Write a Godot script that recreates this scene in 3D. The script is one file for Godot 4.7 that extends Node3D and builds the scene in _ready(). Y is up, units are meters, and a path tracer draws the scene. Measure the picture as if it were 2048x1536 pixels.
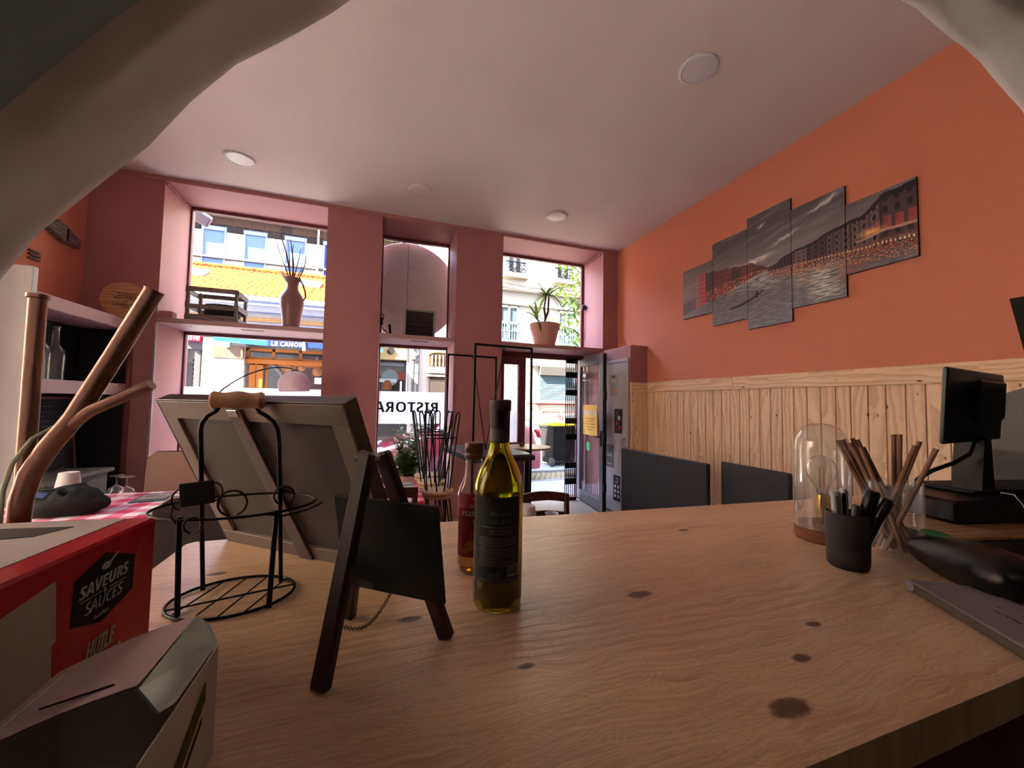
extends Node3D

# ---------- mesh gatherer: shapes are given counter-clockwise seen from outside ----------
class G:
	var st := SurfaceTool.new()
	var sg := 0
	func _init() -> void:
		st.begin(Mesh.PRIMITIVE_TRIANGLES)
		st.set_smooth_group(-1)
	func tri(a: Vector3, b: Vector3, c: Vector3, ua := Vector2.ZERO, ub := Vector2.ZERO, uc := Vector2.ZERO) -> void:
		st.set_uv(ua); st.add_vertex(a)
		st.set_uv(uc); st.add_vertex(c)
		st.set_uv(ub); st.add_vertex(b)
	func quad(a: Vector3, b: Vector3, c: Vector3, d: Vector3) -> G:
		tri(a, b, c, Vector2(0, 1), Vector2(1, 1), Vector2(1, 0))
		tri(a, c, d, Vector2(0, 1), Vector2(1, 0), Vector2(0, 0))
		return self
	func face(p: Array, mid: Vector3) -> void:
		var n: Vector3 = (p[1] - p[0]).cross(p[2] - p[0])
		var flip: bool = n.dot(p[0] - mid) < 0.0
		for i in range(1, p.size() - 1):
			if flip: tri(p[0], p[i + 1], p[i])
			else: tri(p[0], p[i], p[i + 1])
	func box(c: Vector3, s: Vector3, b := 0.0, B := Basis.IDENTITY) -> G:
		st.set_smooth_group(-1)
		var h := s * 0.5
		var v := func(x: float, y: float, z: float, full: int) -> Vector3:
			var q := Vector3(x * (h.x - (0.0 if full == 0 else b)), y * (h.y - (0.0 if full == 1 else b)), z * (h.z - (0.0 if full == 2 else b)))
			return c + B * q
		for a in [-1.0, 1.0]:
			face([v.call(a, -1, -1, 0), v.call(a, 1, -1, 0), v.call(a, 1, 1, 0), v.call(a, -1, 1, 0)], c)
			face([v.call(-1, a, -1, 1), v.call(1, a, -1, 1), v.call(1, a, 1, 1), v.call(-1, a, 1, 1)], c)
			face([v.call(-1, -1, a, 2), v.call(1, -1, a, 2), v.call(1, 1, a, 2), v.call(-1, 1, a, 2)], c)
		if b > 0.0:
			for p in [-1.0, 1.0]:
				for q in [-1.0, 1.0]:
					face([v.call(p, q, -1, 0), v.call(p, q, 1, 0), v.call(p, q, 1, 1), v.call(p, q, -1, 1)], c)
					face([v.call(-1, p, q, 1), v.call(1, p, q, 1), v.call(1, p, q, 2), v.call(-1, p, q, 2)], c)
					face([v.call(p, -1, q, 0), v.call(p, 1, q, 0), v.call(p, 1, q, 2), v.call(p, -1, q, 2)], c)
					for r in [-1.0, 1.0]:
						face([v.call(p, q, r, 0), v.call(p, q, r, 1), v.call(p, q, r, 2)], c)
		return self
	func span(a: Vector3, b: Vector3, bev := 0.0) -> G:
		return box((a + b) * 0.5, (b - a).abs(), bev)
	func bar(a: Vector3, b: Vector3, w: float, t: float, bev := 0.0, side := Vector3.UP) -> G:  # a straight bar with a rectangular section
		var y := (b - a).normalized()
		var x := y.cross(side)
		if x.length() < 0.01: x = y.cross(Vector3.FORWARD)
		x = x.normalized()
		return box((a + b) * 0.5, Vector3(w, (b - a).length(), t), bev, Basis(x, y, x.cross(y)))
	func lathe(pr: Array, n := 24, X := Transform3D.IDENTITY, sx := 1.0) -> G:  # profile runs up the outside: (radius, height)
		var last := Vector2.ZERO
		for j in range(pr.size() - 1):
			var p: Vector2 = pr[j]
			var q: Vector2 = pr[j + 1]
			var d := (q - p).normalized()
			if j == 0 or d.dot(last) < 0.8:
				sg += 1
			st.set_smooth_group(sg)
			last = d
			var ra := float(j) / (pr.size() - 1)
			var rb := float(j + 1) / (pr.size() - 1)
			for i in n:
				var ua := float(i) / n
				var ub := float(i + 1) / n
				var ca := Vector2(cos(TAU * ua) * sx, -sin(TAU * ua))
				var cb := Vector2(cos(TAU * ub) * sx, -sin(TAU * ub))
				if i == n - 1: cb = Vector2(sx, 0)
				var a := X * Vector3(ca.x * p.x, p.y, ca.y * p.x)
				var b := X * Vector3(cb.x * p.x, p.y, cb.y * p.x)
				var c := X * Vector3(cb.x * q.x, q.y, cb.y * q.x)
				var e := X * Vector3(ca.x * q.x, q.y, ca.y * q.x)
				if p.x > 1e-6: tri(a, b, c, Vector2(ua, 1 - ra), Vector2(ub, 1 - ra), Vector2(ub, 1 - rb))
				if q.x > 1e-6: tri(a, c, e, Vector2(ua, 1 - ra), Vector2(ub, 1 - rb), Vector2(ua, 1 - rb))
		return self
	func cyl(a: Vector3, b: Vector3, r: float, n := 12, r2 := -1.0) -> G:
		return tube([a, b], [r, r if r2 < 0 else r2], n)
	func tube(p: Array, r, n := 8, closed := false, sq := 1.0) -> G:
		var m := p.size()
		var rings := []
		var up := Vector3.ZERO
		for i in m:
			var t: Vector3
			if closed: t = p[(i + 1) % m] - p[(i + m - 1) % m]
			else: t = p[mini(i + 1, m - 1)] - p[maxi(i - 1, 0)]
			t = t.normalized()
			if up == Vector3.ZERO: up = t.cross(Vector3.UP if absf(t.y) < 0.9 else Vector3.RIGHT).normalized()
			up = (up - t * up.dot(t)).normalized()
			var s := t.cross(up)
			var ring := []
			var rr: float = r[i] if r is Array else r
			for k in n:
				ring.append(p[i] + (up * cos(TAU * k / n) + s * sin(TAU * k / n) * sq) * rr)
			rings.append(ring)
		sg += 1
		st.set_smooth_group(sg)
		for i in (m if closed else m - 1):
			var A: Array = rings[i]
			var B: Array = rings[(i + 1) % m]
			for k in n:
				var l := (k + 1) % n
				tri(A[k], A[l], B[l], Vector2(float(k) / n, float(i) / m), Vector2(float(k + 1) / n, float(i) / m), Vector2(float(k + 1) / n, float(i + 1) / m))
				tri(A[k], B[l], B[k], Vector2(float(k) / n, float(i) / m), Vector2(float(k + 1) / n, float(i + 1) / m), Vector2(float(k) / n, float(i + 1) / m))
		if not closed:
			st.set_smooth_group(-1)
			face(rings[0], p[1])
			face(rings[m - 1], p[m - 2])
		return self
	func prism(poly: PackedVector2Array, d: float, X := Transform3D.IDENTITY, us := Vector2.ONE, uo := Vector2.ZERO) -> G:  # polygon in x, y; thickness along z
		st.set_smooth_group(-1)
		var f := Geometry2D.triangulate_polygon(poly)
		for i in range(0, f.size(), 3):
			var q := [poly[f[i]], poly[f[i + 1]], poly[f[i + 2]]]
			if (q[1] - q[0]).cross(q[2] - q[0]) < 0: q = [q[0], q[2], q[1]]
			var t := []
			for e: Vector2 in q: t.append(e * us + uo)
			tri(X * Vector3(q[0].x, q[0].y, d * 0.5), X * Vector3(q[1].x, q[1].y, d * 0.5), X * Vector3(q[2].x, q[2].y, d * 0.5), t[0], t[1], t[2])
			tri(X * Vector3(q[0].x, q[0].y, -d * 0.5), X * Vector3(q[2].x, q[2].y, -d * 0.5), X * Vector3(q[1].x, q[1].y, -d * 0.5), t[0], t[2], t[1])
		var ccw := not Geometry2D.is_polygon_clockwise(poly)
		# Geometry2D calls clockwise in a y-down frame; measure the area instead
		var area := 0.0
		for i in poly.size(): area += poly[i].cross(poly[(i + 1) % poly.size()])
		ccw = area > 0
		for i in poly.size():
			var a := poly[i]
			var b := poly[(i + 1) % poly.size()]
			if not ccw:
				var w := a; a = b; b = w
			var A := X * Vector3(a.x, a.y, d * 0.5)
			var B := X * Vector3(b.x, b.y, d * 0.5)
			var C := X * Vector3(b.x, b.y, -d * 0.5)
			var D := X * Vector3(a.x, a.y, -d * 0.5)
			tri(A, D, C, a * us + uo, a * us + uo, b * us + uo)
			tri(A, C, B, a * us + uo, b * us + uo, b * us + uo)
		return self
	func grid(nu: int, nv: int, f: Callable, wrap := false) -> G:  # f(u, v) -> Vector3; normal is du x dv
		sg += 1
		st.set_smooth_group(sg)
		var P := []
		for j in nv + 1:
			var row := []
			for i in nu + 1: row.append(f.call(float(i) / nu, float(j) / nv))
			P.append(row)
		for j in nv:
			for i in nu:
				var a := Vector2(float(i) / nu, float(j) / nv)
				var b := Vector2(float(i + 1) / nu, float(j + 1) / nv)
				tri(P[j][i], P[j][i + 1], P[j + 1][i + 1], a, Vector2(b.x, a.y), b)
				tri(P[j][i], P[j + 1][i + 1], P[j + 1][i], a, b, Vector2(a.x, b.y))
		return self
	func ball(c: Vector3, r: Vector3, n := 16, m := 10) -> G:
		var pr := []
		for j in m + 1:
			pr.append(Vector2(maxf(0.0, sin(PI * j / m)) if j > 0 and j < m else 0.0, -cos(PI * j / m)))
		sg += 1
		var X := Transform3D(Basis.from_scale(r), c)
		for j in m:
			st.set_smooth_group(sg)
			for i in n:
				var a0 := TAU * i / n
				var a1 := TAU * ((i + 1) % n) / n
				var p: Vector2 = pr[j]
				var q: Vector2 = pr[j + 1]
				var A := X * Vector3(cos(a0) * p.x, p.y, -sin(a0) * p.x)
				var B := X * Vector3(cos(a1) * p.x, p.y, -sin(a1) * p.x)
				var C := X * Vector3(cos(a1) * q.x, q.y, -sin(a1) * q.x)
				var D := X * Vector3(cos(a0) * q.x, q.y, -sin(a0) * q.x)
				if p.x > 1e-6: tri(A, B, C)
				if q.x > 1e-6: tri(A, C, D)
		return self
	func mesh() -> ArrayMesh:
		st.generate_normals()
		return st.commit()

var taken := {}
var rng := RandomNumberGenerator.new()
var mats := {}
var noises := {}

func numbered(n: String) -> String:
	if not taken.has(n):
		taken[n] = 0
		return n
	taken[n] += 1
	return "%s_%03d" % [n, taken[n]]

func ob(n: String, g, m: Material, parent: Node3D = null) -> MeshInstance3D:
	var o := MeshInstance3D.new()
	o.name = n if parent else numbered(n)
	o.mesh = g.mesh() if g is G else g
	o.material_override = m
	(parent if parent else self).add_child(o, true)
	return o

func tag(o: Node3D, label: String, cat: String, group := "") -> Node3D:
	o.set_meta("label", label)
	o.set_meta("category", cat)
	if group: o.set_meta("group", group)
	return o

func thing(n: String, label: String, cat: String, at := Vector3.ZERO, turn := 0.0, group := "") -> Node3D:
	var o := Node3D.new()
	o.name = numbered(n)
	add_child(o)
	o.position = at
	o.rotation.y = turn
	tag(o, label, cat, group)
	return o

func dup(src: Node3D, base: String, label: String, at: Vector3, turn := 0.0) -> Node3D:
	var o: Node3D = src.duplicate()
	o.name = numbered(base)
	add_child(o)
	o.position = at
	o.rotation.y = turn
	o.set_meta("label", label)
	return o

func struct(n: String, g: G, m: Material, label: String, cat: String) -> MeshInstance3D:
	var o := ob(n, g, m)
	tag(o, label, cat)
	o.set_meta("kind", "structure")
	return o

func noise_tex(key: String, freq: float, oct := 4, as_normal := false, bump := 4.0, ramp: Array = []) -> NoiseTexture2D:
	if noises.has(key): return noises[key]
	var t := NoiseTexture2D.new()
	t.width = 512
	t.height = 512
	t.seamless = true
	var f := FastNoiseLite.new()
	f.seed = key.hash() % 1000
	f.frequency = freq
	f.fractal_octaves = oct
	t.noise = f
	t.as_normal_map = as_normal
	t.bump_strength = bump
	if ramp.size():
		var gr := Gradient.new()
		gr.colors = PackedColorArray(ramp)
		var off := PackedFloat32Array()
		for i in ramp.size(): off.append(float(i) / (ramp.size() - 1))
		gr.offsets = off
		t.color_ramp = gr
	noises[key] = t
	return t

func M(key: String, c: Color, rough := 0.6, metal := 0.0) -> StandardMaterial3D:
	if mats.has(key): return mats[key]
	var m := StandardMaterial3D.new()
	m.resource_name = key
	m.albedo_color = c
	m.roughness = rough
	m.metallic = metal
	mats[key] = m
	return m

func tri_relief(m: StandardMaterial3D, t: Texture2D, scale: float, cm := 0.1, world := true) -> StandardMaterial3D:
	m.uv1_triplanar = true
	m.uv1_world_triplanar = world
	m.uv1_scale = Vector3.ONE * scale
	m.heightmap_enabled = true
	m.heightmap_texture = t
	m.heightmap_scale = cm
	return m

func glass(key: String, c: Color, a := 0.05, rough := 0.02) -> StandardMaterial3D:
	var m := M(key, Color(c, a), rough)
	m.transparency = BaseMaterial3D.TRANSPARENCY_ALPHA
	return m

func arc(c: Vector3, a: Vector3, b: Vector3, from: float, to: float, n: int) -> Array:
	var o := []
	for i in n + 1:
		var t := lerpf(from, to, float(i) / n)
		o.append(c + a * cos(t) + b * sin(t))
	return o

func text(s: String, size: float, depth: float, m: Material, parent: Node3D, at: Vector3, B := Basis.IDENTITY, bold := true, serif := false, nm := "lettering", stretch := 1.0) -> MeshInstance3D:
	var t := TextMesh.new()
	var f := SystemFont.new()
	f.font_names = PackedStringArray(["Droid Serif" if serif else "Droid Sans"])
	f.font_weight = 700 if bold else 400
	t.font = f
	t.text = s
	t.font_size = 64
	t.pixel_size = size / 64.0
	t.depth = depth
	t.curve_step = 4.0
	var o := MeshInstance3D.new()
	o.name = nm
	o.mesh = t
	o.material_override = m
	parent.add_child(o, true)
	o.transform = Transform3D(B * Basis.from_scale(Vector3(stretch, 1, 1)), at)
	return o

func text_in(s: String, w: float, cap: float, depth: float, m: Material, parent: Node3D, at: Vector3, B := Basis.IDENTITY, bold := true, serif := false, nm := "lettering") -> MeshInstance3D:   # fitted to a width and a capital height
	var o := text(s, 1.0, depth, m, parent, at, Basis.IDENTITY, bold, serif, nm)
	var size := o.mesh.get_aabb().size
	o.transform = Transform3D(B * Basis.from_scale(Vector3(w / size.x, cap / 0.714, 1.0)), at)
	return o

# wood as seen on a board: u runs along the grain. Returns an albedo picture and a height picture.
func wood(w: int, h: int, sd: int, rings: float, lu: float, lv: float, light: Color, dark: Color, knots: Array, boards := 1, ring_share := 0.75, fibre := 0.35) -> Array:
	var n := FastNoiseLite.new()
	n.seed = sd
	n.frequency = 1.0
	n.fractal_octaves = 3
	var fine := FastNoiseLite.new()
	fine.seed = sd + 7
	fine.frequency = 1.0
	fine.fractal_octaves = 2
	var a := PackedByteArray()
	var b := PackedByteArray()
	a.resize(w * h * 3)
	b.resize(w * h)
	var i := 0
	for y in h:
		var v := float(y) / h * lv
		var bd := int(float(y) / h * boards)
		var tone := fposmod(sin(bd * 12.99 + sd) * 43.7, 1.0) * 0.16 - 0.08 if boards > 1 else 0.0
		var bo := bd * 3.7
		for x in w:
			var u := float(x) / w * lu
			var vv := v + 0.02 * n.get_noise_2d(u * 0.7 + bo, v * 3.0) + 0.012 * n.get_noise_2d(u * 6.0, v * 9.0 + 40.0)
			var kd := 0.0
			for k: Array in knots:
				var du: float = (u - k[0]) / (k[2] * 2.2)
				var dv: float = (v - k[1]) / k[2]
				var d2 := du * du + dv * dv
				if d2 < 9.0:
					var e := exp(-d2 * 0.7)
					vv += k[2] * 0.5 * e * clampf(dv * 2.0, -1, 1)
					kd = maxf(kd, 1.0 - smoothstep(0.25, 0.9, d2 + 0.25 * n.get_noise_2d(u * 60.0, v * 60.0)))
			var ring := fposmod(vv * rings + n.get_noise_2d(u * 0.35 + bo, v * 2.0 + 90.0) * (1.5 + rings * 0.05), 1.0)
			var late := smoothstep(0.2, 0.9, ring) * (1.0 - smoothstep(0.9, 1.0, ring))
			var fib := fine.get_noise_2d(u * 7.0 + vv * 3.0, vv * 420.0)
			var patch := smoothstep(-0.25, 0.45, n.get_noise_2d(u * 0.9 + 7.0, v * 5.0)) if ring_share < 0.7 else 1.0
			var t := clampf(late * ring_share * patch + fib * fibre + tone + (0.1 if ring_share > 0.7 else 0.3) * n.get_noise_2d(u * 1.6, v * 6.0) + (0.0 if ring_share > 0.7 else 0.25), 0.0, 1.2)
			var c := light.lerp(dark, t)
			if kd > 0.02: c = c.lerp(Color(0.30, 0.185, 0.12), kd * 0.8)
			a[i * 3] = int(clampf(c.r, 0, 1) * 255)
			a[i * 3 + 1] = int(clampf(c.g, 0, 1) * 255)
			a[i * 3 + 2] = int(clampf(c.b, 0, 1) * 255)
			b[i] = int(clampf(0.5 + late * 0.35 * patch + fib * 0.3 - kd * 0.3, 0, 1) * 255)
			i += 1
	return [ImageTexture.create_from_image(Image.create_from_data(w, h, false, Image.FORMAT_RGB8, a)), ImageTexture.create_from_image(Image.create_from_data(w, h, false, Image.FORMAT_L8, b))]

func _ready() -> void:
	rng.seed = 11
	# --- camera, sky, sun, exposure ---
	var cam := Camera3D.new()
	cam.name = "camera"
	add_child(cam)
	cam.fov = rad_to_deg(2.0 * atan(768.0 / 766.0))
	cam.near = 0.02
	cam.far = 200.0
	cam.transform = Transform3D(Basis(Vector3.UP, -0.3284157) * Basis(Vector3.RIGHT, 0.0469238) * Basis(Vector3.BACK, 0.0171168), Vector3(0, 1.4, 0))
	var we := WorldEnvironment.new()
	we.name = "environment"
	var en := Environment.new()
	en.background_mode = Environment.BG_SKY
	var sky := Sky.new()
	var sm := ProceduralSkyMaterial.new()
	sm.sky_top_color = Color(0.62, 0.70, 0.86)
	sm.sky_horizon_color = Color(0.92, 0.94, 0.98)
	sm.ground_bottom_color = Color(0.45, 0.43, 0.4)
	sm.ground_horizon_color = Color(0.6, 0.6, 0.6)
	sm.sun_angle_max = 1.0
	sky.sky_material = sm
	en.sky = sky
	en.background_energy_multiplier = 1.3
	en.tonemap_mode = Environment.TONE_MAPPER_LINEAR
	en.tonemap_exposure = 22.5
	en.sdfgi_enabled = true
	en.ssao_enabled = true
	en.ssil_enabled = true
	we.environment = en
	add_child(we)
	var sun := DirectionalLight3D.new()
	sun.name = "sun"
	sun.light_energy = 2.6
	sun.light_color = Color(1.0, 0.95, 0.86)
	sun.light_angular_distance = 0.5
	sun.shadow_enabled = true
	sun.look_at_from_position(Vector3.ZERO, Vector3(1.0, -1.05, -0.36))
	add_child(sun)
	materials()
	room()
	right_wall()
	front_openings()
	left_side()
	counter_top()
	counter_left_things()
	counter_mid_things()
	counter_right_things()
	dining()
	sills()
	street()
	kitchen()

var wood_a: Array
var pine: Array
var ply: Array

func wood_mat(key: String, t: Array, tint: Color, rough: float, cm: float, world_tri := 0.0) -> StandardMaterial3D:
	var m := M(key, tint, rough)
	m.albedo_texture = t[0]
	m.heightmap_enabled = true
	m.heightmap_texture = t[1]
	m.heightmap_scale = cm
	m.texture_repeat = true
	if world_tri > 0.0:
		m.uv1_triplanar = true
		m.uv1_scale = Vector3.ONE * world_tri
	return m

func materials() -> void:
	var rough_plaster := noise_tex("plaster", 0.02, 5)
	var fine := noise_tex("fine", 0.12, 3)
	tri_relief(M("terracotta paint", Color(0.85, 0.51, 0.395), 0.75), fine, 1.6, 0.08)
	tri_relief(M("dusty rose paint", Color(0.665, 0.44, 0.425), 0.62), fine, 1.6, 0.06)
	tri_relief(M("pale rose shelf", Color(0.70, 0.55, 0.54), 0.55), fine, 2.0, 0.03)
	tri_relief(M("white ceiling paint", Color(0.86, 0.80, 0.775), 0.8), fine, 1.2, 0.08)
	tri_relief(M("grey arch plaster", Color(0.96, 0.955, 0.94), 0.85), rough_plaster, 2.0, 0.06)
	tri_relief(M("kitchen plaster", Color(0.7, 0.69, 0.67), 0.85), rough_plaster, 1.0, 0.05)
	tri_relief(M("floor tile", Color(0.52, 0.46, 0.42), 0.5), rough_plaster, 1.0, 0.1)
	M("black metal", Color(0.035, 0.034, 0.038), 0.38, 0.6)
	M("matt black", Color(0.03, 0.03, 0.033), 0.6)
	M("black plastic", Color(0.025, 0.025, 0.028), 0.38)
	M("white plastic", Color(0.82, 0.82, 0.84), 0.4)
	M("steel", Color(0.7, 0.7, 0.72), 0.28, 1.0)
	M("white print", Color(0.8, 0.8, 0.78), 0.7)
	M("black print", Color(0.03, 0.03, 0.03), 0.7)
	M("rose frame", Color(0.42, 0.20, 0.20), 0.5)
	M("aluminium", Color(0.75, 0.76, 0.78), 0.3, 0.8)
	pine = wood(512, 512, 5, 22.0, 1.2, 0.5, Color(0.97, 0.83, 0.67), Color(0.84, 0.67, 0.51), [[0.3, 0.06, 0.006], [0.75, 0.2, 0.007], [0.12, 0.3, 0.005], [0.95, 0.42, 0.008], [0.5, 0.45, 0.004], [0.55, 0.13, 0.003], [1.05, 0.1, 0.003], [0.85, 0.33, 0.003]])
	wood_mat("pine board", pine, Color(1, 1, 1), 0.55, 0.015)
	ply = wood(256, 256, 9, 30.0, 0.6, 0.6, Color(0.8, 0.62, 0.43), Color(0.62, 0.44, 0.29), [])
	wood_mat("pale birch", ply, Color(1, 1, 1), 0.5, 0.01, 2.0)
	wood_mat("dark stained wood", ply, Color(0.34, 0.2, 0.16), 0.45, 0.02, 2.0)
	wood_mat("weathered grey wood", wood(256, 128, 31, 30.0, 0.6, 0.3, Color(0.50, 0.46, 0.43), Color(0.33, 0.30, 0.28), []), Color(1, 1, 1), 0.8, 0.03, 2.5)
	wood_mat("raw strip wood", ply, Color(0.78, 0.76, 0.76), 0.65, 0.02, 2.0)

func arch_pt(i: int, n: int, dr: float, z: float) -> Vector3:
	var a := PI - PI * i / n
	var r := 1.373 + dr + 0.004 * sin(i * 1.7) + 0.003 * sin(i * 0.61 + 2.0)
	return Vector3(0.905 + r * cos(a), 0.853 + r * sin(a), z)

func room() -> void:
	var rose: Material = mats["dusty rose paint"]
	struct("floor", G.new().span(Vector3(-3, -0.12, -5.25), Vector3(3.5, 0, 2.7)), mats["floor tile"], "brown tiled floor of the dining room", "floor")
	# ceiling: a slab whose underside swells slightly along one board joint
	var g := G.new()
	g.span(Vector3(-3, 3.575, -5.25), Vector3(3.5, 3.8, 2.7))
	g.grid(6, 90, func(u: float, v: float) -> Vector3:
		var z := lerpf(-5.2, -0.36, v)
		return Vector3(lerpf(-2.75, 3.2, u), 3.56 - 0.010 * exp(-pow((z + 2.75) / 0.14, 2)) + 0.004 * sin(z * 2.1 + u * 2.0), z))
	struct("ceiling", g, mats["white ceiling paint"], "white painted ceiling with a faint board joint across it", "ceiling")
	struct("wall_right", G.new().span(Vector3(3.13, 0, -5.25), Vector3(3.4, 3.6, -0.3)), mats["terracotta paint"], "terracotta orange wall carrying the five part canvas picture", "wall")
	var wl := G.new().span(Vector3(-2.9, 0, -5.25), Vector3(-2.65, 3.6, -2.8)).span(Vector3(-2.9, 0, -0.7), Vector3(-2.65, 3.6, -0.3))
	wl.span(Vector3(-2.9, 0, -2.8), Vector3(-2.65, 0.7, -0.7)).span(Vector3(-2.9, 2.7, -2.8), Vector3(-2.65, 3.6, -0.7))
	struct("wall_left", wl, mats["terracotta paint"], "terracotta wall on the left behind the arch", "wall")
	# street wall: piers, sills and lintels round three deep openings
	g = G.new()
	var top := 3.6
	for x in [[-2.9, -2.08], [-0.62, -0.045], [0.825, 1.42], [2.89, 3.4]]:
		g.span(Vector3(x[0], 0, -5.25), Vector3(x[1], top, -4.6))
	for x in [[-2.08, -0.62], [-0.045, 0.825], [1.42, 2.89]]:
		g.span(Vector3(x[0], 3.525, -5.25), Vector3(x[1], top, -4.6))
		if x[0] < 1.0: g.span(Vector3(x[0], 0, -5.25), Vector3(x[1], 0.25, -4.6))
	struct("wall_front", g, rose, "dusty rose street wall with deep window recesses and piers", "wall")
	# cove strip where the wall meets the ceiling
	struct("trim_1", G.new().span(Vector3(-2.65, 3.515, -4.6), Vector3(3.13, 3.562, -4.585), 0.004), rose, "dark rose strip along the top of the street wall", "trim")
	# arch wall between kitchen and dining room
	g = G.new()
	var N := 72
	g.sg += 1
	g.st.set_smooth_group(g.sg)
	var rows := []
	for k in 9:
		var row := []
		for i in N + 1:
			var z := lerpf(-0.45, -0.372, k / 7.0) if k < 8 else -0.358
			var dr := 0.0 if k > 0 else 0.004
			if k == 8: dr = 0.011 + 0.004 * sin(i * 2.3)
			row.append(arch_pt(i, N, dr + 0.0015 * sin(i * 0.9 + k * 1.3), z))
		rows.append(row)
	for k in 8:
		for i in N:
			g.tri(rows[k][i], rows[k + 1][i], rows[k + 1][i + 1])
			g.tri(rows[k][i], rows[k + 1][i + 1], rows[k][i + 1])
	g.st.set_smooth_group(-1)
	var far_poly := PackedVector2Array([Vector2(-3, 0), Vector2(-0.472, 0)])
	var near_poly := PackedVector2Array([Vector2(-3, 0), Vector2(-0.48, 0)])
	for i in N + 1:
		far_poly.append(Vector2(rows[0][i].x, rows[0][i].y))
		near_poly.append(Vector2(rows[8][i].x, rows[8][i].y))
	for P: PackedVector2Array in [far_poly, near_poly]:
		P.append_array(PackedVector2Array([Vector2(2.285, 0), Vector2(3.45, 0), Vector2(3.45, 3.6), Vector2(-3, 3.6)]))
	for c in [[far_poly, -0.45, true], [near_poly, -0.358, false]]:
		var f := Geometry2D.triangulate_polygon(c[0])
		for i in range(0, f.size(), 3):
			var q := []
			for k in 3: q.append(Vector3(c[0][f[i + k]].x, c[0][f[i + k]].y, c[1]))
			g.face(q, Vector3(q[0].x, q[0].y, -0.4))
	for x in [-0.472, 2.28]:
		g.span(Vector3(x - (0.06 if x < 0 else 0.0), 0, -0.449), Vector3(x + (0.0 if x < 0 else 0.06), 0.853, -0.36))
	struct("wall_arch", g, mats["grey arch plaster"], "grey plastered arch that frames the view over the counter", "wall")
	# courtyard window in the left wall, beside the arch
	var cw := Node3D.new()
	cw.name = "window_4"
	add_child(cw)
	tag(cw, "courtyard window in the left wall beside the arch", "window")
	cw.set_meta("kind", "structure")
	g = G.new()
	for z in [-2.8, -1.77, -0.75]: g.span(Vector3(-2.82, 0.7, z), Vector3(-2.77, 2.7, z + 0.05), 0.005)
	for y in [0.7, 2.65]: g.span(Vector3(-2.82, y, -2.8), Vector3(-2.77, y + 0.05, -0.7), 0.005)
	ob("window_frame", g, mats["rose frame"], cw)
	ob("pane", G.new().quad(Vector3(-2.8, 0.72, -0.72), Vector3(-2.8, 0.72, -2.78), Vector3(-2.8, 2.68, -2.78), Vector3(-2.8, 2.68, -0.72)), glass("window glass", Color(0.9, 0.95, 0.95), 0.04, 0.0), cw)
	# recessed round ceiling lamps, switched off
	var lens_m := M("lamp diffuser", Color(0.84, 0.8, 0.82), 0.35)
	var base: Node3D = null
	var n := 0
	for p in [[1.86, -1.86, "round white ceiling lamp nearest the arch on the right"], [-1.275, -3.99, "round white ceiling lamp above the left window"], [0.31, -3.95, "round ceiling lamp painted over in ceiling colour, above the middle window"], [1.858, -3.955, "round white ceiling lamp above the door window"]]:
		var at := Vector3(p[0], 3.555, p[1])
		if n == 0 or n == 2:
			base = thing("ceiling_lamp", p[2], "ceiling lamp", at, 0.0, "round ceiling lamps")
			ob("rim", G.new().lathe([Vector2(0.0, 0.004), Vector2(0.118, 0.004), Vector2(0.118, -0.008), Vector2(0.110, -0.014), Vector2(0.1, -0.014), Vector2(0.099, -0.010)].map(func(v: Vector2) -> Vector2: return v), 36), mats["white ceiling paint"] if n == 2 else mats["white plastic"], base)
			ob("diffuser", G.new().lathe([Vector2(0.1, -0.010), Vector2(0.06, -0.013), Vector2(0.0, -0.014)], 36), mats["white ceiling paint"] if n == 2 else lens_m, base)
		else:
			var o := dup(base if n == 1 else get_node("ceiling_lamp") as Node3D, "ceiling_lamp", p[2], at)
			o.set_meta("group", "round ceiling lamps")
		n += 1

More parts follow.
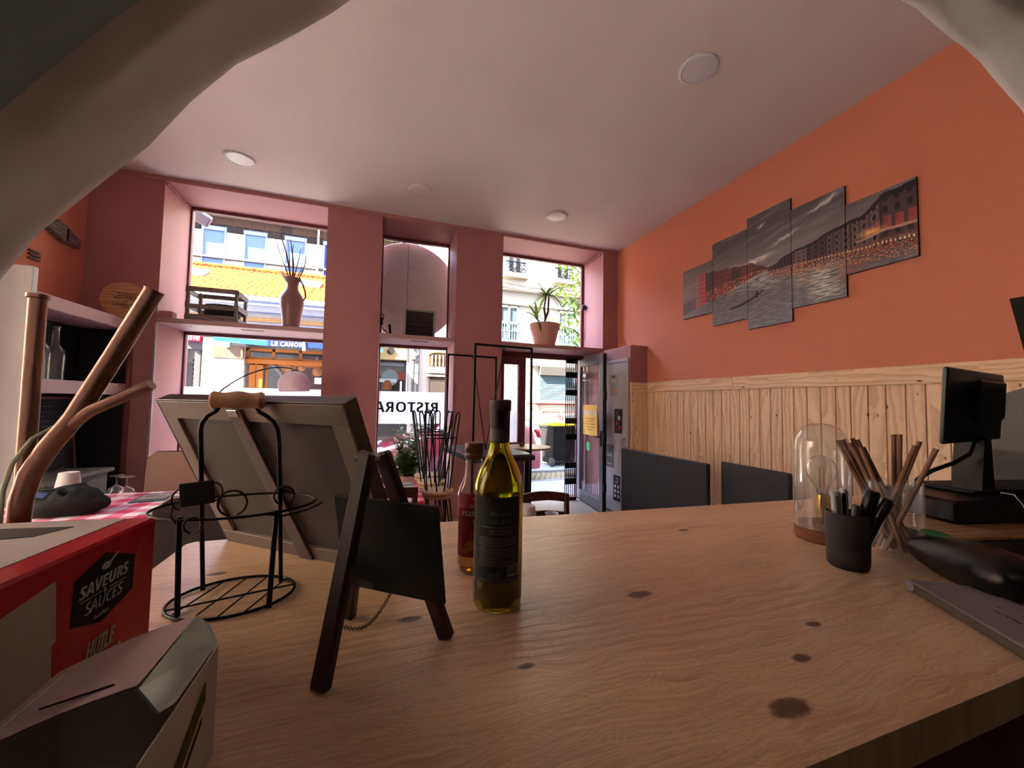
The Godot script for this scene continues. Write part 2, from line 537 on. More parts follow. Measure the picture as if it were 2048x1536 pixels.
func right_wall() -> void:
	# wainscot: every board its own piece, grooves between them
	var holder := Node3D.new()
	holder.name = "trim_2"
	add_child(holder)
	tag(holder, "knotty pine board wainscot along the terracotta wall", "wainscot")
	holder.set_meta("kind", "structure")
	var z := -3.93
	var pm: Material = mats["pine board"]
	var i := 0
	while z < -0.5:
		var w: float = [0.098, 0.092, 0.1, 0.095][i % 4]
		var g := G.new()
		var u0 := rng.randf()
		var v0 := rng.randf()
		var poly := PackedVector2Array([Vector2(-w / 2 + 0.0015, 0), Vector2(-w / 2 + 0.0012, 0.0135), Vector2(-w / 2 + 0.0035, 0.0165), Vector2(w / 2 - 0.0035, 0.0165), Vector2(w / 2 - 0.0012, 0.0135), Vector2(w / 2 - 0.0015, 0)])
		var h := 1.56
		for k in poly.size():
			var a := poly[k]
			var b := poly[(k + 1) % poly.size()]
			var A := Vector3(3.13 - a.y, 0, z + w / 2 + a.x)
			var B := Vector3(3.13 - b.y, 0, z + w / 2 + b.x)
			var ua := v0 + a.x / 0.5
			var ub := v0 + b.x / 0.5
			var T := Vector3(0, h, 0)
			g.tri(A, B, B + T, Vector2(u0, ua), Vector2(u0, ub), Vector2(u0 + h / 1.2, ub))
			g.tri(A, B + T, A + T, Vector2(u0, ua), Vector2(u0 + h / 1.2, ub), Vector2(u0 + h / 1.2, ua))
		ob("plank", g, pm, holder)
		z += w + 0.0018
		i += 1
	# top rail in two lengths
	for r in [[-3.93, -2.72, 0.3], [-2.715, -0.48, 0.7]]:
		var g := G.new()
		var prof := [Vector2(0, 1.552), Vector2(0.026, 1.552), Vector2(0.03, 1.557), Vector2(0.03, 1.664), Vector2(0.024, 1.67), Vector2(0, 1.67)]
		for k in 5:
			var A := Vector3(3.13 - prof[k].x, prof[k].y, r[0])
			var B := Vector3(3.13 - prof[k + 1].x, prof[k + 1].y, r[0])
			var L := Vector3(0, 0, r[1] - r[0])
			var ul: float = (r[1] - r[0]) / 1.2
			var va: float = r[2] + prof[k].y / 0.5
			var vb: float = r[2] + prof[k + 1].y / 0.5
			g.tri(A, A + L, B + L, Vector2(r[2], va), Vector2(r[2] + ul, va), Vector2(r[2] + ul, vb))
			g.tri(A, B + L, B, Vector2(r[2], va), Vector2(r[2] + ul, vb), Vector2(r[2], vb))
		ob("top_rail", g, pm, holder)
	canvases()

func canal_picture() -> ImageTexture:
	var w := 1024
	var h := 512
	var n := FastNoiseLite.new()
	n.seed = 3
	n.frequency = 1.0
	n.fractal_octaves = 4
	var b := PackedByteArray()
	b.resize(w * h * 3)
	var i := 0
	for y in h:
		var v := float(y) / h
		for x in w:
			var u := float(x) / w
			var quay := lerpf(0.545, 0.67, clampf((u - 0.5) / 0.5, 0, 1))
			var roof := 0.5
			var c: Color
			if u > 0.5:
				roof = 0.5 - 0.06 * smoothstep(0.5, 0.62, u) - 0.07 * smoothstep(0.62, 0.82, u) - 0.1 * smoothstep(0.84, 0.92, u)
				roof += 0.012 * (fposmod(floor(u * 31.0) * 0.37, 1.0) - 0.5)
			var lq := lerpf(0.72, 0.515, clampf(u / 0.5, 0, 1))
			var lroof := lerpf(0.30, 0.41, clampf(u / 0.4, 0, 1)) + 0.09 * smoothstep(0.4, 0.52, u) + 0.015 * (fposmod(floor(u * 37.0) * 0.61, 1.0) - 0.5)
			if u < 0.1: lroof = 0.6 - 0.5 * u
			if u >= 0.5 and v > roof and v < quay:   # right bank: palaces with rows of windows, lamps along the quay
				var f := (v - roof) / (quay - roof)
				var bl := pow((u - 0.5) / 0.5, 0.62) * 8.0      # houses grow towards the right
				var idn := fposmod(sin(floorf(bl) * 91.7 + 3.0) * 53.1, 1.0)
				c = Color(0.15, 0.10, 0.11).lerp(Color(0.30, 0.2, 0.19), idn)
				var cell := Vector2(fposmod(bl * 3.0, 1.0), fposmod(f * 5.0, 1.0))
				if f < 0.10: c = Color(0.045, 0.04, 0.05)
				elif cell.x > 0.28 and cell.x < 0.68 and cell.y > 0.22 and cell.y < 0.8: c = Color(0.035, 0.03, 0.04)
				elif cell.x > 0.2 and cell.x < 0.76 and cell.y > 0.14 and cell.y < 0.88 and idn > 0.3: c = c.lerp(Color(0.62, 0.55, 0.54), 0.55)
				if fposmod(bl, 1.0) < 0.05: c = c.darkened(0.6)
				if u > 0.86 and f > 0.42 and f < 0.62 and cell.x > 0.3: c = c.lerp(Color(0.62, 0.22, 0.15), 0.7)
				if u > 0.83 and f > 0.62 and f < 0.67: c = Color(0.6, 0.42, 0.36)
				var low := smoothstep(0.62, 0.95, f)
				c = c.lerp(Color(0.50, 0.15, 0.09), low * 0.75 * clampf(0.6 + 1.4 * n.get_noise_2d(u * 45.0, v * 40.0), 0.0, 1.0))
				if f > 0.8 and n.get_noise_2d(u * 150.0, v * 120.0) > 0.30: c = Color(0.98, 0.70, 0.42)
				if absf(f - 0.86) < 0.02 and fposmod(u * 85.0, 1.0) < 0.35: c = Color(1.0, 0.82, 0.62)
				var g := Vector2((u - 0.875) * 6.0, (v - 0.50) * 9.0).length()
				c = c.lerp(Color(1.0, 0.74, 0.36), 0.8 * exp(-g * g * 26.0))
			elif u < 0.53 and v > lroof and v < lq:   # left bank
				var idl := fposmod(sin(floor(u * 19.0) * 37.3) * 91.1, 1.0)
				c = Color(0.17, 0.13, 0.13).lerp(Color(0.34, 0.15, 0.13), idl)
				if u > 0.09 and u < 0.16: c = Color(0.62, 0.22, 0.20)
				if fposmod(u * 62.0, 1.0) > 0.62 and fposmod(v * 22.0, 1.0) > 0.5: c = c.darkened(0.5)
				var fl := (v - lroof) / (lq - lroof)
				if fl > 0.62 and u > 0.16: c = c.lerp(Color(0.9, 0.45, 0.25), clampf(maxf(0.0, n.get_noise_2d(u * 70.0, v * 60.0)) * 2.2, 0.0, 1.0))
				if u < 0.12: c = c.lerp(Color(0.45, 0.42, 0.47), 0.35)
			elif v < 0.53 and v < maxf(quay, lq):   # evening sky with torn clouds
				c = Color(0.21, 0.20, 0.215).lerp(Color(0.40, 0.37, 0.36), smoothstep(0.1, 0.5, v))
				var tilt := v + (u - 0.4) * 0.32
				var cl := n.get_noise_2d(u * 3.2, tilt * 11.0)
				c = c.lerp(Color(0.52, 0.48, 0.46), clampf(cl * 1.1, 0, 1) * 0.6)
				var streak := exp(-pow((v - (0.44 - 0.17 * (u - 0.25)) + 0.03 * n.get_noise_2d(u * 9.0, 7.0)) / 0.022, 2)) * smoothstep(0.21, 0.3, u) * (1.0 - smoothstep(0.45, 0.56, u))
				c = c.lerp(Color(0.88, 0.82, 0.8), clampf(streak * (0.75 + 0.9 * n.get_noise_2d(u * 14.0, v * 30.0)), 0, 1))
				for s in [[0.58, 0.30, 0.05], [0.72, 0.17, 0.05], [0.75, 0.14, 0.025], [0.47, 0.12, 0.015]]:
					var e := exp(-pow((u - s[0]) / s[2], 2) - pow((v - s[1] + (u - s[0]) * 0.5 + 0.015 * n.get_noise_2d(u * 40.0, 2.0)) / 0.012, 2))
					c = c.lerp(Color(0.80, 0.75, 0.72), 0.85 * e)
			else:   # water
				c = Color(0.30, 0.29, 0.305).lerp(Color(0.37, 0.37, 0.39), smoothstep(0.6, 1.0, v))
				var rip := n.get_noise_2d(u * 16.0, v * 75.0)
				c = c.lightened(maxf(0.0, rip) * 0.3).darkened(maxf(0.0, -rip) * 0.3)
				for s in [[0.725, 0.055, Color(0.85, 0.82, 0.72), 0.62, 0.92], [0.64, 0.03, Color(0.72, 0.6, 0.42), 0.6, 0.78], [0.82, 0.05, Color(0.5, 0.25, 0.16), 0.66, 0.85], [0.4, 0.1, Color(0.6, 0.56, 0.54), 0.52, 0.68], [0.5, 0.1, Color(0.62, 0.58, 0.56), 0.52, 0.72], [0.3, 0.03, Color(0.6, 0.4, 0.25), 0.55, 0.7]]:
					var e2: float = exp(-pow((u - s[0]) / s[1], 2)) * smoothstep(s[3] - 0.02, s[3] + 0.02, v) * (1.0 - smoothstep(s[4] - 0.1, s[4], v))
					c = c.lerp(s[2], clampf(e2 * (0.5 + rip * 1.6), 0, 0.9))
				var bank := smoothstep(quay + 0.1, quay, v) if u > 0.52 else 0.0
				c = c.lerp(Color(0.2, 0.11, 0.09), bank * (0.45 + 0.5 * n.get_noise_2d(u * 50.0, v * 30.0)))
				if u > 0.5 and v < quay + 0.06 and n.get_noise_2d(u * 120.0, v * 60.0 + 9.0) > 0.2: c = Color(0.82, 0.45, 0.25)
				# gondola with a standing figure
				var gx := (u - 0.39) / 0.09
				if absf(gx) < 1.0:
					var keel := 0.755 - 0.045 * gx - 0.028 * gx * gx
					if v > keel - 0.012 * (1.0 - 0.7 * gx * gx) and v < keel + 0.007: c = Color(0.06, 0.055, 0.06)
				if absf(u - 0.447) < 0.005 and v > 0.675 and v < 0.735: c = Color(0.07, 0.06, 0.07)
				if u < 0.13 and v > 0.5: c = c.lerp(Color(0.46, 0.36, 0.38), 0.5)
			c = Color(pow(c.r, 0.78) * 1.1, pow(c.g, 0.78) * 1.1, pow(c.b, 0.78) * 1.1)   # the print is made a little lighter than the dusk it shows
			b[i] = int(clampf(c.r, 0, 1) * 255)
			b[i + 1] = int(clampf(c.g, 0, 1) * 255)
			b[i + 2] = int(clampf(c.b, 0, 1) * 255)
			i += 3
	return ImageTexture.create_from_image(Image.create_from_data(w, h, false, Image.FORMAT_RGB8, b))

func canvases() -> void:
	var m := M("canvas print", Color(1, 1, 1), 0.5)
	m.albedo_texture = canal_picture()
	var side := M("canvas side", Color(0.08, 0.075, 0.08), 0.7)
	var rects := [[-3.340, -2.945, 2.333, 2.862, "leftmost and smallest canvas panel, red palace front on the evening canal"], [-2.945, -2.557, 2.19, 3.017, "second canvas panel from the window, bright cloud streak over the canal"], [-2.557, -2.162, 2.087, 3.104, "tallest canvas panel in the middle, dark sky above a gondola"], [-2.162, -1.778, 2.19, 3.0, "fourth canvas panel, moored boats and lamplight on the water"], [-1.778, -1.39, 2.344, 2.85, "rightmost canvas panel, palace facades with lit ground floor"]]
	for r in rects:
		var o := thing("canvas_panel", r[4], "canvas print", Vector3(3.13, r[2], (r[0] + r[1]) / 2), 0.0, "five part canal canvas on the terracotta wall")
		var hw: float = (r[1] - r[0]) / 2 - 0.002
		var h: float = r[3] - r[2]
		ob("stretcher", G.new().box(Vector3(-0.011, h / 2, 0), Vector3(0.02, h, hw * 2), 0.002), side, o)
		var g := G.new()
		var u0: float = (r[0] + 3.34) / 1.95
		var u1: float = (r[1] + 3.34) / 1.95
		var v0: float = (3.104 - r[3]) / 1.017
		var v1: float = (3.104 - r[2]) / 1.017
		var A := Vector3(-0.0214, 0.001, -hw)
		var B := Vector3(-0.0214, 0.001, hw)
		var C := Vector3(-0.0214, h - 0.001, hw)
		var D := Vector3(-0.0214, h - 0.001, -hw)
		g.tri(A, B, C, Vector2(u0, v1), Vector2(u1, v1), Vector2(u1, v0))
		g.tri(A, C, D, Vector2(u0, v1), Vector2(u1, v0), Vector2(u0, v0))
		ob("print", g, m, o)

func kitchen() -> void:
	var km: Material = mats["kitchen plaster"]
	struct("wall_back", G.new().span(Vector3(-3, 0, 2.5), Vector3(3.5, 3.6, 2.7)), km, "dim plain wall of the kitchen behind the arch", "wall")
	var g := G.new().span(Vector3(-3, 0, -0.36), Vector3(-2.8, 3.6, 2.6))
	struct("wall_kitchen_left", g, km, "dim plain side wall of the kitchen, left", "wall")
	struct("wall_kitchen_right", G.new().span(Vector3(3.2, 0, -0.36), Vector3(3.5, 3.6, 2.6)), km, "dim plain side wall of the kitchen, right", "wall")
	# flat kitchen lamp: a glowing panel with an area light just under it
	var o := thing("kitchen_lamp", "flat white kitchen ceiling lamp behind the arch", "ceiling lamp", Vector3(0.6, 3.5, 1.3))
	ob("housing", G.new().box(Vector3(0, 0.025, 0), Vector3(0.64, 0.05, 0.64), 0.008), mats["white plastic"], o)
	var gm := M("kitchen lamp glow", Color(0.9, 0.9, 0.88), 0.5)
	gm.emission_enabled = true
	gm.emission = Color(1.0, 0.93, 0.85)
	gm.emission_energy_multiplier = 0.03
	ob("diffuser", G.new().box(Vector3(0, -0.005, 0), Vector3(0.6, 0.01, 0.6)), gm, o)
	var al := AreaLight3D.new()
	al.name = "kitchen_lamp_light"
	al.area_size = Vector2(0.6, 0.6)
	al.light_color = Color(1.0, 0.93, 0.85)
	al.light_energy = 0.007
	al.area_range = 12.0
	al.area_attenuation = 2.0
	al.shadow_enabled = true
	o.add_child(al)
	al.position = Vector3(0, -0.02, 0)
	al.rotation.x = -PI / 2
const PZ := -5.16   # plane of the shop windows

func front_openings() -> void:
	var fr: Material = mats["rose frame"]
	var gl := glass("window glass", Color(0.9, 0.95, 0.95), 0.04, 0.0)
	var frost := M("frosted film", Color(0.93, 0.94, 0.93, 0.8), 0.6)
	frost.transparency = BaseMaterial3D.TRANSPARENCY_ALPHA
	frost.backlight_enabled = true
	frost.backlight = Color(0.95, 0.95, 0.95)
	var film_print := M("film lettering", Color(0.12, 0.13, 0.13), 0.6)
	var wins := [[-2.08, -0.62, "left shop window with wooden crate shelf, frosted band along the bottom"], [-0.045, 0.825, "middle shop window with mirrored lettering on a frosted band"]]
	for k in 2:
		var x0: float = wins[k][0]
		var x1: float = wins[k][1]
		var o := Node3D.new()
		o.name = "window_%d" % (k + 1)
		add_child(o)
		tag(o, wins[k][2], "window")
		o.set_meta("kind", "structure")
		var g := G.new()
		g.span(Vector3(x0, 3.49, PZ - 0.03), Vector3(x1, 3.53, PZ + 0.02), 0.004)
		g.span(Vector3(x0, 2.08, PZ - 0.03), Vector3(x1, 2.17, PZ + 0.02), 0.004)
		g.span(Vector3(x0, 0.25, PZ - 0.03), Vector3(x1, 0.42, PZ + 0.02), 0.004)
		g.span(Vector3(x0, 0.25, PZ - 0.03), Vector3(x0 + 0.018, 3.53, PZ + 0.02), 0.004)
		g.span(Vector3(x1 - 0.018, 0.25, PZ - 0.03), Vector3(x1, 3.53, PZ + 0.02), 0.004)
		ob("window_frame", g, fr, o)
		for r in [[0.42, 2.08], [2.17, 3.49]]:
			ob("pane", G.new().quad(Vector3(x0 + 0.01, r[0], PZ), Vector3(x1 - 0.01, r[0], PZ), Vector3(x1 - 0.01, r[1], PZ), Vector3(x0 + 0.01, r[1], PZ)), gl, o)
		ob("frosted_band", G.new().quad(Vector3(x0 + 0.02, 1.095, PZ + 0.004), Vector3(x1 - 0.02, 1.095, PZ + 0.004), Vector3(x1 - 0.02, 1.51, PZ + 0.004), Vector3(x0 + 0.02, 1.51, PZ + 0.004)), frost, o)
		if k == 1:
			var t := text("RISTORA", 0.182, 0.002, film_print, o, Vector3(0.328, 1.307, PZ + 0.007), Basis(Vector3.UP, PI), true)
			var wd: float = t.mesh.get_aabb().size.x
			t.scale.x *= 0.80 / wd
		var lip := G.new()
		lip.span(Vector3(x0, 2.115, -5.13), Vector3(x1, 2.162, -4.585), 0.003)
		var sh := ob("window_shelf", lip, mats["pale rose shelf"])
		tag(sh, ["shelf board across the left window carrying the crate and the jug", "shelf board across the middle window carrying the slatted box"][k], "shelf")
		ob("slot_plate", G.new().box(Vector3((x0 + x1) / 2 + 0.03, 2.114, -4.74), Vector3(0.2, 0.006, 0.04), 0.001), mats["matt black"], sh)
		ob("hook", G.new().tube(arc(Vector3(x0 + 0.25, 2.105, -4.66), Vector3(0.008, 0, 0), Vector3(0, -0.008, 0), -1.5, 3.0, 8), 0.0015, 5), mats["steel"], sh)
	# opening with the door: transom, fixed light, posts
	var o3 := Node3D.new()
	o3.name = "window_3"
	add_child(o3)
	tag(o3, "tall window over the street door with narrow lattice side light", "window")
	o3.set_meta("kind", "structure")
	var g := G.new()
	g.span(Vector3(1.42, 3.49, PZ - 0.03), Vector3(2.89, 3.53, PZ + 0.02), 0.004)
	g.span(Vector3(1.42, 2.17, PZ - 0.03), Vector3(1.45, 3.5, PZ + 0.02), 0.004)
	g.span(Vector3(2.85, 2.17, PZ - 0.03), Vector3(2.89, 3.5, PZ + 0.02), 0.004)
	g.span(Vector3(1.42, 2.035, PZ - 0.03), Vector3(2.89, 2.25, PZ + 0.03), 0.006)
	g.span(Vector3(1.42, 0.0, PZ - 0.02), Vector3(1.635, 2.05, PZ + 0.02), 0.004)
	g.span(Vector3(1.845, 0.0, PZ - 0.04), Vector3(1.955, 2.05, PZ + 0.04), 0.006)
	g.span(Vector3(1.63, 1.935, PZ - 0.02), Vector3(1.85, 2.05, PZ + 0.02), 0.004)
	g.span(Vector3(1.63, 0.0, PZ - 0.02), Vector3(1.85, 0.83, PZ + 0.02), 0.004)
	g.span(Vector3(2.79, 0.0, PZ - 0.04), Vector3(2.89, 2.05, PZ + 0.04), 0.006)
	g.span(Vector3(1.42, -0.13, PZ - 0.1), Vector3(2.89, 0.012, PZ + 0.06), 0.006)
	ob("window_frame", g, fr, o3)
	ob("pane", G.new().quad(Vector3(1.44, 2.25, PZ), Vector3(2.86, 2.25, PZ), Vector3(2.86, 3.49, PZ), Vector3(1.44, 3.49, PZ)), gl, o3)
	ob("side_light", G.new().quad(Vector3(1.63, 0.83, PZ), Vector3(1.85, 0.83, PZ), Vector3(1.85, 1.935, PZ), Vector3(1.63, 1.935, PZ)), gl, o3)
	ob("frosted_band", G.new().quad(Vector3(1.635, 0.835, PZ + 0.004), Vector3(1.845, 0.835, PZ + 0.004), Vector3(1.845, 1.68, PZ + 0.004), Vector3(1.635, 1.68, PZ + 0.004)), frost, o3)
	g = G.new()
	for j in 9:
		for i in 2:
			var y := 0.86 + j * 0.125
			var xa := 1.64 + i * 0.1
			g.bar(Vector3(xa, y, PZ - 0.05), Vector3(xa + 0.1, y + 0.125, PZ - 0.05), 0.008, 0.004, 0.0, Vector3.BACK)
			g.bar(Vector3(xa + 0.1, y, PZ - 0.056), Vector3(xa, y + 0.125, PZ - 0.056), 0.008, 0.004, 0.0, Vector3.BACK)
	ob("side_lattice", g, mats["black metal"], o3)
	var sh3 := ob("window_shelf", G.new().span(Vector3(1.42, 2.115, -5.12), Vector3(2.89, 2.16, -4.585), 0.003), mats["dusty rose paint"])
	tag(sh3, "dark rose shelf board over the street door, holding the terracotta pot", "shelf")
	# pale edge strips on the inner corners of the recesses
	for e in [[-2.078, "pale metal edge strip on the left jamb under the shelf"], [0.823, "thin pale edge strip beside the middle window"]]:
		tag(ob("edge_strip", G.new().span(Vector3(e[0] - 0.012, 0.3, -4.598), Vector3(e[0] + 0.004, 2.11, -4.588), 0.002), mats["aluminium"]), e[1], "edge strip")
	door_leaf()
	folding_grille()
	meter_box()
	# rope garlands running down the upper corners
	for q in [[Vector3(-2.07, 3.515, -4.62), Vector3(-2.07, 3.515, -5.12), "copper rope garland in the top left corner of the left window"], [Vector3(2.88, 3.515, -4.64), Vector3(2.88, 3.515, -5.12), "copper rope garland in the top right corner of the door window"]]:
		var pts := []
		var rr := []
		for i in 41:
			var t := i / 40.0
			pts.append((q[0] as Vector3).lerp(q[1], t) + Vector3(0.004 * sin(i * 1.9), -0.012 - 0.01 * sin(t * PI) + 0.003 * cos(i * 2.3), 0))
			rr.append(0.011 if i % 8 == 0 else 0.0055)
		tag(ob("garland", G.new().tube(pts, rr, 7), M("copper rope", Color(0.62, 0.36, 0.26), 0.4, 0.3)), q[2], "garland")
	# small black camera on the right jamb
	var c := thing("wall_camera", "small black round device with a hanging cable on the right jamb", "camera", Vector3(2.89, 2.845, -5.08))
	ob("body", G.new().lathe([Vector2(0, 0), Vector2(0.02, 0), Vector2(0.04, 0.02), Vector2(0.04, 0.055), Vector2(0.028, 0.07), Vector2(0, 0.072)], 20, Transform3D(Basis(Vector3.BACK, PI / 2), Vector3.ZERO)), mats["black plastic"], c)
	var pts := []
	for i in 20: pts.append(Vector3(-0.006 - 0.012 * sin(i * 0.5) * (1.0 - i / 20.0), -0.02 - i * 0.026, 0.012 * sin(i * 0.33)))
	ob("cable", G.new().tube(pts, 0.0025, 5), mats["black plastic"], c)
	# floodlight outside
	var f := thing("floodlight", "grey outdoor floodlight fixed outside the top of the left window", "floodlight", Vector3(-2.13, 3.57, -5.55))
	var B := Basis(Vector3.BACK, -0.6) * Basis(Vector3.RIGHT, 0.5) * Basis(Vector3.UP, 0.35)
	ob("housing", G.new().box(Vector3.ZERO, Vector3(0.17, 0.13, 0.09), 0.012, B), M("floodlight grey", Color(0.33, 0.33, 0.34), 0.5), f)
	ob("lens", G.new().box(B * Vector3(0, 0, 0.046), Vector3(0.14, 0.1, 0.006), 0.002, B), glass("lamp glass", Color(0.6, 0.62, 0.65), 0.5, 0.1), f)
	ob("bracket", G.new().bar(Vector3(-0.03, 0.02, 0.02), Vector3(-0.1, 0.1, 0.3), 0.03, 0.012, 0.002), mats["black metal"], f)

func door_leaf() -> void:
	# the leaf stands open into the room; local x runs from the hinge to the free edge, z is the side that faces the bar
	var a := Vector3(2.80, 0.0, -5.10)
	var b := Vector3(2.705, 0.0, -4.26)
	var L := (b - a).length()
	var o := Node3D.new()
	o.name = "door_1"
	add_child(o)
	o.position = a
	var xd := (b - a).normalized()
	o.basis = Basis(xd, Vector3.UP, xd.cross(Vector3.UP))
	tag(o, "open glazed street door with grey metal frame and yellow notice", "door")
	o.set_meta("kind", "structure")
	var g := G.new()
	g.span(Vector3(0, 0.02, -0.022), Vector3(0.085, 2.04, 0.022), 0.003)
	g.span(Vector3(L - 0.1, 0.02, -0.022), Vector3(L, 2.04, 0.022), 0.003)
	g.span(Vector3(0.085, 1.93, -0.022), Vector3(L - 0.1, 2.04, 0.022), 0.003)
	g.span(Vector3(0.085, 0.02, -0.022), Vector3(L - 0.1, 0.16, 0.022), 0.003)
	ob("frame", g, M("door grey", Color(0.42, 0.42, 0.43), 0.42, 0.4), o)
	ob("edge", G.new().span(Vector3(L, 0.02, -0.024), Vector3(L + 0.012, 2.045, 0.024), 0.002), mats["matt black"], o)
	ob("pane", G.new().quad(Vector3(0.08, 0.15, 0), Vector3(L - 0.09, 0.15, 0), Vector3(L - 0.09, 1.94, 0), Vector3(0.08, 1.94, 0)), mats["window glass"], o)
	# notice, round sticker
	var s := -1.0 if o.basis.z.x > 0 else 1.0
	var n := ob("notice", G.new().box(Vector3(0.42, 1.17, s * 0.008), Vector3(0.47, 0.42, 0.002)), M("yellow paper", Color(0.88, 0.68, 0.30), 0.8), o)
	var face := Basis(Vector3.UP, PI if s < 0 else 0.0)
	text("Horaires", 0.1, 0.001, mats["white print"], n, Vector3(0.42, 1.27, s * 0.0105), face)
	for i in 5: ob("text_line", G.new().box(Vector3(0.42, 1.19 - i * 0.038, s * 0.0095), Vector3([0.3, 0.22, 0.32, 0.26, 0.18][i], 0.012, 0.001)), M("ochre print", Color(0.62, 0.45, 0.16), 0.8), n)
	ob("round_sticker", G.new().cyl(Vector3(0.36, 0.8, s * 0.004), Vector3(0.36, 0.8, s * 0.006), 0.062, 24), M("green sticker", Color(0.25, 0.72, 0.42), 0.6), o)
	g = G.new()
	g.box(Vector3(L - 0.045, 0.95, s * 0.028), Vector3(0.03, 0.2, 0.012), 0.004)
	g.cyl(Vector3(L - 0.045, 0.97, s * 0.03), Vector3(L - 0.045, 0.97, s * 0.075), 0.009, 10)
	g.box(Vector3(L - 0.1, 0.97, s * 0.075), Vector3(0.13, 0.02, 0.014), 0.005)
	ob("handle", g, mats["matt black"], o)
	g = G.new()
	for y in [0.34, 0.97, 1.5]: g.box(Vector3(L + 0.02, y, 0), Vector3(0.03, 0.12, 0.04), 0.006).cyl(Vector3(L + 0.035, y - 0.03, 0), Vector3(L + 0.035, y + 0.03, 0), 0.014, 10)
	g.cyl(Vector3(L + 0.022, 0.34, 0), Vector3(L + 0.022, 1.5, 0), 0.008, 8)
	ob("lock_rod", g, M("dark bronze", Color(0.12, 0.08, 0.06), 0.45, 0.6), o)

func folding_grille() -> void:
	var o := thing("folding_grille", "black folding security grille pushed together at the right of the doorway", "grille", Vector3(2.63, -0.02, -5.02))
	for i in 7:
		var x := -0.09 + i * 0.03
		ob("bar", G.new().span(Vector3(x - 0.0045, 0, -0.008), Vector3(x + 0.0045, 2.05, 0.008), 0.001), mats["black metal"], o)
	var ys := [0.02, 0.29, 0.52, 0.93, 1.16, 1.57, 1.83, 2.04]
	for k in ys.size():
		var g := G.new()
		for i in 6:
			var x := -0.075 + i * 0.03
			g.cyl(Vector3(x, ys[k], -0.018), Vector3(x, ys[k], 0.018), 0.013, 8)
			g.box(Vector3(x, ys[k], 0), Vector3(0.026, 0.085, 0.02), 0.004)
			if k < ys.size() - 1 and k % 2 == 1:
				g.bar(Vector3(x - 0.012, ys[k], 0.014), Vector3(x + 0.012, ys[k + 1], 0.014), 0.007, 0.003)
				g.bar(Vector3(x + 0.012, ys[k], -0.014), Vector3(x - 0.012, ys[k + 1], -0.014), 0.007, 0.003)
		ob("pivot_row", g, mats["black metal"], o)
	ob("track", G.new().span(Vector3(-0.9, -0.12, -0.02), Vector3(0.11, -0.008, 0.02), 0.003), mats["black metal"], o)

# a flat board: across, along the grain and thickness behind the face, with its own stretch of the wood picture
func grained(a: Vector3, across: Vector3, along: Vector3, thick: float, off: float) -> G:
	var g := G.new()
	var n := across.cross(along).normalized()
	var q := [a, a + across, a + across + along, a + along]
	var l := along.length() / 1.2
	var w := across.length() / 0.5
	g.tri(q[0], q[1], q[2], Vector2(off, off), Vector2(off, off + w), Vector2(off + l, off + w))
	g.tri(q[0], q[2], q[3], Vector2(off, off), Vector2(off + l, off + w), Vector2(off + l, off))
	for i in 4:
		var b: Vector3 = q[i]
		var c: Vector3 = q[(i + 1) % 4]
		g.tri(b, b - n * thick, c - n * thick, Vector2(off, off), Vector2(off, off), Vector2(off + l, off))
		g.tri(b, c - n * thick, c, Vector2(off, off), Vector2(off + l, off), Vector2(off + l, off))
	return g

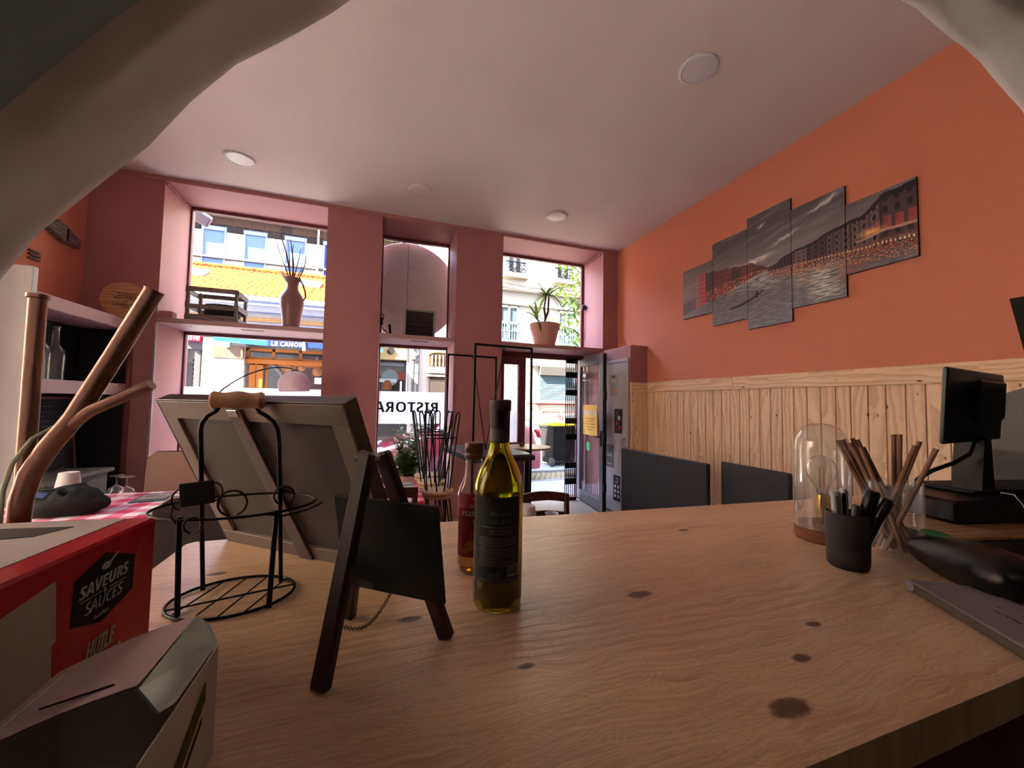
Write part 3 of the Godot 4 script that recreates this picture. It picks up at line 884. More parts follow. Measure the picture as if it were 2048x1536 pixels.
func meter_box() -> void:
	struct("trim_3", G.new().span(Vector3(2.88, 0, -4.6), Vector3(3.13, 2.125, -3.96), 0.002), mats["dusty rose paint"], "boxed rose column in the corner beside the street door", "boxing")
	var w := Node3D.new()
	w.name = "trim_4"
	add_child(w)
	tag(w, "knotty boards on the room side of the corner boxing", "wainscot")
	w.set_meta("kind", "structure")
	for i in 3:
		ob("plank", grained(Vector3(2.882 + i * 0.083, 0, -3.944), Vector3(0.081, 0, 0), Vector3(0, 1.56, 0), 0.016, 0.13 * i + 0.05), mats["pine board"], w)
	ob("top_rail", grained(Vector3(2.875, 1.665, -3.932), Vector3(0, -0.11, 0), Vector3(0.255, 0, 0), 0.028, 0.6), mats["pine board"], w)
	var o := Node3D.new()
	o.name = "door_2"
	add_child(o)
	o.position = Vector3(2.88, 0, -4.25)
	tag(o, "pale cupboard door with posters on the corner boxing", "door")
	o.set_meta("kind", "structure")
	var pale := M("pale door paint", Color(0.72, 0.68, 0.66), 0.4)
	ob("panel", G.new().span(Vector3(-0.012, 0.02, -0.24), Vector3(0.0, 1.93, 0.235), 0.003), pale, o)
	var fr := G.new()
	fr.span(Vector3(-0.02, 0.0, 0.235), Vector3(0.0, 1.97, 0.265), 0.003)
	fr.span(Vector3(-0.02, 0.0, -0.27), Vector3(0.0, 1.97, -0.24), 0.003)
	fr.span(Vector3(-0.02, 1.93, -0.24), Vector3(0.0, 1.97, 0.24), 0.003)
	ob("frame", fr, pale, o)
	ob("knob", G.new().ball(Vector3(-0.03, 0.97, 0.2), Vector3(0.016, 0.016, 0.016)), mats["steel"], o)
	# posters: printed sheets
	var P := [[1.64, -0.05, 0.17, 0.28, Color(0.62, 0.60, 0.56), 0], [1.18, 0.055, 0.17, 0.31, Color(0.10, 0.07, 0.07), 1], [0.72, -0.13, 0.18, 0.29, Color(0.40, 0.38, 0.37), 2], [0.33, 0.03, 0.15, 0.32, Color(0.11, 0.11, 0.12), 3]]
	for p in P:
		var s := ob("poster", G.new().box(Vector3(-0.0135, p[0], p[1]), Vector3(0.002, p[3], p[2])), M("poster %d" % p[5], p[4], 0.5), o)
		var B := Basis(Vector3.UP, -PI / 2)
		if p[5] == 0:
			ob("printed_pizza", G.new().cyl(Vector3(-0.0146, p[0] - 0.07, p[1] + 0.02), Vector3(-0.0152, p[0] - 0.07, p[1] + 0.02), 0.05, 3), M("pizza print", Color(0.85, 0.5, 0.2), 0.6), s)
			text("Pizza", 0.05, 0.0008, mats["white print"], s, Vector3(-0.0148, p[0] + 0.06, p[1]), B)
			ob("printed_leaf", G.new().box(Vector3(-0.0148, p[0] + 0.11, p[1]), Vector3(0.0006, 0.03, 0.06)), M("leaf print", Color(0.2, 0.35, 0.15), 0.6), s)
		elif p[5] == 1:
			for q in [[0.1, -0.02, 0.02, Color(0.2, 0.45, 0.2)], [0.04, 0.02, 0.03, Color(0.75, 0.72, 0.68)], [-0.03, -0.02, 0.028, Color(0.65, 0.12, 0.14)], [-0.08, 0.03, 0.025, Color(0.7, 0.15, 0.14)], [-0.1, -0.04, 0.02, Color(0.6, 0.1, 0.12)]]:
				ob("printed_spot", G.new().cyl(Vector3(-0.0146, p[0] + q[0], p[1] + q[1]), Vector3(-0.0152, p[0] + q[0], p[1] + q[1]), q[2], 12), M("spot %s" % str(q[3]), q[3], 0.6), s)
		elif p[5] == 2:
			text("Pasta", 0.045, 0.0008, mats["white print"], s, Vector3(-0.0148, p[0] + 0.01, p[1]), B)
			text("Amore", 0.04, 0.0008, mats["white print"], s, Vector3(-0.0148, p[0] - 0.1, p[1]), B, false)
			ob("printed_spot", G.new().cyl(Vector3(-0.0146, p[0] + 0.08, p[1]), Vector3(-0.0152, p[0] + 0.08, p[1]), 0.03, 12), M("spot green", Color(0.2, 0.4, 0.22), 0.6), s)
		else:
			for r in 3:
				for c in 2:
					ob("printed_icon", G.new().cyl(Vector3(-0.0146, p[0] + 0.02 - r * 0.06, p[1] - 0.035 + c * 0.07), Vector3(-0.0152, p[0] + 0.02 - r * 0.06, p[1] - 0.035 + c * 0.07), 0.021, 10), mats["white print"], s)
			ob("printed_arrow", G.new().tube(arc(Vector3(-0.015, p[0] + 0.1, p[1]), Vector3(0, 0, 0.03), Vector3(0, 0.03, 0), -2.5, 1.5, 10), 0.005, 5), mats["white print"], s)
const CY := 1.1   # counter top

func counter_top() -> void:
	var kn := [[1.35, 0.715, 0.014], [1.44, 0.665, 0.008], [1.12, 0.58, 0.006], [1.0, 0.445, 0.009], [1.53, 0.62, 0.007], [0.7, 0.21, 0.008], [1.35, 0.48, 0.012], [1.9, 0.4, 0.012], [1.65, 0.25, 0.008], [0.45, 0.5, 0.012], [2.4, 0.3, 0.014], [1.05, 0.12, 0.009]]
	var t := wood(2048, 512, 21, 46.0, 3.3, 0.8, Color(0.95, 0.795, 0.635), Color(0.76, 0.575, 0.43), kn, 1, 0.34, 0.55)
	var m := wood_mat("counter wood", t, Color(1, 1, 1), 0.34, 0.05)
	m.specular_mode = BaseMaterial3D.SPECULAR_SCHLICK_GGX
	var o := thing("counter", "long pale pine counter top running through the arch", "counter", Vector3.ZERO)
	var poly := PackedVector2Array()
	for p in [[-0.366, -0.835], [-0.366, -0.962], [-0.355, -0.973], [0.135, -0.967], [1.265, -0.889], [2.26, -0.82], [2.26, -0.235], [-0.462, -0.235], [-0.462, -0.457], [-0.95, -0.457], [-0.95, -0.835]]:
		poly.append(Vector2(p[0], -p[1]))
	var X := Transform3D(Basis(Vector3(1, 0, 0), Vector3(0, 0, -1), Vector3(0, 1, 0)), Vector3(0, CY - 0.02, 0))
	ob("worktop", G.new().prism(poly, 0.04, X, Vector2(1 / 3.3, -1 / 0.8), Vector2(0.955 / 3.3, 1.0 / 0.8)), m, o)
	var g := G.new().span(Vector3(-0.32, 0, -0.9), Vector3(2.2, CY - 0.04, -0.47)).span(Vector3(-0.9, 0, -0.8), Vector3(-0.32, CY - 0.04, -0.47))
	g.span(Vector3(-0.4, 0, -0.35), Vector3(2.2, CY - 0.04, -0.29))
	ob("front_panel", g, mats["rose frame"], o)

func counter_left_things() -> void:
	sauce_carton()
	open_carton()
	copper_tubes()
	wire_carrier()

func sauce_carton() -> void:
	var red := M("red carton", Color(0.80, 0.05, 0.11), 0.3)
	var grey := M("carton grey", Color(0.84, 0.79, 0.75), 0.6)
	var o := thing("food_carton", "large red printed carton with black hexagonal badge, leftmost on the counter", "carton", Vector3(-0.2585, CY, -0.598), -0.10)
	# local: x to the right face (x = 0), z runs towards the viewer
	var L := 0.30
	var H := 0.15
	var W := 0.17
	ob("body", G.new().span(Vector3(-W, 0.0, 0), Vector3(0, H, L), 0.003), red, o)
	var top := ob("top_panel", G.new().span(Vector3(-W + 0.004, H - 0.0005, 0.002), Vector3(-0.030, H + 0.0008, L - 0.002), 0.0003), grey, o)
	ob("stain_print", G.new().prism(PackedVector2Array([Vector2(-0.16, -0.025), Vector2(-0.062, -0.03), Vector2(-0.075, -0.06), Vector2(-0.16, -0.075)]), 0.0008, Transform3D(Basis(Vector3.RIGHT, -PI / 2), Vector3(0, H + 0.001, 0))), M("dark print", Color(0.2, 0.16, 0.16), 0.7), top)
	var B := Basis(Vector3.UP, PI / 2)   # text on the right face reads from near to far: x axis -> -z
	var face := func(z: float, y: float) -> Vector3: return Vector3(0.0012, y, z)
	# hexagon badge
	var hx := PackedVector2Array([Vector2(-0.114, 0.122), Vector2(-0.077, 0.136), Vector2(-0.036, 0.119), Vector2(-0.037, 0.081), Vector2(-0.080, 0.067), Vector2(-0.115, 0.080)])
	var bd := ob("badge", G.new().prism(hx, 0.0012, Transform3D(B, Vector3(0.0004, 0, 0))), mats["black print"], o)
	var sk := Basis(Vector3(1, 0.03, 0), Vector3(0.16, 1, 0), Vector3(0, 0, 1))
	text_in("SAVEURS", 0.061, 0.0115, 0.0006, mats["white print"], bd, face.call(0.077, 0.108), B * sk)
	text_in("SAUCES", 0.047, 0.0115, 0.0006, mats["white print"], bd, face.call(0.077, 0.0895), B * sk, false)
	text_in("&", 0.004, 0.004, 0.0006, mats["white print"], bd, face.call(0.077, 0.0985), B)
	ob("rule", G.new().box(face.call(0.094, 0.0985), Vector3(0.0006, 0.0007, 0.026)), mats["white print"], bd)
	ob("rule", G.new().box(face.call(0.06, 0.0985), Vector3(0.0006, 0.0007, 0.024)), mats["white print"], bd)
	ob("spoon", G.new().ball(face.call(0.077, 0.123), Vector3(0.0006, 0.0038, 0.0065), 12, 6).bar(face.call(0.072, 0.125), face.call(0.062, 0.132), 0.0006, 0.0016), mats["white print"], bd)
	text_in("huiles", 0.018, 0.0035, 0.0006, mats["white print"], bd, face.call(0.080, 0.076), B * sk, false)
	text_in("HUILE", 0.034, 0.0175, 0.0006, mats["white print"], o, face.call(0.0785, 0.045), B * sk)
	text_in("COLZA", 0.044, 0.018, 0.0006, mats["white print"], o, face.call(0.072, 0.022), B * sk)
	# pale panel and the second badge, nearer to us
	var pp := PackedVector2Array([Vector2(-0.27, 0.02), Vector2(-0.166, 0.02), Vector2(-0.132, 0.041), Vector2(-0.134, 0.076), Vector2(-0.130, 0.077), Vector2(-0.134, 0.132), Vector2(-0.18, 0.123), Vector2(-0.27, 0.115)])
	ob("pale_panel", G.new().prism(pp, 0.0009, Transform3D(B, Vector3(0.0004, 0, 0))), grey, o)
	var b2 := ob("badge", G.new().prism(PackedVector2Array([Vector2(-0.168, 0.012), Vector2(-0.147, 0.003), Vector2(-0.121, 0.009), Vector2(-0.122, 0.035), Vector2(-0.134, 0.041), Vector2(-0.158, 0.032)]), 0.0012, Transform3D(B, Vector3(0.0008, 0, 0))), mats["black print"], o)
	text_in("SAVEURS", 0.034, 0.006, 0.0006, mats["white print"], b2, Vector3(0.0016, 0.025, 0.145), B * sk)
	text_in("SAUCES", 0.026, 0.006, 0.0006, mats["white print"], b2, Vector3(0.0016, 0.015, 0.145), B * sk, false)

func open_carton() -> void:
	var white := M("white card", Color(0.86, 0.82, 0.78), 0.5)
	var gloss := M("glossy white card", Color(0.84, 0.88, 0.85), 0.2)
	var pink := M("pinkish card", Color(0.82, 0.70, 0.70), 0.45)
	var o := thing("open_carton", "small white carton with its flap up, in front of the red carton", "carton", Vector3(-0.125, CY, -0.40))
	var t := 0.0014
	# right wall, back wall, left wall, floor; the near end stays open
	ob("right_wall", G.new().span(Vector3(-t, 0, 0), Vector3(0, 0.088, 0.115), 0.0004), white, o)
	ob("back_wall", G.new().span(Vector3(-0.10, 0, 0), Vector3(-t, 0.085, t), 0.0004), white, o)
	ob("left_wall", G.new().span(Vector3(-0.10, 0, 0), Vector3(-0.10 + t, 0.085, 0.115), 0.0004), white, o)
	ob("floor", G.new().span(Vector3(-0.10, 0, 0), Vector3(0, t, 0.115), 0.0004), white, o)
	var g := G.new()
	var flap := [Vector3(-0.002, 0.088, -0.004), Vector3(-0.002, 0.09, 0.068), Vector3(-0.006, 0.093, 0.080), Vector3(-0.021, 0.106, 0.072), Vector3(-0.022, 0.108, -0.016), Vector3(-0.012, 0.1, -0.014)]
	g.face(flap, Vector3(-0.05, 0.05, 0.05))
	g.face(flap.map(func(p: Vector3) -> Vector3: return p + Vector3(-0.001, -0.001, 0)), Vector3(0.05, 0.2, 0.05))
	ob("tuck_flap", g, gloss, o)
	g = G.new()
	g.grid(8, 4, func(u: float, v: float) -> Vector3: return Vector3(lerpf(-0.022, -0.112, u), 0.108 - 0.018 * u - 0.012 * u * u, lerpf(0.072 - 0.004 * u, -0.016, v)))
	g.grid(8, 4, func(u: float, v: float) -> Vector3: return Vector3(lerpf(-0.022, -0.112, u), 0.1066 - 0.018 * u - 0.012 * u * u, lerpf(-0.016, 0.072 - 0.004 * u, v)))
	ob("lid_flap", g, pink, o)
	ob("crease", G.new().tube([Vector3(-0.04, 0.1045, 0.060), Vector3(-0.08, 0.094, 0.055)], 0.0007, 5), M("dark print", Color.WHITE), o)
	ob("printed_band", G.new().prism(PackedVector2Array([Vector2(-0.095, 0.02), Vector2(-0.025, 0.06), Vector2(-0.025, 0.074), Vector2(-0.095, 0.036)]), 0.0006, Transform3D(Basis(Vector3.UP, PI / 2), Vector3(0.0006, 0, 0))), M("olive print", Color(0.28, 0.27, 0.13), 0.6), o)
	ob("printed_line", G.new().prism(PackedVector2Array([Vector2(-0.09, 0.012), Vector2(-0.03, 0.046), Vector2(-0.03, 0.05), Vector2(-0.09, 0.016)]), 0.0006, Transform3D(Basis(Vector3.UP, PI / 2), Vector3(0.0006, 0, 0))), M("dark print", Color.WHITE), o)

func copper_tubes() -> void:
	var m := M("brushed copper", Color(0.55, 0.42, 0.37), 0.33, 0.9)
	var o := thing("tube_stand", "branched brushed copper tube stand behind the red carton", "tube stand", Vector3(-0.412, CY, -0.65))
	ob("upright", G.new().tube([Vector3(-0.007, 0, 0), Vector3(-0.004, 0.16, 0), Vector3(-0.004, 0.42, 0)], 0.0085, 16), m, o)
	ob("collar", G.new().lathe([Vector2(0.0085, 0), Vector2(0.0105, 0.001), Vector2(0.0105, 0.006), Vector2(0, 0.0065)], 20, Transform3D(Basis.IDENTITY, Vector3(-0.004, 0.42, 0))), m, o)
	var p := [Vector3(0.0, 0.0, 0.012), Vector3(0.0, 0.12, 0.012), Vector3(0.002, 0.17, 0.012), Vector3(0.010, 0.202, 0.014), Vector3(0.026, 0.234, 0.016), Vector3(0.05, 0.272, 0.018), Vector3(0.086, 0.352, 0.02), Vector3(0.123, 0.438, 0.022)]
	ob("long_branch", G.new().tube(p, 0.0105, 18), m, o)
	var d := (p[7] - p[6] as Vector3).normalized()
	ob("mouth", G.new().tube([p[7], p[7] + d * 0.002], 0.0112, 18), m, o)
	ob("short_branch", G.new().tube([Vector3(0.04, 0.256, 0.018), Vector3(0.07, 0.281, 0.026), Vector3(0.13, 0.314, 0.032)], 0.007, 16), m, o)
	ob("end_plug", G.new().tube([Vector3(0.13, 0.314, 0.032), Vector3(0.1312, 0.3147, 0.0322)], 0.0068, 16), M("cream plug", Color(0.78, 0.72, 0.64), 0.5), o)
	ob("base", G.new().lathe([Vector2(0, 0), Vector2(0.035, 0), Vector2(0.035, 0.006), Vector2(0.0, 0.009)], 28), m, o)
	tag(ob("cable", G.new().tube([Vector3(-0.395, 1.36, -0.66), Vector3(-0.405, 1.345, -0.64), Vector3(-0.4135, 1.317, -0.628), Vector3(-0.4175, 1.285, -0.624), Vector3(-0.4165, 1.25, -0.622), Vector3(-0.415, 1.19, -0.62), Vector3(-0.42, 1.103, -0.63)], 0.0025, 8), M("pale green cable", Color(0.72, 0.76, 0.62), 0.5)), "thin pale green cable hanging beside the copper tubes", "cable")

func wire_carrier() -> void:
	var m := M("dark wire", Color(0.045, 0.04, 0.042), 0.45, 0.4)
	var o := thing("bottle_carrier", "black wire bottle carrier with turned wooden handle and a hanging slate tag", "bottle carrier", Vector3(-0.2, CY, -0.69))
	var ell := func(cx: float, y: float, cz: float, a: float, b: float, n: int) -> Array:
		var r := []
		for i in n: r.append(Vector3(cx + a * cos(TAU * i / n), y, cz + b * sin(TAU * i / n)))
		return r
	ob("base_ring", G.new().tube(ell.call(0, 0.003, 0, 0.08, 0.064, 48), 0.0022, 8, true), m, o)
	for i in 4:
		var x := -0.048 + i * 0.03
		ob("base_wire", G.new().tube([Vector3(x - 0.012, 0.004, 0.064 * sqrt(1 - pow((x - 0.012) / 0.08, 2))), Vector3(x + 0.02, 0.004, -0.064 * sqrt(1 - pow((x + 0.02) / 0.08, 2)))], 0.0011, 6), m, o)
	ob("base_wire", G.new().tube([Vector3(-0.072, 0.005, 0.026), Vector3(0.078, 0.005, -0.01)], 0.0014, 6), m, o)
	ob("top_ring", G.new().tube(ell.call(0, 0.137, 0.0, 0.105, 0.072, 56), 0.0019, 8, true), m, o)
	ob("post", G.new().tube([Vector3(-0.054, 0, 0.036), Vector3(-0.054, 0.137, 0.046)], 0.0036, 8), m, o)
	ob("post", G.new().tube([Vector3(0.057, 0, 0.046), Vector3(0.062, 0.137, 0.050)], 0.0036, 8), m, o)
	ob("bail", G.new().tube([Vector3(-0.053, 0, -0.041), Vector3(-0.050, 0.25, 0.006), Vector3(-0.048, 0.262, 0.008), Vector3(-0.040, 0.273, 0.011), Vector3(-0.030, 0.279, 0.013), Vector3(-0.026, 0.286, 0.014), Vector3(-0.025, 0.292, 0.015)], 0.0032, 8), m, o)
	ob("bail", G.new().tube([Vector3(0.054, 0, -0.038), Vector3(0.052, 0.23, 0.004), Vector3(0.050, 0.25, 0.008), Vector3(0.044, 0.264, 0.011), Vector3(0.034, 0.273, 0.013), Vector3(0.0255, 0.278, 0.014), Vector3(0.022, 0.287, 0.015)], 0.0032, 8), m, o)
	var hp := []
	for i in 25:
		var t := i / 24.0
		var r := 0.0126 + 0.0014 * cos(t * TAU * 2.0)
		if t < 0.06: r *= sqrt(t / 0.06)
		if t > 0.94: r *= sqrt((1 - t) / 0.06)
		hp.append(Vector2(r, lerpf(-0.036, 0.036, t)))
	ob("handle", G.new().lathe(hp, 20, Transform3D(Basis(Vector3.BACK, PI / 2), Vector3(-0.0025, 0.2955, 0.015))), M("turned beech", Color(0.80, 0.60, 0.43), 0.45), o)
	for c in [[0.012, 0.155, 0.064, 0.017], [0.066, 0.153, 0.025, 0.0135], [-0.03, 0.13, 0.069, 0.010]]:
		ob("scroll", G.new().tube(arc(Vector3(c[0], c[1], c[2]), Vector3(c[3], 0, 0), Vector3(0, c[3], 0), -1.2, 4.6, 22), 0.0015, 6), m, o)
	ob("scroll", G.new().tube([Vector3(0.045, 0.137, 0.06), Vector3(0.07, 0.128, 0.045), Vector3(0.1, 0.131, 0.03), Vector3(0.118, 0.138, 0.02)], 0.0015, 6), m, o)
	# slate tag on its wire loop
	var tg := thing("slate_tag", "small black slate tag hanging from the wire bottle carrier", "slate tag", Vector3(-0.2235, 1.257, -0.612), 0.12)
	ob("slate", G.new().box(Vector3(0, 0.0165, 0), Vector3(0.036, 0.030, 0.004), 0.0008, Basis(Vector3.BACK, 0.08)), mats["matt black"], tg)
	ob("loop", G.new().tube(arc(Vector3(0.018, 0.017, 0), Vector3(0.009, 0, 0), Vector3(0, 0.012, 0), -1.6, 1.9, 14), 0.0011, 6), m, tg)
	ob("loop", G.new().tube(arc(Vector3(-0.017, 0.010, 0), Vector3(-0.009, 0, 0), Vector3(0, 0.013, 0), -1.6, 1.9, 14), 0.0011, 6), m, tg)
	ob("hook", G.new().tube([Vector3(-0.024, 0.004, 0), Vector3(-0.026, -0.01, 0), Vector3(-0.02, -0.02, 0)], 0.0012, 6), m, tg)

func oriented(o: Node3D, a: Vector3, x: Vector3, y: Vector3) -> void:   # origin and two edge directions
	var ex := x.normalized()
	var ey := (y - ex * y.dot(ex)).normalized()
	o.transform = Transform3D(Basis(ex, ey, ex.cross(ey)), a)

func counter_mid_things() -> void:
	leaning_board()
	small_easel()
	wine_bottle()
	oil_bottle()

func leaning_board() -> void:
	# seen from behind: a framed chalkboard that leans on the carrier's handle; local x along the foot, y up the board, z to its back
	var o := thing("framed_board", "large framed chalkboard seen from behind, leaning over the wire carrier", "chalkboard", Vector3.ZERO)
	oriented(o, Vector3(-0.286, 1.1005, -0.972), Vector3(0.330, 0, 0.273), Vector3(-0.088, 0.295, 0.107))
	var W := 0.4286
	var H := 0.326
	var wood_m: Material = M("strip wood grey", Color(0.50, 0.44, 0.40), 0.6)
	var sw := 0.034
	for q in [[Vector3(0, 0, 0), Vector3(W, sw, 0.011)], [Vector3(0, H - sw, 0), Vector3(W, H, 0.011)], [Vector3(0, sw, 0), Vector3(sw, H - sw, 0.011)], [Vector3(W - sw, sw, 0), Vector3(W, H - sw, 0.011)]]:
		ob("frame_strip", G.new().span(q[0], q[1], 0.0012), wood_m, o)
	var dark := M("black lacquer edge", Color(0.035, 0.033, 0.035), 0.4)
	ob("outer_edge", G.new().span(Vector3(W, 0, -0.014), Vector3(W + 0.004, H, 0.0105), 0.0008).span(Vector3(-0.004, H, -0.014), Vector3(W + 0.004, H + 0.003, 0.0105), 0.0008).span(Vector3(-0.004, 0, -0.014), Vector3(0, H, 0.0105), 0.0008), dark, o)
	ob("backing", G.new().span(Vector3(sw - 0.004, sw - 0.004, 0.002), Vector3(W - sw + 0.004, H - sw + 0.004, 0.005)), M("grey hardboard", Color(0.29, 0.265, 0.26), 0.7), o)
	ob("slate", G.new().span(Vector3(0, 0, -0.014), Vector3(W, H, 0.0)), mats["matt black"], o)
	ob("strut", G.new().bar(Vector3(0.201, 0.318, 0.014), Vector3(0.226, 0.004, 0.014), 0.032, 0.005, 0.001, Vector3.BACK), M("strut board", Color(0.40, 0.34, 0.34), 0.7), o)
	ob("hinge", G.new().box(Vector3(0.2, 0.31, 0.0172), Vector3(0.024, 0.012, 0.002), 0.0005), mats["steel"], o)

func small_easel() -> void:
	var m := M("plum stained wood", Color(0.20, 0.11, 0.15), 0.5)
	var o := thing("table_easel", "small plum coloured A-frame table easel standing mid counter", "easel", Vector3(0, CY, -0.51))
	var ap := Vector3(-0.006, 0.237, 0.006)
	var nb := Vector3(0.1, 0, 0)
	for q in [[Vector3(-0.05, 0.001, 0.062), Vector3(-0.014, 0.236, 0.012)], [Vector3(0.088, 0.001, 0.013), Vector3(0.003, 0.235, 0.003)], [Vector3(-0.034, 0.001, -0.074), Vector3(-0.016, 0.234, -0.008)]]:
		ob("leg", G.new().bar(q[0], q[1], 0.021, 0.013, 0.003, Vector3(0.59, 0.2, -0.78)), m, o)
	ob("hinge_pin", G.new().cyl(ap + Vector3(-0.022, -0.008, 0.006), ap + Vector3(0.022, -0.008, -0.004), 0.0035, 10), mats["steel"], o)
	# chain between the legs
	var ch := []
	for i in 27:
		var t := i / 26.0
		var p := Vector3(-0.032, 0.052, 0.045).lerp(Vector3(0.022, 0.047, -0.034), t)
		p.y -= 0.020 * sin(t * PI)
		ch.append(p)
	for i in 26:
		var a: Vector3 = ch[i]
		var b: Vector3 = ch[i + 1]
		var d := (b - a).normalized()
		var s := d.cross(Vector3.UP).normalized()
		if i % 2 == 1: s = s.cross(d)
		var g := G.new().tube(arc((a + b) / 2, d * 0.0032, s * 0.0019, 0, TAU * 11.0 / 12.0, 11), 0.0005, 5, true)
		ob("chain_link", g, M("chain brass", Color(0.35, 0.27, 0.16), 0.35, 0.9), o)
	var sl := thing("slate_board", "black slate panel resting on the small easel", "slate", Vector3.ZERO)
	var tl := Vector3(-0.057, 1.277, -0.543)
	oriented(sl, Vector3(-0.037, 1.1585, -0.557), Vector3(0.117, 0.0, 0.089), tl - Vector3(-0.037, 1.1585, -0.557))
	ob("panel", G.new().span(Vector3(0, 0, -0.002), Vector3(0.1475, 0.121, 0.0025), 0.0008), M("slate black", Color(0.022, 0.022, 0.024), 0.75), sl)
	ob("edge", G.new().span(Vector3(0, 0.121, -0.002), Vector3(0.1475, 0.1225, 0.0025), 0.0004), M("slate edge", Color(0.07, 0.06, 0.065), 0.6), sl)

func wine_bottle() -> void:
	var o := thing("wine_bottle", "dark green wine bottle with black label, centre of the counter", "wine bottle", Vector3(0.1745, CY, -0.5655))
	var gm := M("bottle green glass", Color(0.80, 0.76, 0.10, 0.02), 0.03)
	gm.refraction_enabled = true
	gm.refraction_scale = 0.05
	gm.transparency = BaseMaterial3D.TRANSPARENCY_ALPHA
	var out := [Vector2(0, 0.012), Vector2(0.012, 0.008), Vector2(0.026, 0.001), Vector2(0.033, 0.0), Vector2(0.0362, 0.004), Vector2(0.0369, 0.012), Vector2(0.0369, 0.165), Vector2(0.0362, 0.176), Vector2(0.0340, 0.187), Vector2(0.0295, 0.199), Vector2(0.0240, 0.210), Vector2(0.0190, 0.220), Vector2(0.0160, 0.230), Vector2(0.0150, 0.242), Vector2(0.0146, 0.300), Vector2(0.0105, 0.300)]
	var ins := [Vector2(0.0100, 0.298), Vector2(0.0108, 0.242), Vector2(0.0122, 0.230), Vector2(0.0155, 0.219), Vector2(0.0208, 0.208), Vector2(0.0264, 0.197), Vector2(0.0308, 0.185), Vector2(0.0330, 0.175), Vector2(0.0337, 0.165), Vector2(0.0337, 0.014), Vector2(0.031, 0.006), Vector2(0.012, 0.014), Vector2(0, 0.018)]
	ob("glass", G.new().lathe(out + ins, 48), gm, o)
	var wm := M("red wine", Color(0.03, 0.004, 0.008), 0.05)
	ob("wine", G.new().lathe([Vector2(0, 0.0185), Vector2(0.012, 0.0145), Vector2(0.0305, 0.0065), Vector2(0.0333, 0.014), Vector2(0.0333, 0.155), Vector2(0, 0.1555)], 40), wm, o)
	var cap := M("aubergine foil", Color(0.25, 0.16, 0.21), 0.5)
	cap.metallic = 0.1
	ob("capsule", G.new().lathe([Vector2(0.0152, 0.259), Vector2(0.0154, 0.286), Vector2(0.0168, 0.287), Vector2(0.0168, 0.302), Vector2(0.015, 0.3035), Vector2(0, 0.3035)], 32), cap, o)
	ob("capsule_band", G.new().lathe([Vector2(0.0151, 0.238), Vector2(0.0153, 0.259)], 32), M("band grey", Color(0.36, 0.33, 0.34), 0.5), o)
	# label: a sleeve round the front two thirds
	var dir := atan2(-0.1745, 0.5655)   # the label faces the viewer
	var lab := G.new()
	var R := 0.0372
	lab.grid(28, 2, func(u: float, v: float) -> Vector3:
		var a := dir - 1.25 + u * 2.18
		return Vector3(sin(a) * R, lerpf(0.043, 0.163, v), cos(a) * R))
	var lb := ob("label", lab, M("label black", Color(0.018, 0.018, 0.02), 0.7), o)
	var ink := M("label silver print", Color(0.42, 0.40, 0.40), 0.6)
	# printing bent round the glass: each piece is tangent to the cylinder
	var put := func(y: float, w: float, off: float, h: float) -> void:
		var g := G.new()
		g.grid(10, 1, func(u: float, v: float) -> Vector3:
			var a := dir + off + (u - 0.5) * w / R
			return Vector3(sin(a) * (R + 0.0002), y + (v - 0.5) * h, cos(a) * (R + 0.0002)))
		ob("print_line", g, ink, lb)
	for t in [["Volcetto", 0.0098, 0.1395, true], ["CHIANTI", 0.0095, 0.1285, false], ["RISERVA", 0.0095, 0.1135, false]]:
		var s: String = t[0]
		var n := s.length()
		for i in n:
			var a := dir + 0.12 + (i - (n - 1) * 0.5) * 0.0044 / R * (0.9 if t[3] else 1.08)
			text(s[i], t[1], 0.0003, ink, lb, Vector3(sin(a) * (R + 0.0003), t[2], cos(a) * (R + 0.0003)), Basis(Vector3.UP, a), false, true, "letter")
	put.call(0.1205, 0.054, 0.0, 0.0012)
	for i in 13:
		put.call(0.105 - i * 0.0032, 0.058 if i % 5 != 4 else 0.034, -0.03 if i % 5 != 4 else -0.3, 0.0011)
	for i in 3: put.call(0.0565 - i * 0.003, 0.02, -0.1, 0.001)
	put.call(0.0475, 0.056, -0.03, 0.0009)
	put.call(0.045, 0.056, -0.03, 0.0009)
	var bc := G.new()
	bc.grid(8, 1, func(u: float, v: float) -> Vector3:
		var a := dir + 0.38 + u * 0.5
		return Vector3(sin(a) * (R + 0.0002), lerpf(0.051, 0.067, v), cos(a) * (R + 0.0002)))
	var bcm := ob("barcode_field", bc, M("barcode white", Color(0.5, 0.48, 0.46), 0.7), lb)
	for i in 12:
		var a := dir + 0.42 + i * 0.035
		ob("bar", G.new().box(Vector3(sin(a) * (R + 0.0004), 0.0595, cos(a) * (R + 0.0004)), Vector3([0.0005, 0.0009, 0.0004][i % 3], 0.012, 0.0003), 0.0, Basis(Vector3.UP, a)), mats["black print"], bcm)

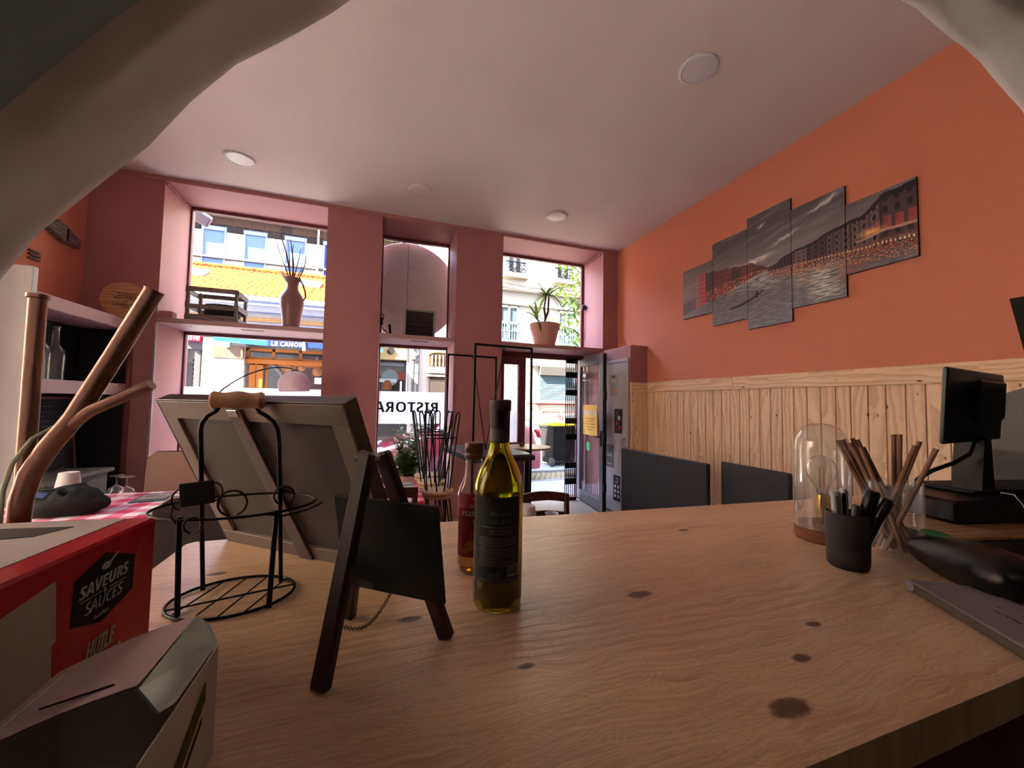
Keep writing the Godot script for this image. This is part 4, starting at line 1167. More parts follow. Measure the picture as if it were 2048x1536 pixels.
func oil_bottle() -> void:
	var o := thing("oil_bottle", "clear oil bottle with wooden look cap and red pizza label, behind the wine", "oil bottle", Vector3(0.164, CY, -0.688))
	var gm := glass("clear glass", Color(0.92, 0.95, 0.93), 0.06, 0.02)
	var prof := [Vector2(0, 0.002), Vector2(0.024, 0.0), Vector2(0.0275, 0.004), Vector2(0.0282, 0.014), Vector2(0.0282, 0.128), Vector2(0.0270, 0.138), Vector2(0.0225, 0.151), Vector2(0.0168, 0.164), Vector2(0.0149, 0.177), Vector2(0.0145, 0.196), Vector2(0.012, 0.198)]
	ob("glass", G.new().lathe(prof, 36), gm, o)
	var oil := M("chilli oil", Color(0.62, 0.40, 0.02, 0.02), 0.05)
	oil.refraction_enabled = true
	oil.refraction_scale = 0.047
	oil.transparency = BaseMaterial3D.TRANSPARENCY_ALPHA
	ob("oil", G.new().lathe([Vector2(0, 0.004), Vector2(0.023, 0.0045), Vector2(0.0262, 0.012), Vector2(0.0262, 0.092), Vector2(0, 0.0925)], 32), oil, o)
	var cm := M("cap wood", Color(0.45, 0.28, 0.13), 0.4)
	var cp := [Vector2(0.0165, 0.196), Vector2(0.0168, 0.200), Vector2(0.0172, 0.201), Vector2(0.0172, 0.205), Vector2(0.0166, 0.206), Vector2(0.0166, 0.209), Vector2(0.0172, 0.210), Vector2(0.0172, 0.223), Vector2(0.0162, 0.225), Vector2(0, 0.2255)]
	ob("cap", G.new().lathe(cp, 32), cm, o)
	var dir := atan2(-0.164, 0.688) - 0.25
	var R := 0.0285
	for q in [[0.030, 0.098, Color(0.46, 0.03, 0.06), "label red"], [0.098, 0.113, Color(0.60, 0.06, 0.22), "label strip"], [0.113, 0.139, Color(0.74, 0.30, 0.40), "label pink"]]:
		var g := G.new()
		g.grid(18, 1, func(u: float, v: float) -> Vector3:
			var a: float = dir - 0.85 + u * 1.9
			return Vector3(sin(a) * R, lerpf(q[0], q[1], v), cos(a) * R))
		ob("label", g, M(q[3], q[2], 0.55), o)
	var wp: Material = mats["white print"]
	for i in 5:
		var a := dir - 0.36 + i * 0.2
		text("PIZZA"[i], 0.0105, 0.0003, wp, o, Vector3(sin(a) * (R + 0.0003), 0.1045, cos(a) * (R + 0.0003)), Basis(Vector3.UP, a), true, false, "letter")
	for i in 7:
		var a := dir + 0.02 + i * 0.075
		text("Classic"[i], 0.0055, 0.0003, wp, o, Vector3(sin(a) * (R + 0.0003), 0.118, cos(a) * (R + 0.0003)), Basis(Vector3.UP, a), true, false, "letter")
	var round_at := func(y: float, off: float, r: float, m: Material, nm: String) -> void:
		var a: float = dir + off
		ob(nm, G.new().cyl(Vector3(sin(a), 0, cos(a)) * (R - 0.0006) + Vector3(0, y, 0), Vector3(sin(a), 0, cos(a)) * (R + 0.0004) + Vector3(0, y, 0), r, 20), m, o)
	round_at.call(0.1285, 0.25, 0.0085, M("label magenta", Color(0.75, 0.05, 0.2), 0.5), "printed_disc")
	round_at.call(0.130, 0.17, 0.0024, wp, "printed_mark")
	round_at.call(0.130, 0.33, 0.0024, wp, "printed_mark")
	round_at.call(0.05, 0.1, 0.009, M("pizza amber", Color(0.62, 0.34, 0.10), 0.6), "printed_pizza")
	round_at.call(0.067, 0.25, 0.005, M("pepper red", Color(0.7, 0.08, 0.06), 0.6), "printed_pepper")
	round_at.call(0.04, -0.2, 0.005, M("pizza amber", Color.WHITE), "printed_pizza")
	round_at.call(0.092, 0.3, 0.003, M("label buff", Color(0.5, 0.42, 0.3), 0.6), "printed_tag")

func counter_right_things() -> void:
	dome_lamp()
	pen_cup()
	straw_jar()
	till()

func dome_lamp() -> void:
	var o := thing("dome_lamp", "glass dome lamp with filament bulb on a cork base", "lamp", Vector3(0.966, CY, -0.612))
	var cork := tri_relief(M("cork", Color(0.50, 0.31, 0.20), 0.85), noise_tex("fine", 0.12, 3), 12.0, 0.05, false)
	ob("cork_base", G.new().lathe([Vector2(0, 0), Vector2(0.051, 0), Vector2(0.0535, 0.003), Vector2(0.0535, 0.024), Vector2(0.050, 0.026), Vector2(0.0485, 0.027), Vector2(0.0485, 0.034), Vector2(0, 0.034)], 48), cork, o)
	var gm := glass("clear glass", Color(0.92, 0.95, 0.93), 0.06, 0.02)
	var pr := [Vector2(0.0515, 0.0265)]
	for i in 3: pr.append(Vector2(0.0518, 0.07 + i * 0.065))
	for i in range(1, 9):
		var a := i / 8.0 * PI / 2
		pr.append(Vector2(0.0518 * pow(cos(a), 0.75) if i < 8 else 0.0, 0.205 + 0.058 * sin(a)))
	ob("dome", G.new().lathe(pr, 48), gm, o)
	ob("inner_dome", G.new().lathe(pr.map(func(v: Vector2) -> Vector2: return Vector2(v.x * 0.965, v.y - 0.0018)), 48), gm, o)
	var brass := M("brass", Color(0.62, 0.47, 0.25), 0.25, 1.0)
	ob("socket", G.new().lathe([Vector2(0.0115, 0.033), Vector2(0.0125, 0.036), Vector2(0.0125, 0.098), Vector2(0.0105, 0.102), Vector2(0, 0.102)], 28), brass, o)
	var bpf := [Vector2(0.0095, 0.1), Vector2(0.011, 0.113), Vector2(0.020, 0.128), Vector2(0.0265, 0.142), Vector2(0.0285, 0.156), Vector2(0.026, 0.171), Vector2(0.018, 0.183), Vector2(0.008, 0.188), Vector2(0, 0.189)]
	var bin := []
	for i in range(bpf.size() - 1, -1, -1): bin.append(Vector2(maxf(0.0, (bpf[i] as Vector2).x - 0.0012), (bpf[i] as Vector2).y - 0.001))
	var sg := M("bulb glass", Color(0.97, 0.97, 0.96, 0.02), 0.01)
	sg.refraction_enabled = true
	sg.refraction_scale = 0.045
	sg.transparency = BaseMaterial3D.TRANSPARENCY_ALPHA
	var b := ob("bulb", G.new().lathe(bpf + bin, 36), sg, o)
	var fm := M("filament amber", Color(0.95, 0.6, 0.25), 0.5)
	for i in 4: ob("filament", G.new().cyl(Vector3(0.006 * cos(i * PI / 2), 0.116, 0.006 * sin(i * PI / 2)), Vector3(0.0045 * cos(i * PI / 2 + 0.3), 0.162, 0.0045 * sin(i * PI / 2 + 0.3)), 0.0012, 6), fm, b)
	ob("stem", G.new().cyl(Vector3(0, 0.1, 0), Vector3(0, 0.12, 0), 0.003, 8, 0.0015), gm, b)

func pen_cup() -> void:
	var at := Vector3(0.848, CY, -0.494)
	var turn := -0.75
	var o := thing("pen_cup", "dark grey oval cup full of pens", "cup", at, turn)
	var m := M("cup grey", Color(0.17, 0.155, 0.165), 0.65)
	ob("cup", G.new().lathe([Vector2(0, 0), Vector2(0.028, 0), Vector2(0.0315, 0.004), Vector2(0.0325, 0.015), Vector2(0.0345, 0.1), Vector2(0.0332, 0.1015), Vector2(0.0318, 0.1), Vector2(0.030, 0.01), Vector2(0, 0.006)], 40, Transform3D.IDENTITY, 1.0), m, o)
	var specs := [
		["white barrelled marker with dark print, leftmost in the grey cup", Color(0.66, 0.66, 0.66), Color(0.66, 0.64, 0.66), 0.0072, -0.021, 0.006, -0.02, 0.02, 0.132],
		["black and white ballpoint standing in the grey cup", Color(0.75, 0.75, 0.78), Color(0.70, 0.70, 0.74), 0.0055, -0.004, -0.008, 0.01, -0.03, 0.134],
		["thick black marker leaning right in the grey cup", Color(0.02, 0.02, 0.022), Color(0.02, 0.02, 0.022), 0.0098, 0.005, 0.012, 0.22, 0.02, 0.142],
		["black felt pen leaning far right in the grey cup", Color(0.025, 0.025, 0.03), Color(0.16, 0.15, 0.17), 0.0078, 0.016, 0.010, 0.34, 0.03, 0.134],
		["amber pencil at the back of the grey cup", Color(0.6, 0.32, 0.04), Color(0.6, 0.32, 0.04), 0.0036, -0.025, -0.010, -0.03, 0.0, 0.118],
		["yellow tipped pen half hidden in the grey cup", Color(0.62, 0.5, 0.08), Color(0.3, 0.28, 0.3), 0.0055, 0.004, 0.018, 0.02, 0.1, 0.112],
		["slim silver pen at the back of the grey cup", Color(0.62, 0.6, 0.6), Color(0.4, 0.2, 0.16), 0.004, 0.0, -0.018, 0.02, -0.06, 0.132]]
	for s in specs:
		var local := Vector3(s[4], 0.0095, s[5]) * Vector3(0.55, 1, 0.55)
		var p := thing("pen", s[0], "pen", at + Vector3(0, 0.0095, 0) + Basis(Vector3.UP, turn) * Vector3(local.x, 0, local.z), turn, "pens in the grey cup")
		var d := Vector3(s[6] + s[4] * 2.2, 1.0, s[7] + s[5] * 2.2).normalized()
		var X := Transform3D(Basis(Quaternion(Vector3.UP, d)), Vector3.ZERO)
		ob("barrel", G.new().lathe([Vector2(0.0015, 0), Vector2(s[3] * 0.8, 0.012), Vector2(s[3], 0.016), Vector2(s[3], s[8] * 0.72)], 16, X), M("pen %s" % str(s[1]), s[1], 0.35), p)
		ob("pen_cap", G.new().lathe([Vector2(s[3], s[8] * 0.72), Vector2(s[3] * 1.08, s[8] * 0.722), Vector2(s[3] * 1.05, s[8] - 0.002), Vector2(s[3] * 0.9, s[8]), Vector2(0, s[8])], 16, X), M("pen %s" % str(s[2]), s[2], 0.3), p)
		if s[1].r > 0.6 and s[1].b > 0.6: ob("printed_stripe", G.new().bar(X * Vector3(-s[3] * 0.15, s[8] * 0.5, s[3] * 1.03), X * Vector3(-s[3] * 0.15, s[8] * 0.94, s[3] * 1.06), s[3] * 1.1, 0.0006, 0.0), mats["black print"], p)
		ob("clip", G.new().bar(X * Vector3(s[3] * 1.25, s[8] * 0.74, 0), X * Vector3(s[3] * 1.2, s[8] * 0.97, 0), 0.0024, 0.0012, 0.0003), M("pen %s" % str(s[2]), s[2], 0.3), p)

func straw_jar() -> void:
	var at := Vector3(1.022, CY, -0.512)
	var o := thing("straw_jar", "clear glass jar holding brown paper straws", "jar", at)
	var gm := glass("clear glass", Color(0.92, 0.95, 0.93), 0.06, 0.02)
	ob("glass", G.new().lathe([Vector2(0, 0.001), Vector2(0.044, 0.0), Vector2(0.0475, 0.004), Vector2(0.048, 0.012), Vector2(0.048, 0.148), Vector2(0.0465, 0.149), Vector2(0.0455, 0.147), Vector2(0.0455, 0.012), Vector2(0.042, 0.009), Vector2(0, 0.009)], 44), gm, o)
	var km := M("kraft paper", Color(0.56, 0.40, 0.30), 0.75)
	# [foot offset along view-right, along view-depth, top offset right, top offset depth, length]
	var S := [[0.0, 0.012, -0.085, 0.006, 0.242], [0.008, -0.01, -0.076, -0.006, 0.243], [0.012, 0.016, -0.064, 0.014, 0.236], [0.022, -0.014, -0.060, -0.010, 0.246], [0.016, 0.0, -0.052, 0.0, 0.24], [0.03, 0.018, -0.044, 0.02, 0.228], [0.004, -0.022, 0.008, -0.03, 0.244], [0.010, -0.016, 0.017, -0.028, 0.245], [-0.034, 0.020, 0.034, 0.022, 0.236], [-0.024, 0.004, 0.044, -0.008, 0.243], [-0.014, 0.022, 0.062, 0.026, 0.235], [0.014, 0.026, -0.048, 0.03, 0.226]]
	var order := ["leftmost", "second from the left", "third from the left", "fourth from the left", "fifth from the left", "sixth from the left", "seventh from the left", "eighth from the left", "fifth from the right", "third from the right", "rightmost", "short one in front of the left cluster"]
	var names := []
	for w in order: names.append("brown paper straw in the glass jar, %s by its top" % w if w != order[11] else "brown paper straw in the glass jar, low in front of the left cluster")
	var vr := Vector3(0.52, 0, 0.854)
	var vd := Vector3(-0.854, 0, 0.52)
	for i in S.size():
		var s: Array = S[i]
		var foot: Vector3 = vr * s[0] + vd * s[1] + Vector3(0, 0.0105, 0)
		var top: Vector3 = vr * s[2] + vd * s[3] + Vector3(0, 0.0, 0)
		top.y = sqrt(maxf(0.01, s[4] * s[4] - pow(s[0] - s[2], 2)))
		var p := thing("paper_straw", names[i], "straw", at + foot, 0.0, "paper straws in the glass jar")
		var d := top - foot
		var nn := d.normalized()
		var g := G.new()
		var X := Transform3D(Basis(Quaternion(Vector3.UP, nn)), Vector3.ZERO)
		g.lathe([Vector2(0.0034, 0.0), Vector2(0.0043, 0.0), Vector2(0.0043, d.length()), Vector2(0.0034, d.length()), Vector2(0.0034, 0.0)], 14, X)
		ob("straw", g, km, p)
	var b := thing("glass_flask", "small clear glass bottle behind the straw jar", "bottle", Vector3(1.165, CY, -0.552))
	ob("glass", G.new().lathe([Vector2(0, 0), Vector2(0.0135, 0), Vector2(0.0145, 0.004), Vector2(0.0145, 0.082), Vector2(0.0125, 0.096), Vector2(0.007, 0.118), Vector2(0.0058, 0.15), Vector2(0.007, 0.152), Vector2(0.007, 0.158)], 28), gm, b)

func till() -> void:
	var bp: Material = mats["black plastic"]
	var mb: Material = mats["matt black"]
	# paper drawer with pale top, black printer slab on it, pole display, screen, terminal, can, tray
	var o := thing("cash_drawer", "low grey drawer box with pale wooden top under the black till", "drawer", Vector3(1.36, CY, -0.47), -0.2)
	ob("body", G.new().box(Vector3(0, 0.019, 0), Vector3(0.52, 0.038, 0.15), 0.003), M("drawer grey", Color(0.24, 0.225, 0.22), 0.6), o)
	for i in 4: ob("top_slat", G.new().box(Vector3(-0.195 + i * 0.13, 0.0415, 0), Vector3(0.126, 0.007, 0.156), 0.0015), mats["pale birch"], o)
	var p := thing("till_printer", "flat black till printer base under the display stand", "till", Vector3(1.50, CY + 0.046, -0.52), -0.2)
	ob("body", G.new().box(Vector3(0, 0.026, 0), Vector3(0.56, 0.05, 0.17), 0.006), bp, p)
	ob("raised_lid", G.new().box(Vector3(0.05, 0.057, -0.02), Vector3(0.42, 0.012, 0.12), 0.004), mb, p)
	var d := thing("till_display", "small black customer display seen from behind on its stand", "display", Vector3(1.38, CY + 0.109, -0.535))
	var B := Basis(Vector3.UP, 0.145) * Basis(Vector3.RIGHT, 0.06)
	ob("panel", G.new().box(Vector3(0, 0.20, 0.01), Vector3(0.40, 0.172, 0.010), 0.003, B), bp, d)
	ob("rear_cover", G.new().box(Vector3(0.05, 0.215, 0.020), Vector3(0.20, 0.10, 0.010), 0.006, B), M("brown plastic", Color(0.10, 0.065, 0.06), 0.45), d)
	ob("stand", G.new().prism(PackedVector2Array([Vector2(-0.035, 0.0), Vector2(0.06, 0.0), Vector2(0.045, 0.13), Vector2(0.0, 0.13), Vector2(-0.03, 0.03)]), 0.05, Transform3D(Basis(Vector3.UP, 0.145), Vector3(0.0, 0, 0.0))), M("stand grey", Color(0.09, 0.09, 0.09), 0.5), d)
	tag(ob("black_cable", G.new().tube([Vector3(1.335, 1.325, -0.51), Vector3(1.325, 1.295, -0.515), Vector3(1.29, 1.272, -0.53), Vector3(1.245, 1.255, -0.545), Vector3(1.215, 1.232, -0.56), Vector3(1.19, 1.18, -0.57), Vector3(1.2, 1.105, -0.60)], 0.0045, 8), bp), "thick black cable curving from the customer display down behind the straw jar", "cable")
	var s := thing("till_screen", "large black till screen at the right edge of the counter", "screen", Vector3.ZERO)
	oriented(s, Vector3(1.700, 1.115, -0.66), Vector3(-0.02, 0, 0.45), Vector3(0, 1, 0))
	# seen from the side: its top edge climbs towards the viewer
	var sp := PackedVector2Array([Vector2(0, 0.01), Vector2(0.40, 0.01), Vector2(0.40, 0.47), Vector2(0.06, 0.322), Vector2(0.0, 0.29)])
	ob("panel", G.new().prism(sp, 0.022, Transform3D(Basis.IDENTITY, Vector3(0, 0, -0.011))), M("charcoal plastic", Color(0.075, 0.075, 0.075), 0.5), s)
	ob("bezel", G.new().prism(PackedVector2Array([Vector2(-0.002, 0.17), Vector2(0.40, 0.17), Vector2(0.40, 0.474), Vector2(0.06, 0.326), Vector2(-0.002, 0.293)]), 0.006, Transform3D(Basis.IDENTITY, Vector3(0, 0, 0.0035))), bp, s)
	ob("foot", G.new().span(Vector3(0.06, -0.014, -0.07), Vector3(0.3, 0.012, 0.05), 0.004), bp, s)
	var t := thing("wall_screen", "slanted corner of a dark screen at the right edge, above the till", "screen", Vector3.ZERO)
	oriented(t, Vector3(1.175, 1.446, -0.36), Vector3(0.191, 0.0, 0.002), Vector3(0, 1, 0))
	ob("panel", G.new().prism(PackedVector2Array([Vector2(0.004, 0), Vector2(0.30, 0), Vector2(0.30, 0.155), Vector2(-0.068, 0.160)]), 0.012, Transform3D.IDENTITY), M("screen brown black", Color(0.07, 0.045, 0.05), 0.35), t)
	ob("bezel", G.new().prism(PackedVector2Array([Vector2(0, 0), Vector2(0.016, 0), Vector2(-0.054, 0.162), Vector2(-0.073, 0.162)]), 0.017, Transform3D.IDENTITY), bp, t)
	ob("stand", G.new().tube([Vector3(0.2, 0.05, -0.008), Vector3(0.25, 0.0, -0.06), Vector3(0.30, -0.18, -0.08), Vector3(0.31, -0.345, -0.08)], 0.012, 8), bp, t)
	var r := thing("card_terminal", "rounded black card terminal with a green sticker", "card terminal", Vector3(0.960, CY, -0.377), 0.98)
	var g := G.new()
	g.grid(36, 12, func(u: float, v: float) -> Vector3:
		var a := u * TAU
		var e := 0.5
		var cx := signf(cos(a)) * pow(absf(cos(a)), e)
		var cz := signf(sin(a)) * pow(absf(sin(a)), e)
		var k := pow(maxf(0.0, sin(PI * clampf(0.08 + v * 0.92, 0, 1))), 0.45) if v < 1.0 else 0.0
		return Vector3(0.105 * cx * k, 0.078 * v - 0.010 * cx * k * v + 0.004 * (1.0 - v), -0.045 * cz * k))
	ob("body", g, bp, r)
	ob("green_sticker", G.new().ball(Vector3(0.055, 0.069, -0.010), Vector3(0.028, 0.004, 0.018), 20, 8), M("sticker green", Color(0.16, 0.50, 0.22), 0.6), r)
	ob("red_key", G.new().box(Vector3(-0.06, 0.0725, 0.02), Vector3(0.03, 0.006, 0.012), 0.002), M("plum key", Color(0.30, 0.14, 0.18), 0.5), r)
	var n := thing("ledger", "long grey scuffed ledger lying nearest at the right", "ledger", Vector3(0.820, CY, -0.285), 1.0)
	ob("pages", G.new().box(Vector3(-0.02, 0.0085, 0), Vector3(0.24, 0.014, 0.096), 0.002), M("page edge", Color(0.40, 0.36, 0.31), 0.8), n)
	var cov := tri_relief(M("grey cover", Color(0.56, 0.52, 0.54), 0.6), noise_tex("plaster", 0.02, 5), 14.0, 0.02, false)
	ob("cover", G.new().box(Vector3(-0.02, 0.0170, 0), Vector3(0.244, 0.003, 0.10), 0.001), cov, n)
	ob("spine", G.new().tube([Vector3(0.102, 0.0095, -0.05), Vector3(0.102, 0.0095, 0.05)], 0.009, 14), cov, n)
	var st := G.new()
	for i in 26: st.box(Vector3(rng.randf_range(-0.12, 0.05), 0.01865, rng.randf_range(-0.012, 0.022)), Vector3(rng.randf_range(0.001, 0.012), 0.0003, rng.randf_range(0.0008, 0.003)))
	ob("scuff", st, M("dark print", Color.WHITE), n).set_meta("kind", "stuff")
	var c := thing("drink_can", "pale blue printed can at the right edge before the till screen", "can", Vector3(1.085, CY, -0.268))
	ob("can", G.new().lathe([Vector2(0, 0.002), Vector2(0.02, 0.0), Vector2(0.0265, 0.008), Vector2(0.0265, 0.122), Vector2(0.023, 0.131), Vector2(0.0225, 0.134), Vector2(0.021, 0.131), Vector2(0, 0.13)], 28), M("can blue", Color(0.20, 0.34, 0.56), 0.3, 0.5), c)
	for i in 5: ob("printed_spot", G.new().ball(Vector3(-0.0255 + 0.002 * (i % 2), 0.02 + i * 0.021, 0.006 * (i % 3 - 1)), Vector3(0.0015, 0.011, 0.009), 10, 6), M("pale blue print", Color(0.62, 0.72, 0.80), 0.4), c)
	tag(ob("white_wire", G.new().tube([Vector3(1.33, 1.215, -0.47), Vector3(1.30, 1.218, -0.44), Vector3(1.27, 1.205, -0.42), Vector3(1.245, 1.18, -0.40), Vector3(1.22, 1.162, -0.385)], 0.0012, 6), mats["white plastic"]), "thin white wire curling over the black till base", "wire")
func left_side() -> void:
	var pale: Material = mats["pale rose shelf"]
	var o := thing("shelf_unit", "built-in rose shelf unit with black back along the left wall", "shelf unit", Vector3(-2.65, 0, -4.07))
	# local: x into the room, z along the wall
	ob("board", G.new().span(Vector3(0, 2.012, -0.53), Vector3(0.38, 2.112, 0.54), 0.004), pale, o)
	ob("board", G.new().span(Vector3(0, 1.405, -0.53), Vector3(0.38, 1.508, 0.54), 0.004), pale, o)
	ob("back_panel", G.new().span(Vector3(0.0, 0, -0.53), Vector3(0.02, 2.02, 0.54)), mats["matt black"], o)
	ob("side_panel", G.new().span(Vector3(0.0, 0, -0.53), Vector3(0.37, 2.02, -0.50)), mats["matt black"], o)
	ob("end_panel", G.new().span(Vector3(0, 0, 0.54), Vector3(0.385, 2.27, 0.585), 0.004), M("pale grey panel", Color(0.82, 0.81, 0.79), 0.6), o)
	ob("corner_post", G.new().tube([Vector3(0.385, 0, -0.515), Vector3(0.385, 2.0, -0.515)], 0.022, 12), mats["rose frame"], o)
	# carafe
	var gm := glass("clear glass", Color(0.92, 0.95, 0.93), 0.06, 0.02)
	for q in [[-2.44, -3.86, "tall clear carafe nearest the pale end panel on the upper shelf"], [-2.47, -4.05, "second clear carafe on the upper shelf, further from the end panel"]]:
		var b := thing("carafe", q[2], "carafe", Vector3(q[0], 1.508, q[1]), 0.0, "carafes on the upper shelf")
		ob("glass", G.new().lathe([Vector2(0, 0.004), Vector2(0.055, 0), Vector2(0.062, 0.006), Vector2(0.062, 0.2), Vector2(0.05, 0.25), Vector2(0.024, 0.29), Vector2(0.02, 0.40), Vector2(0.024, 0.41), Vector2(0.0215, 0.412)], 28), gm, b)
		ob("stopper", G.new().lathe([Vector2(0.019, 0.40), Vector2(0.019, 0.42), Vector2(0.026, 0.425), Vector2(0.026, 0.43), Vector2(0, 0.432)], 20), mats["steel"], b)
	# chalk menu in the lower bay
	var s := thing("chalk_menu", "chalk written menu board in a copper coloured frame in the lower bay", "chalkboard", Vector3(-2.50, 0.70, -4.17))
	s.rotation = Vector3(0, PI / 2, 0)
	s.rotate_object_local(Vector3.RIGHT, -0.08)
	var cm := M("copper frame", Color(0.42, 0.22, 0.18), 0.5)
	for q in [[Vector3(-0.24, 0, -0.01), Vector3(0.24, 0.022, 0.012)], [Vector3(-0.24, 0.66, -0.01), Vector3(0.24, 0.682, 0.012)], [Vector3(-0.24, 0.022, -0.01), Vector3(-0.218, 0.66, 0.012)], [Vector3(0.218, 0.022, -0.01), Vector3(0.24, 0.66, 0.012)]]:
		ob("frame_strip", G.new().span(q[0], q[1], 0.002), cm, s)
	ob("slate", G.new().span(Vector3(-0.22, 0.02, -0.008), Vector3(0.22, 0.662, 0.0)), M("chalk slate", Color(0.06, 0.07, 0.07), 0.8), s)
	var chalk := M("chalk", Color(0.55, 0.56, 0.54), 0.9)
	for i in 13:
		var g := G.new()
		var x := -0.18
		while x < 0.02 + 0.12 * sin(i * 2.1):
			var w := rng.randf_range(0.008, 0.03)
			g.tube([Vector3(x, 0.60 - i * 0.04, 0.001), Vector3(x + w * 0.4, 0.606 - i * 0.04, 0.001), Vector3(x + w, 0.598 - i * 0.04, 0.001)], 0.0016, 4)
			x += w + 0.008
		var c := ob("chalk_line", g, chalk, s)
		c.set_meta("kind", "stuff")
	ob("chalk_stroke", G.new().tube([Vector3(0.02, 0.06, 0.001), Vector3(0.12, 0.09, 0.001)], 0.003, 4), chalk, s)
	# chest of drawers
	var ch := thing("chest", "grey painted chest with a cup handle drawer beside the left wall", "chest of drawers", Vector3(-2.42, 0, -3.98))
	var gp := M("chalk grey paint", Color(0.36, 0.36, 0.34), 0.75)
	ob("body", G.new().span(Vector3(-0.2, 0, -0.32), Vector3(0.2, 0.74, 0.36), 0.006), gp, ch)
	ob("top", G.new().span(Vector3(-0.22, 0.74, -0.345), Vector3(0.235, 0.775, 0.385), 0.008), gp, ch)
	for y in [0.5, 0.24]:
		var d := ob("drawer", G.new().span(Vector3(0.2, y, -0.29), Vector3(0.214, y + 0.2, 0.33), 0.004), gp, ch)
		ob("handle", G.new().tube(arc(Vector3(0.214, y + 0.115, 0.02), Vector3(0, 0, 0.07), Vector3(0.012, -0.035, 0), 0, PI, 12), 0.007, 6), mats["black metal"], d)
	# round wooden board with dark lettering standing in the corner
	var r := thing("round_board", "round pale wooden board with dark lettering in the left corner", "round board", Vector3(-2.268, 2.114, -4.47), 0.22)
	var X := Transform3D(Basis(Vector3.RIGHT, PI / 2 - 0.06), Vector3(0, 0.165, 0))
	ob("disc", G.new().lathe([Vector2(0, -0.009), Vector2(0.163, -0.009), Vector2(0.166, -0.006), Vector2(0.166, 0.006), Vector2(0.163, 0.009), Vector2(0, 0.009)], 48, X), wood_mat("tan board", ply, Color(1.0, 0.98, 0.96), 0.6, 0.01, 2.0), r)
	var ink := M("sign ink", Color(0.33, 0.24, 0.22), 0.8)
	var i := 0
	for t in [["AWIRIJO", 0.030, 0.205], ["BAJUTAMAH", 0.028, 0.180], ["ED", 0.028, 0.150], ["CONDADOUR", 0.028, 0.118], ["TOD", 0.028, 0.092]]:
		text(t[0], t[1], 0.001, ink, r, Vector3(0.01, t[2], 0.0105 - (t[2] - 0.165) * 0.06), Basis(Vector3.RIGHT, -0.06))
		i += 1
	ob("flourish", G.new().tube([Vector3(-0.08, 0.24, 0.005), Vector3(-0.055, 0.229, 0.006), Vector3(0.06, 0.229, 0.006), Vector3(0.085, 0.24, 0.005)], 0.003, 5), ink, r)
	# dark wooden wall ornaments
	var w := thing("wall_ornament", "dark wooden wall ornament high on the left terracotta wall", "wall ornament", Vector3(-2.65, 2.75, -4.30))
	ob("plank", G.new().prism(PackedVector2Array([Vector2(-0.20, 0.1), Vector2(-0.12, 0.075), Vector2(-0.07, 0.12), Vector2(0.16, 0.03), Vector2(0.16, -0.045), Vector2(-0.02, -0.04), Vector2(-0.2, 0.02)]), 0.05, Transform3D(Basis(Vector3.UP, PI / 2), Vector3(0.026, 0, 0))), mats["weathered grey wood"], w)
	ob("strap", G.new().span(Vector3(0.05, -0.03, -0.02), Vector3(0.056, 0.07, 0.0), 0.001), mats["black metal"], w)
	var w2 := thing("wall_hook", "small dark slatted hook rail on the left wall beside the arch", "hook rail", Vector3(-2.65, 2.46, -4.06))
	for k in 3: ob("slat", G.new().span(Vector3(0, 0.03 * k, -0.05), Vector3(0.02, 0.03 * k + 0.014, 0.05), 0.002), mats["weathered grey wood"], w2)

func gingham() -> StandardMaterial3D:
	var m := M("gingham cloth", Color(1, 1, 1), 0.8)
	if m.albedo_texture == null:
		var im := Image.create(64, 64, false, Image.FORMAT_RGB8)
		im.fill(Color(0.88, 0.82, 0.84))
		for y in 64:
			for x in 64:
				var c := 0.0
				if x < 32: c += 0.5
				if y < 32: c += 0.5
				if c == 0.5 and (x + y) % 4 < 1: c = 0.35
				im.set_pixel(x, y, Color(0.88, 0.82, 0.84).lerp(Color(0.74, 0.09, 0.28), c))
		m.albedo_texture = ImageTexture.create_from_image(im)
		m.uv1_scale = Vector3(7.0, 7.0, 7.0)
	return m

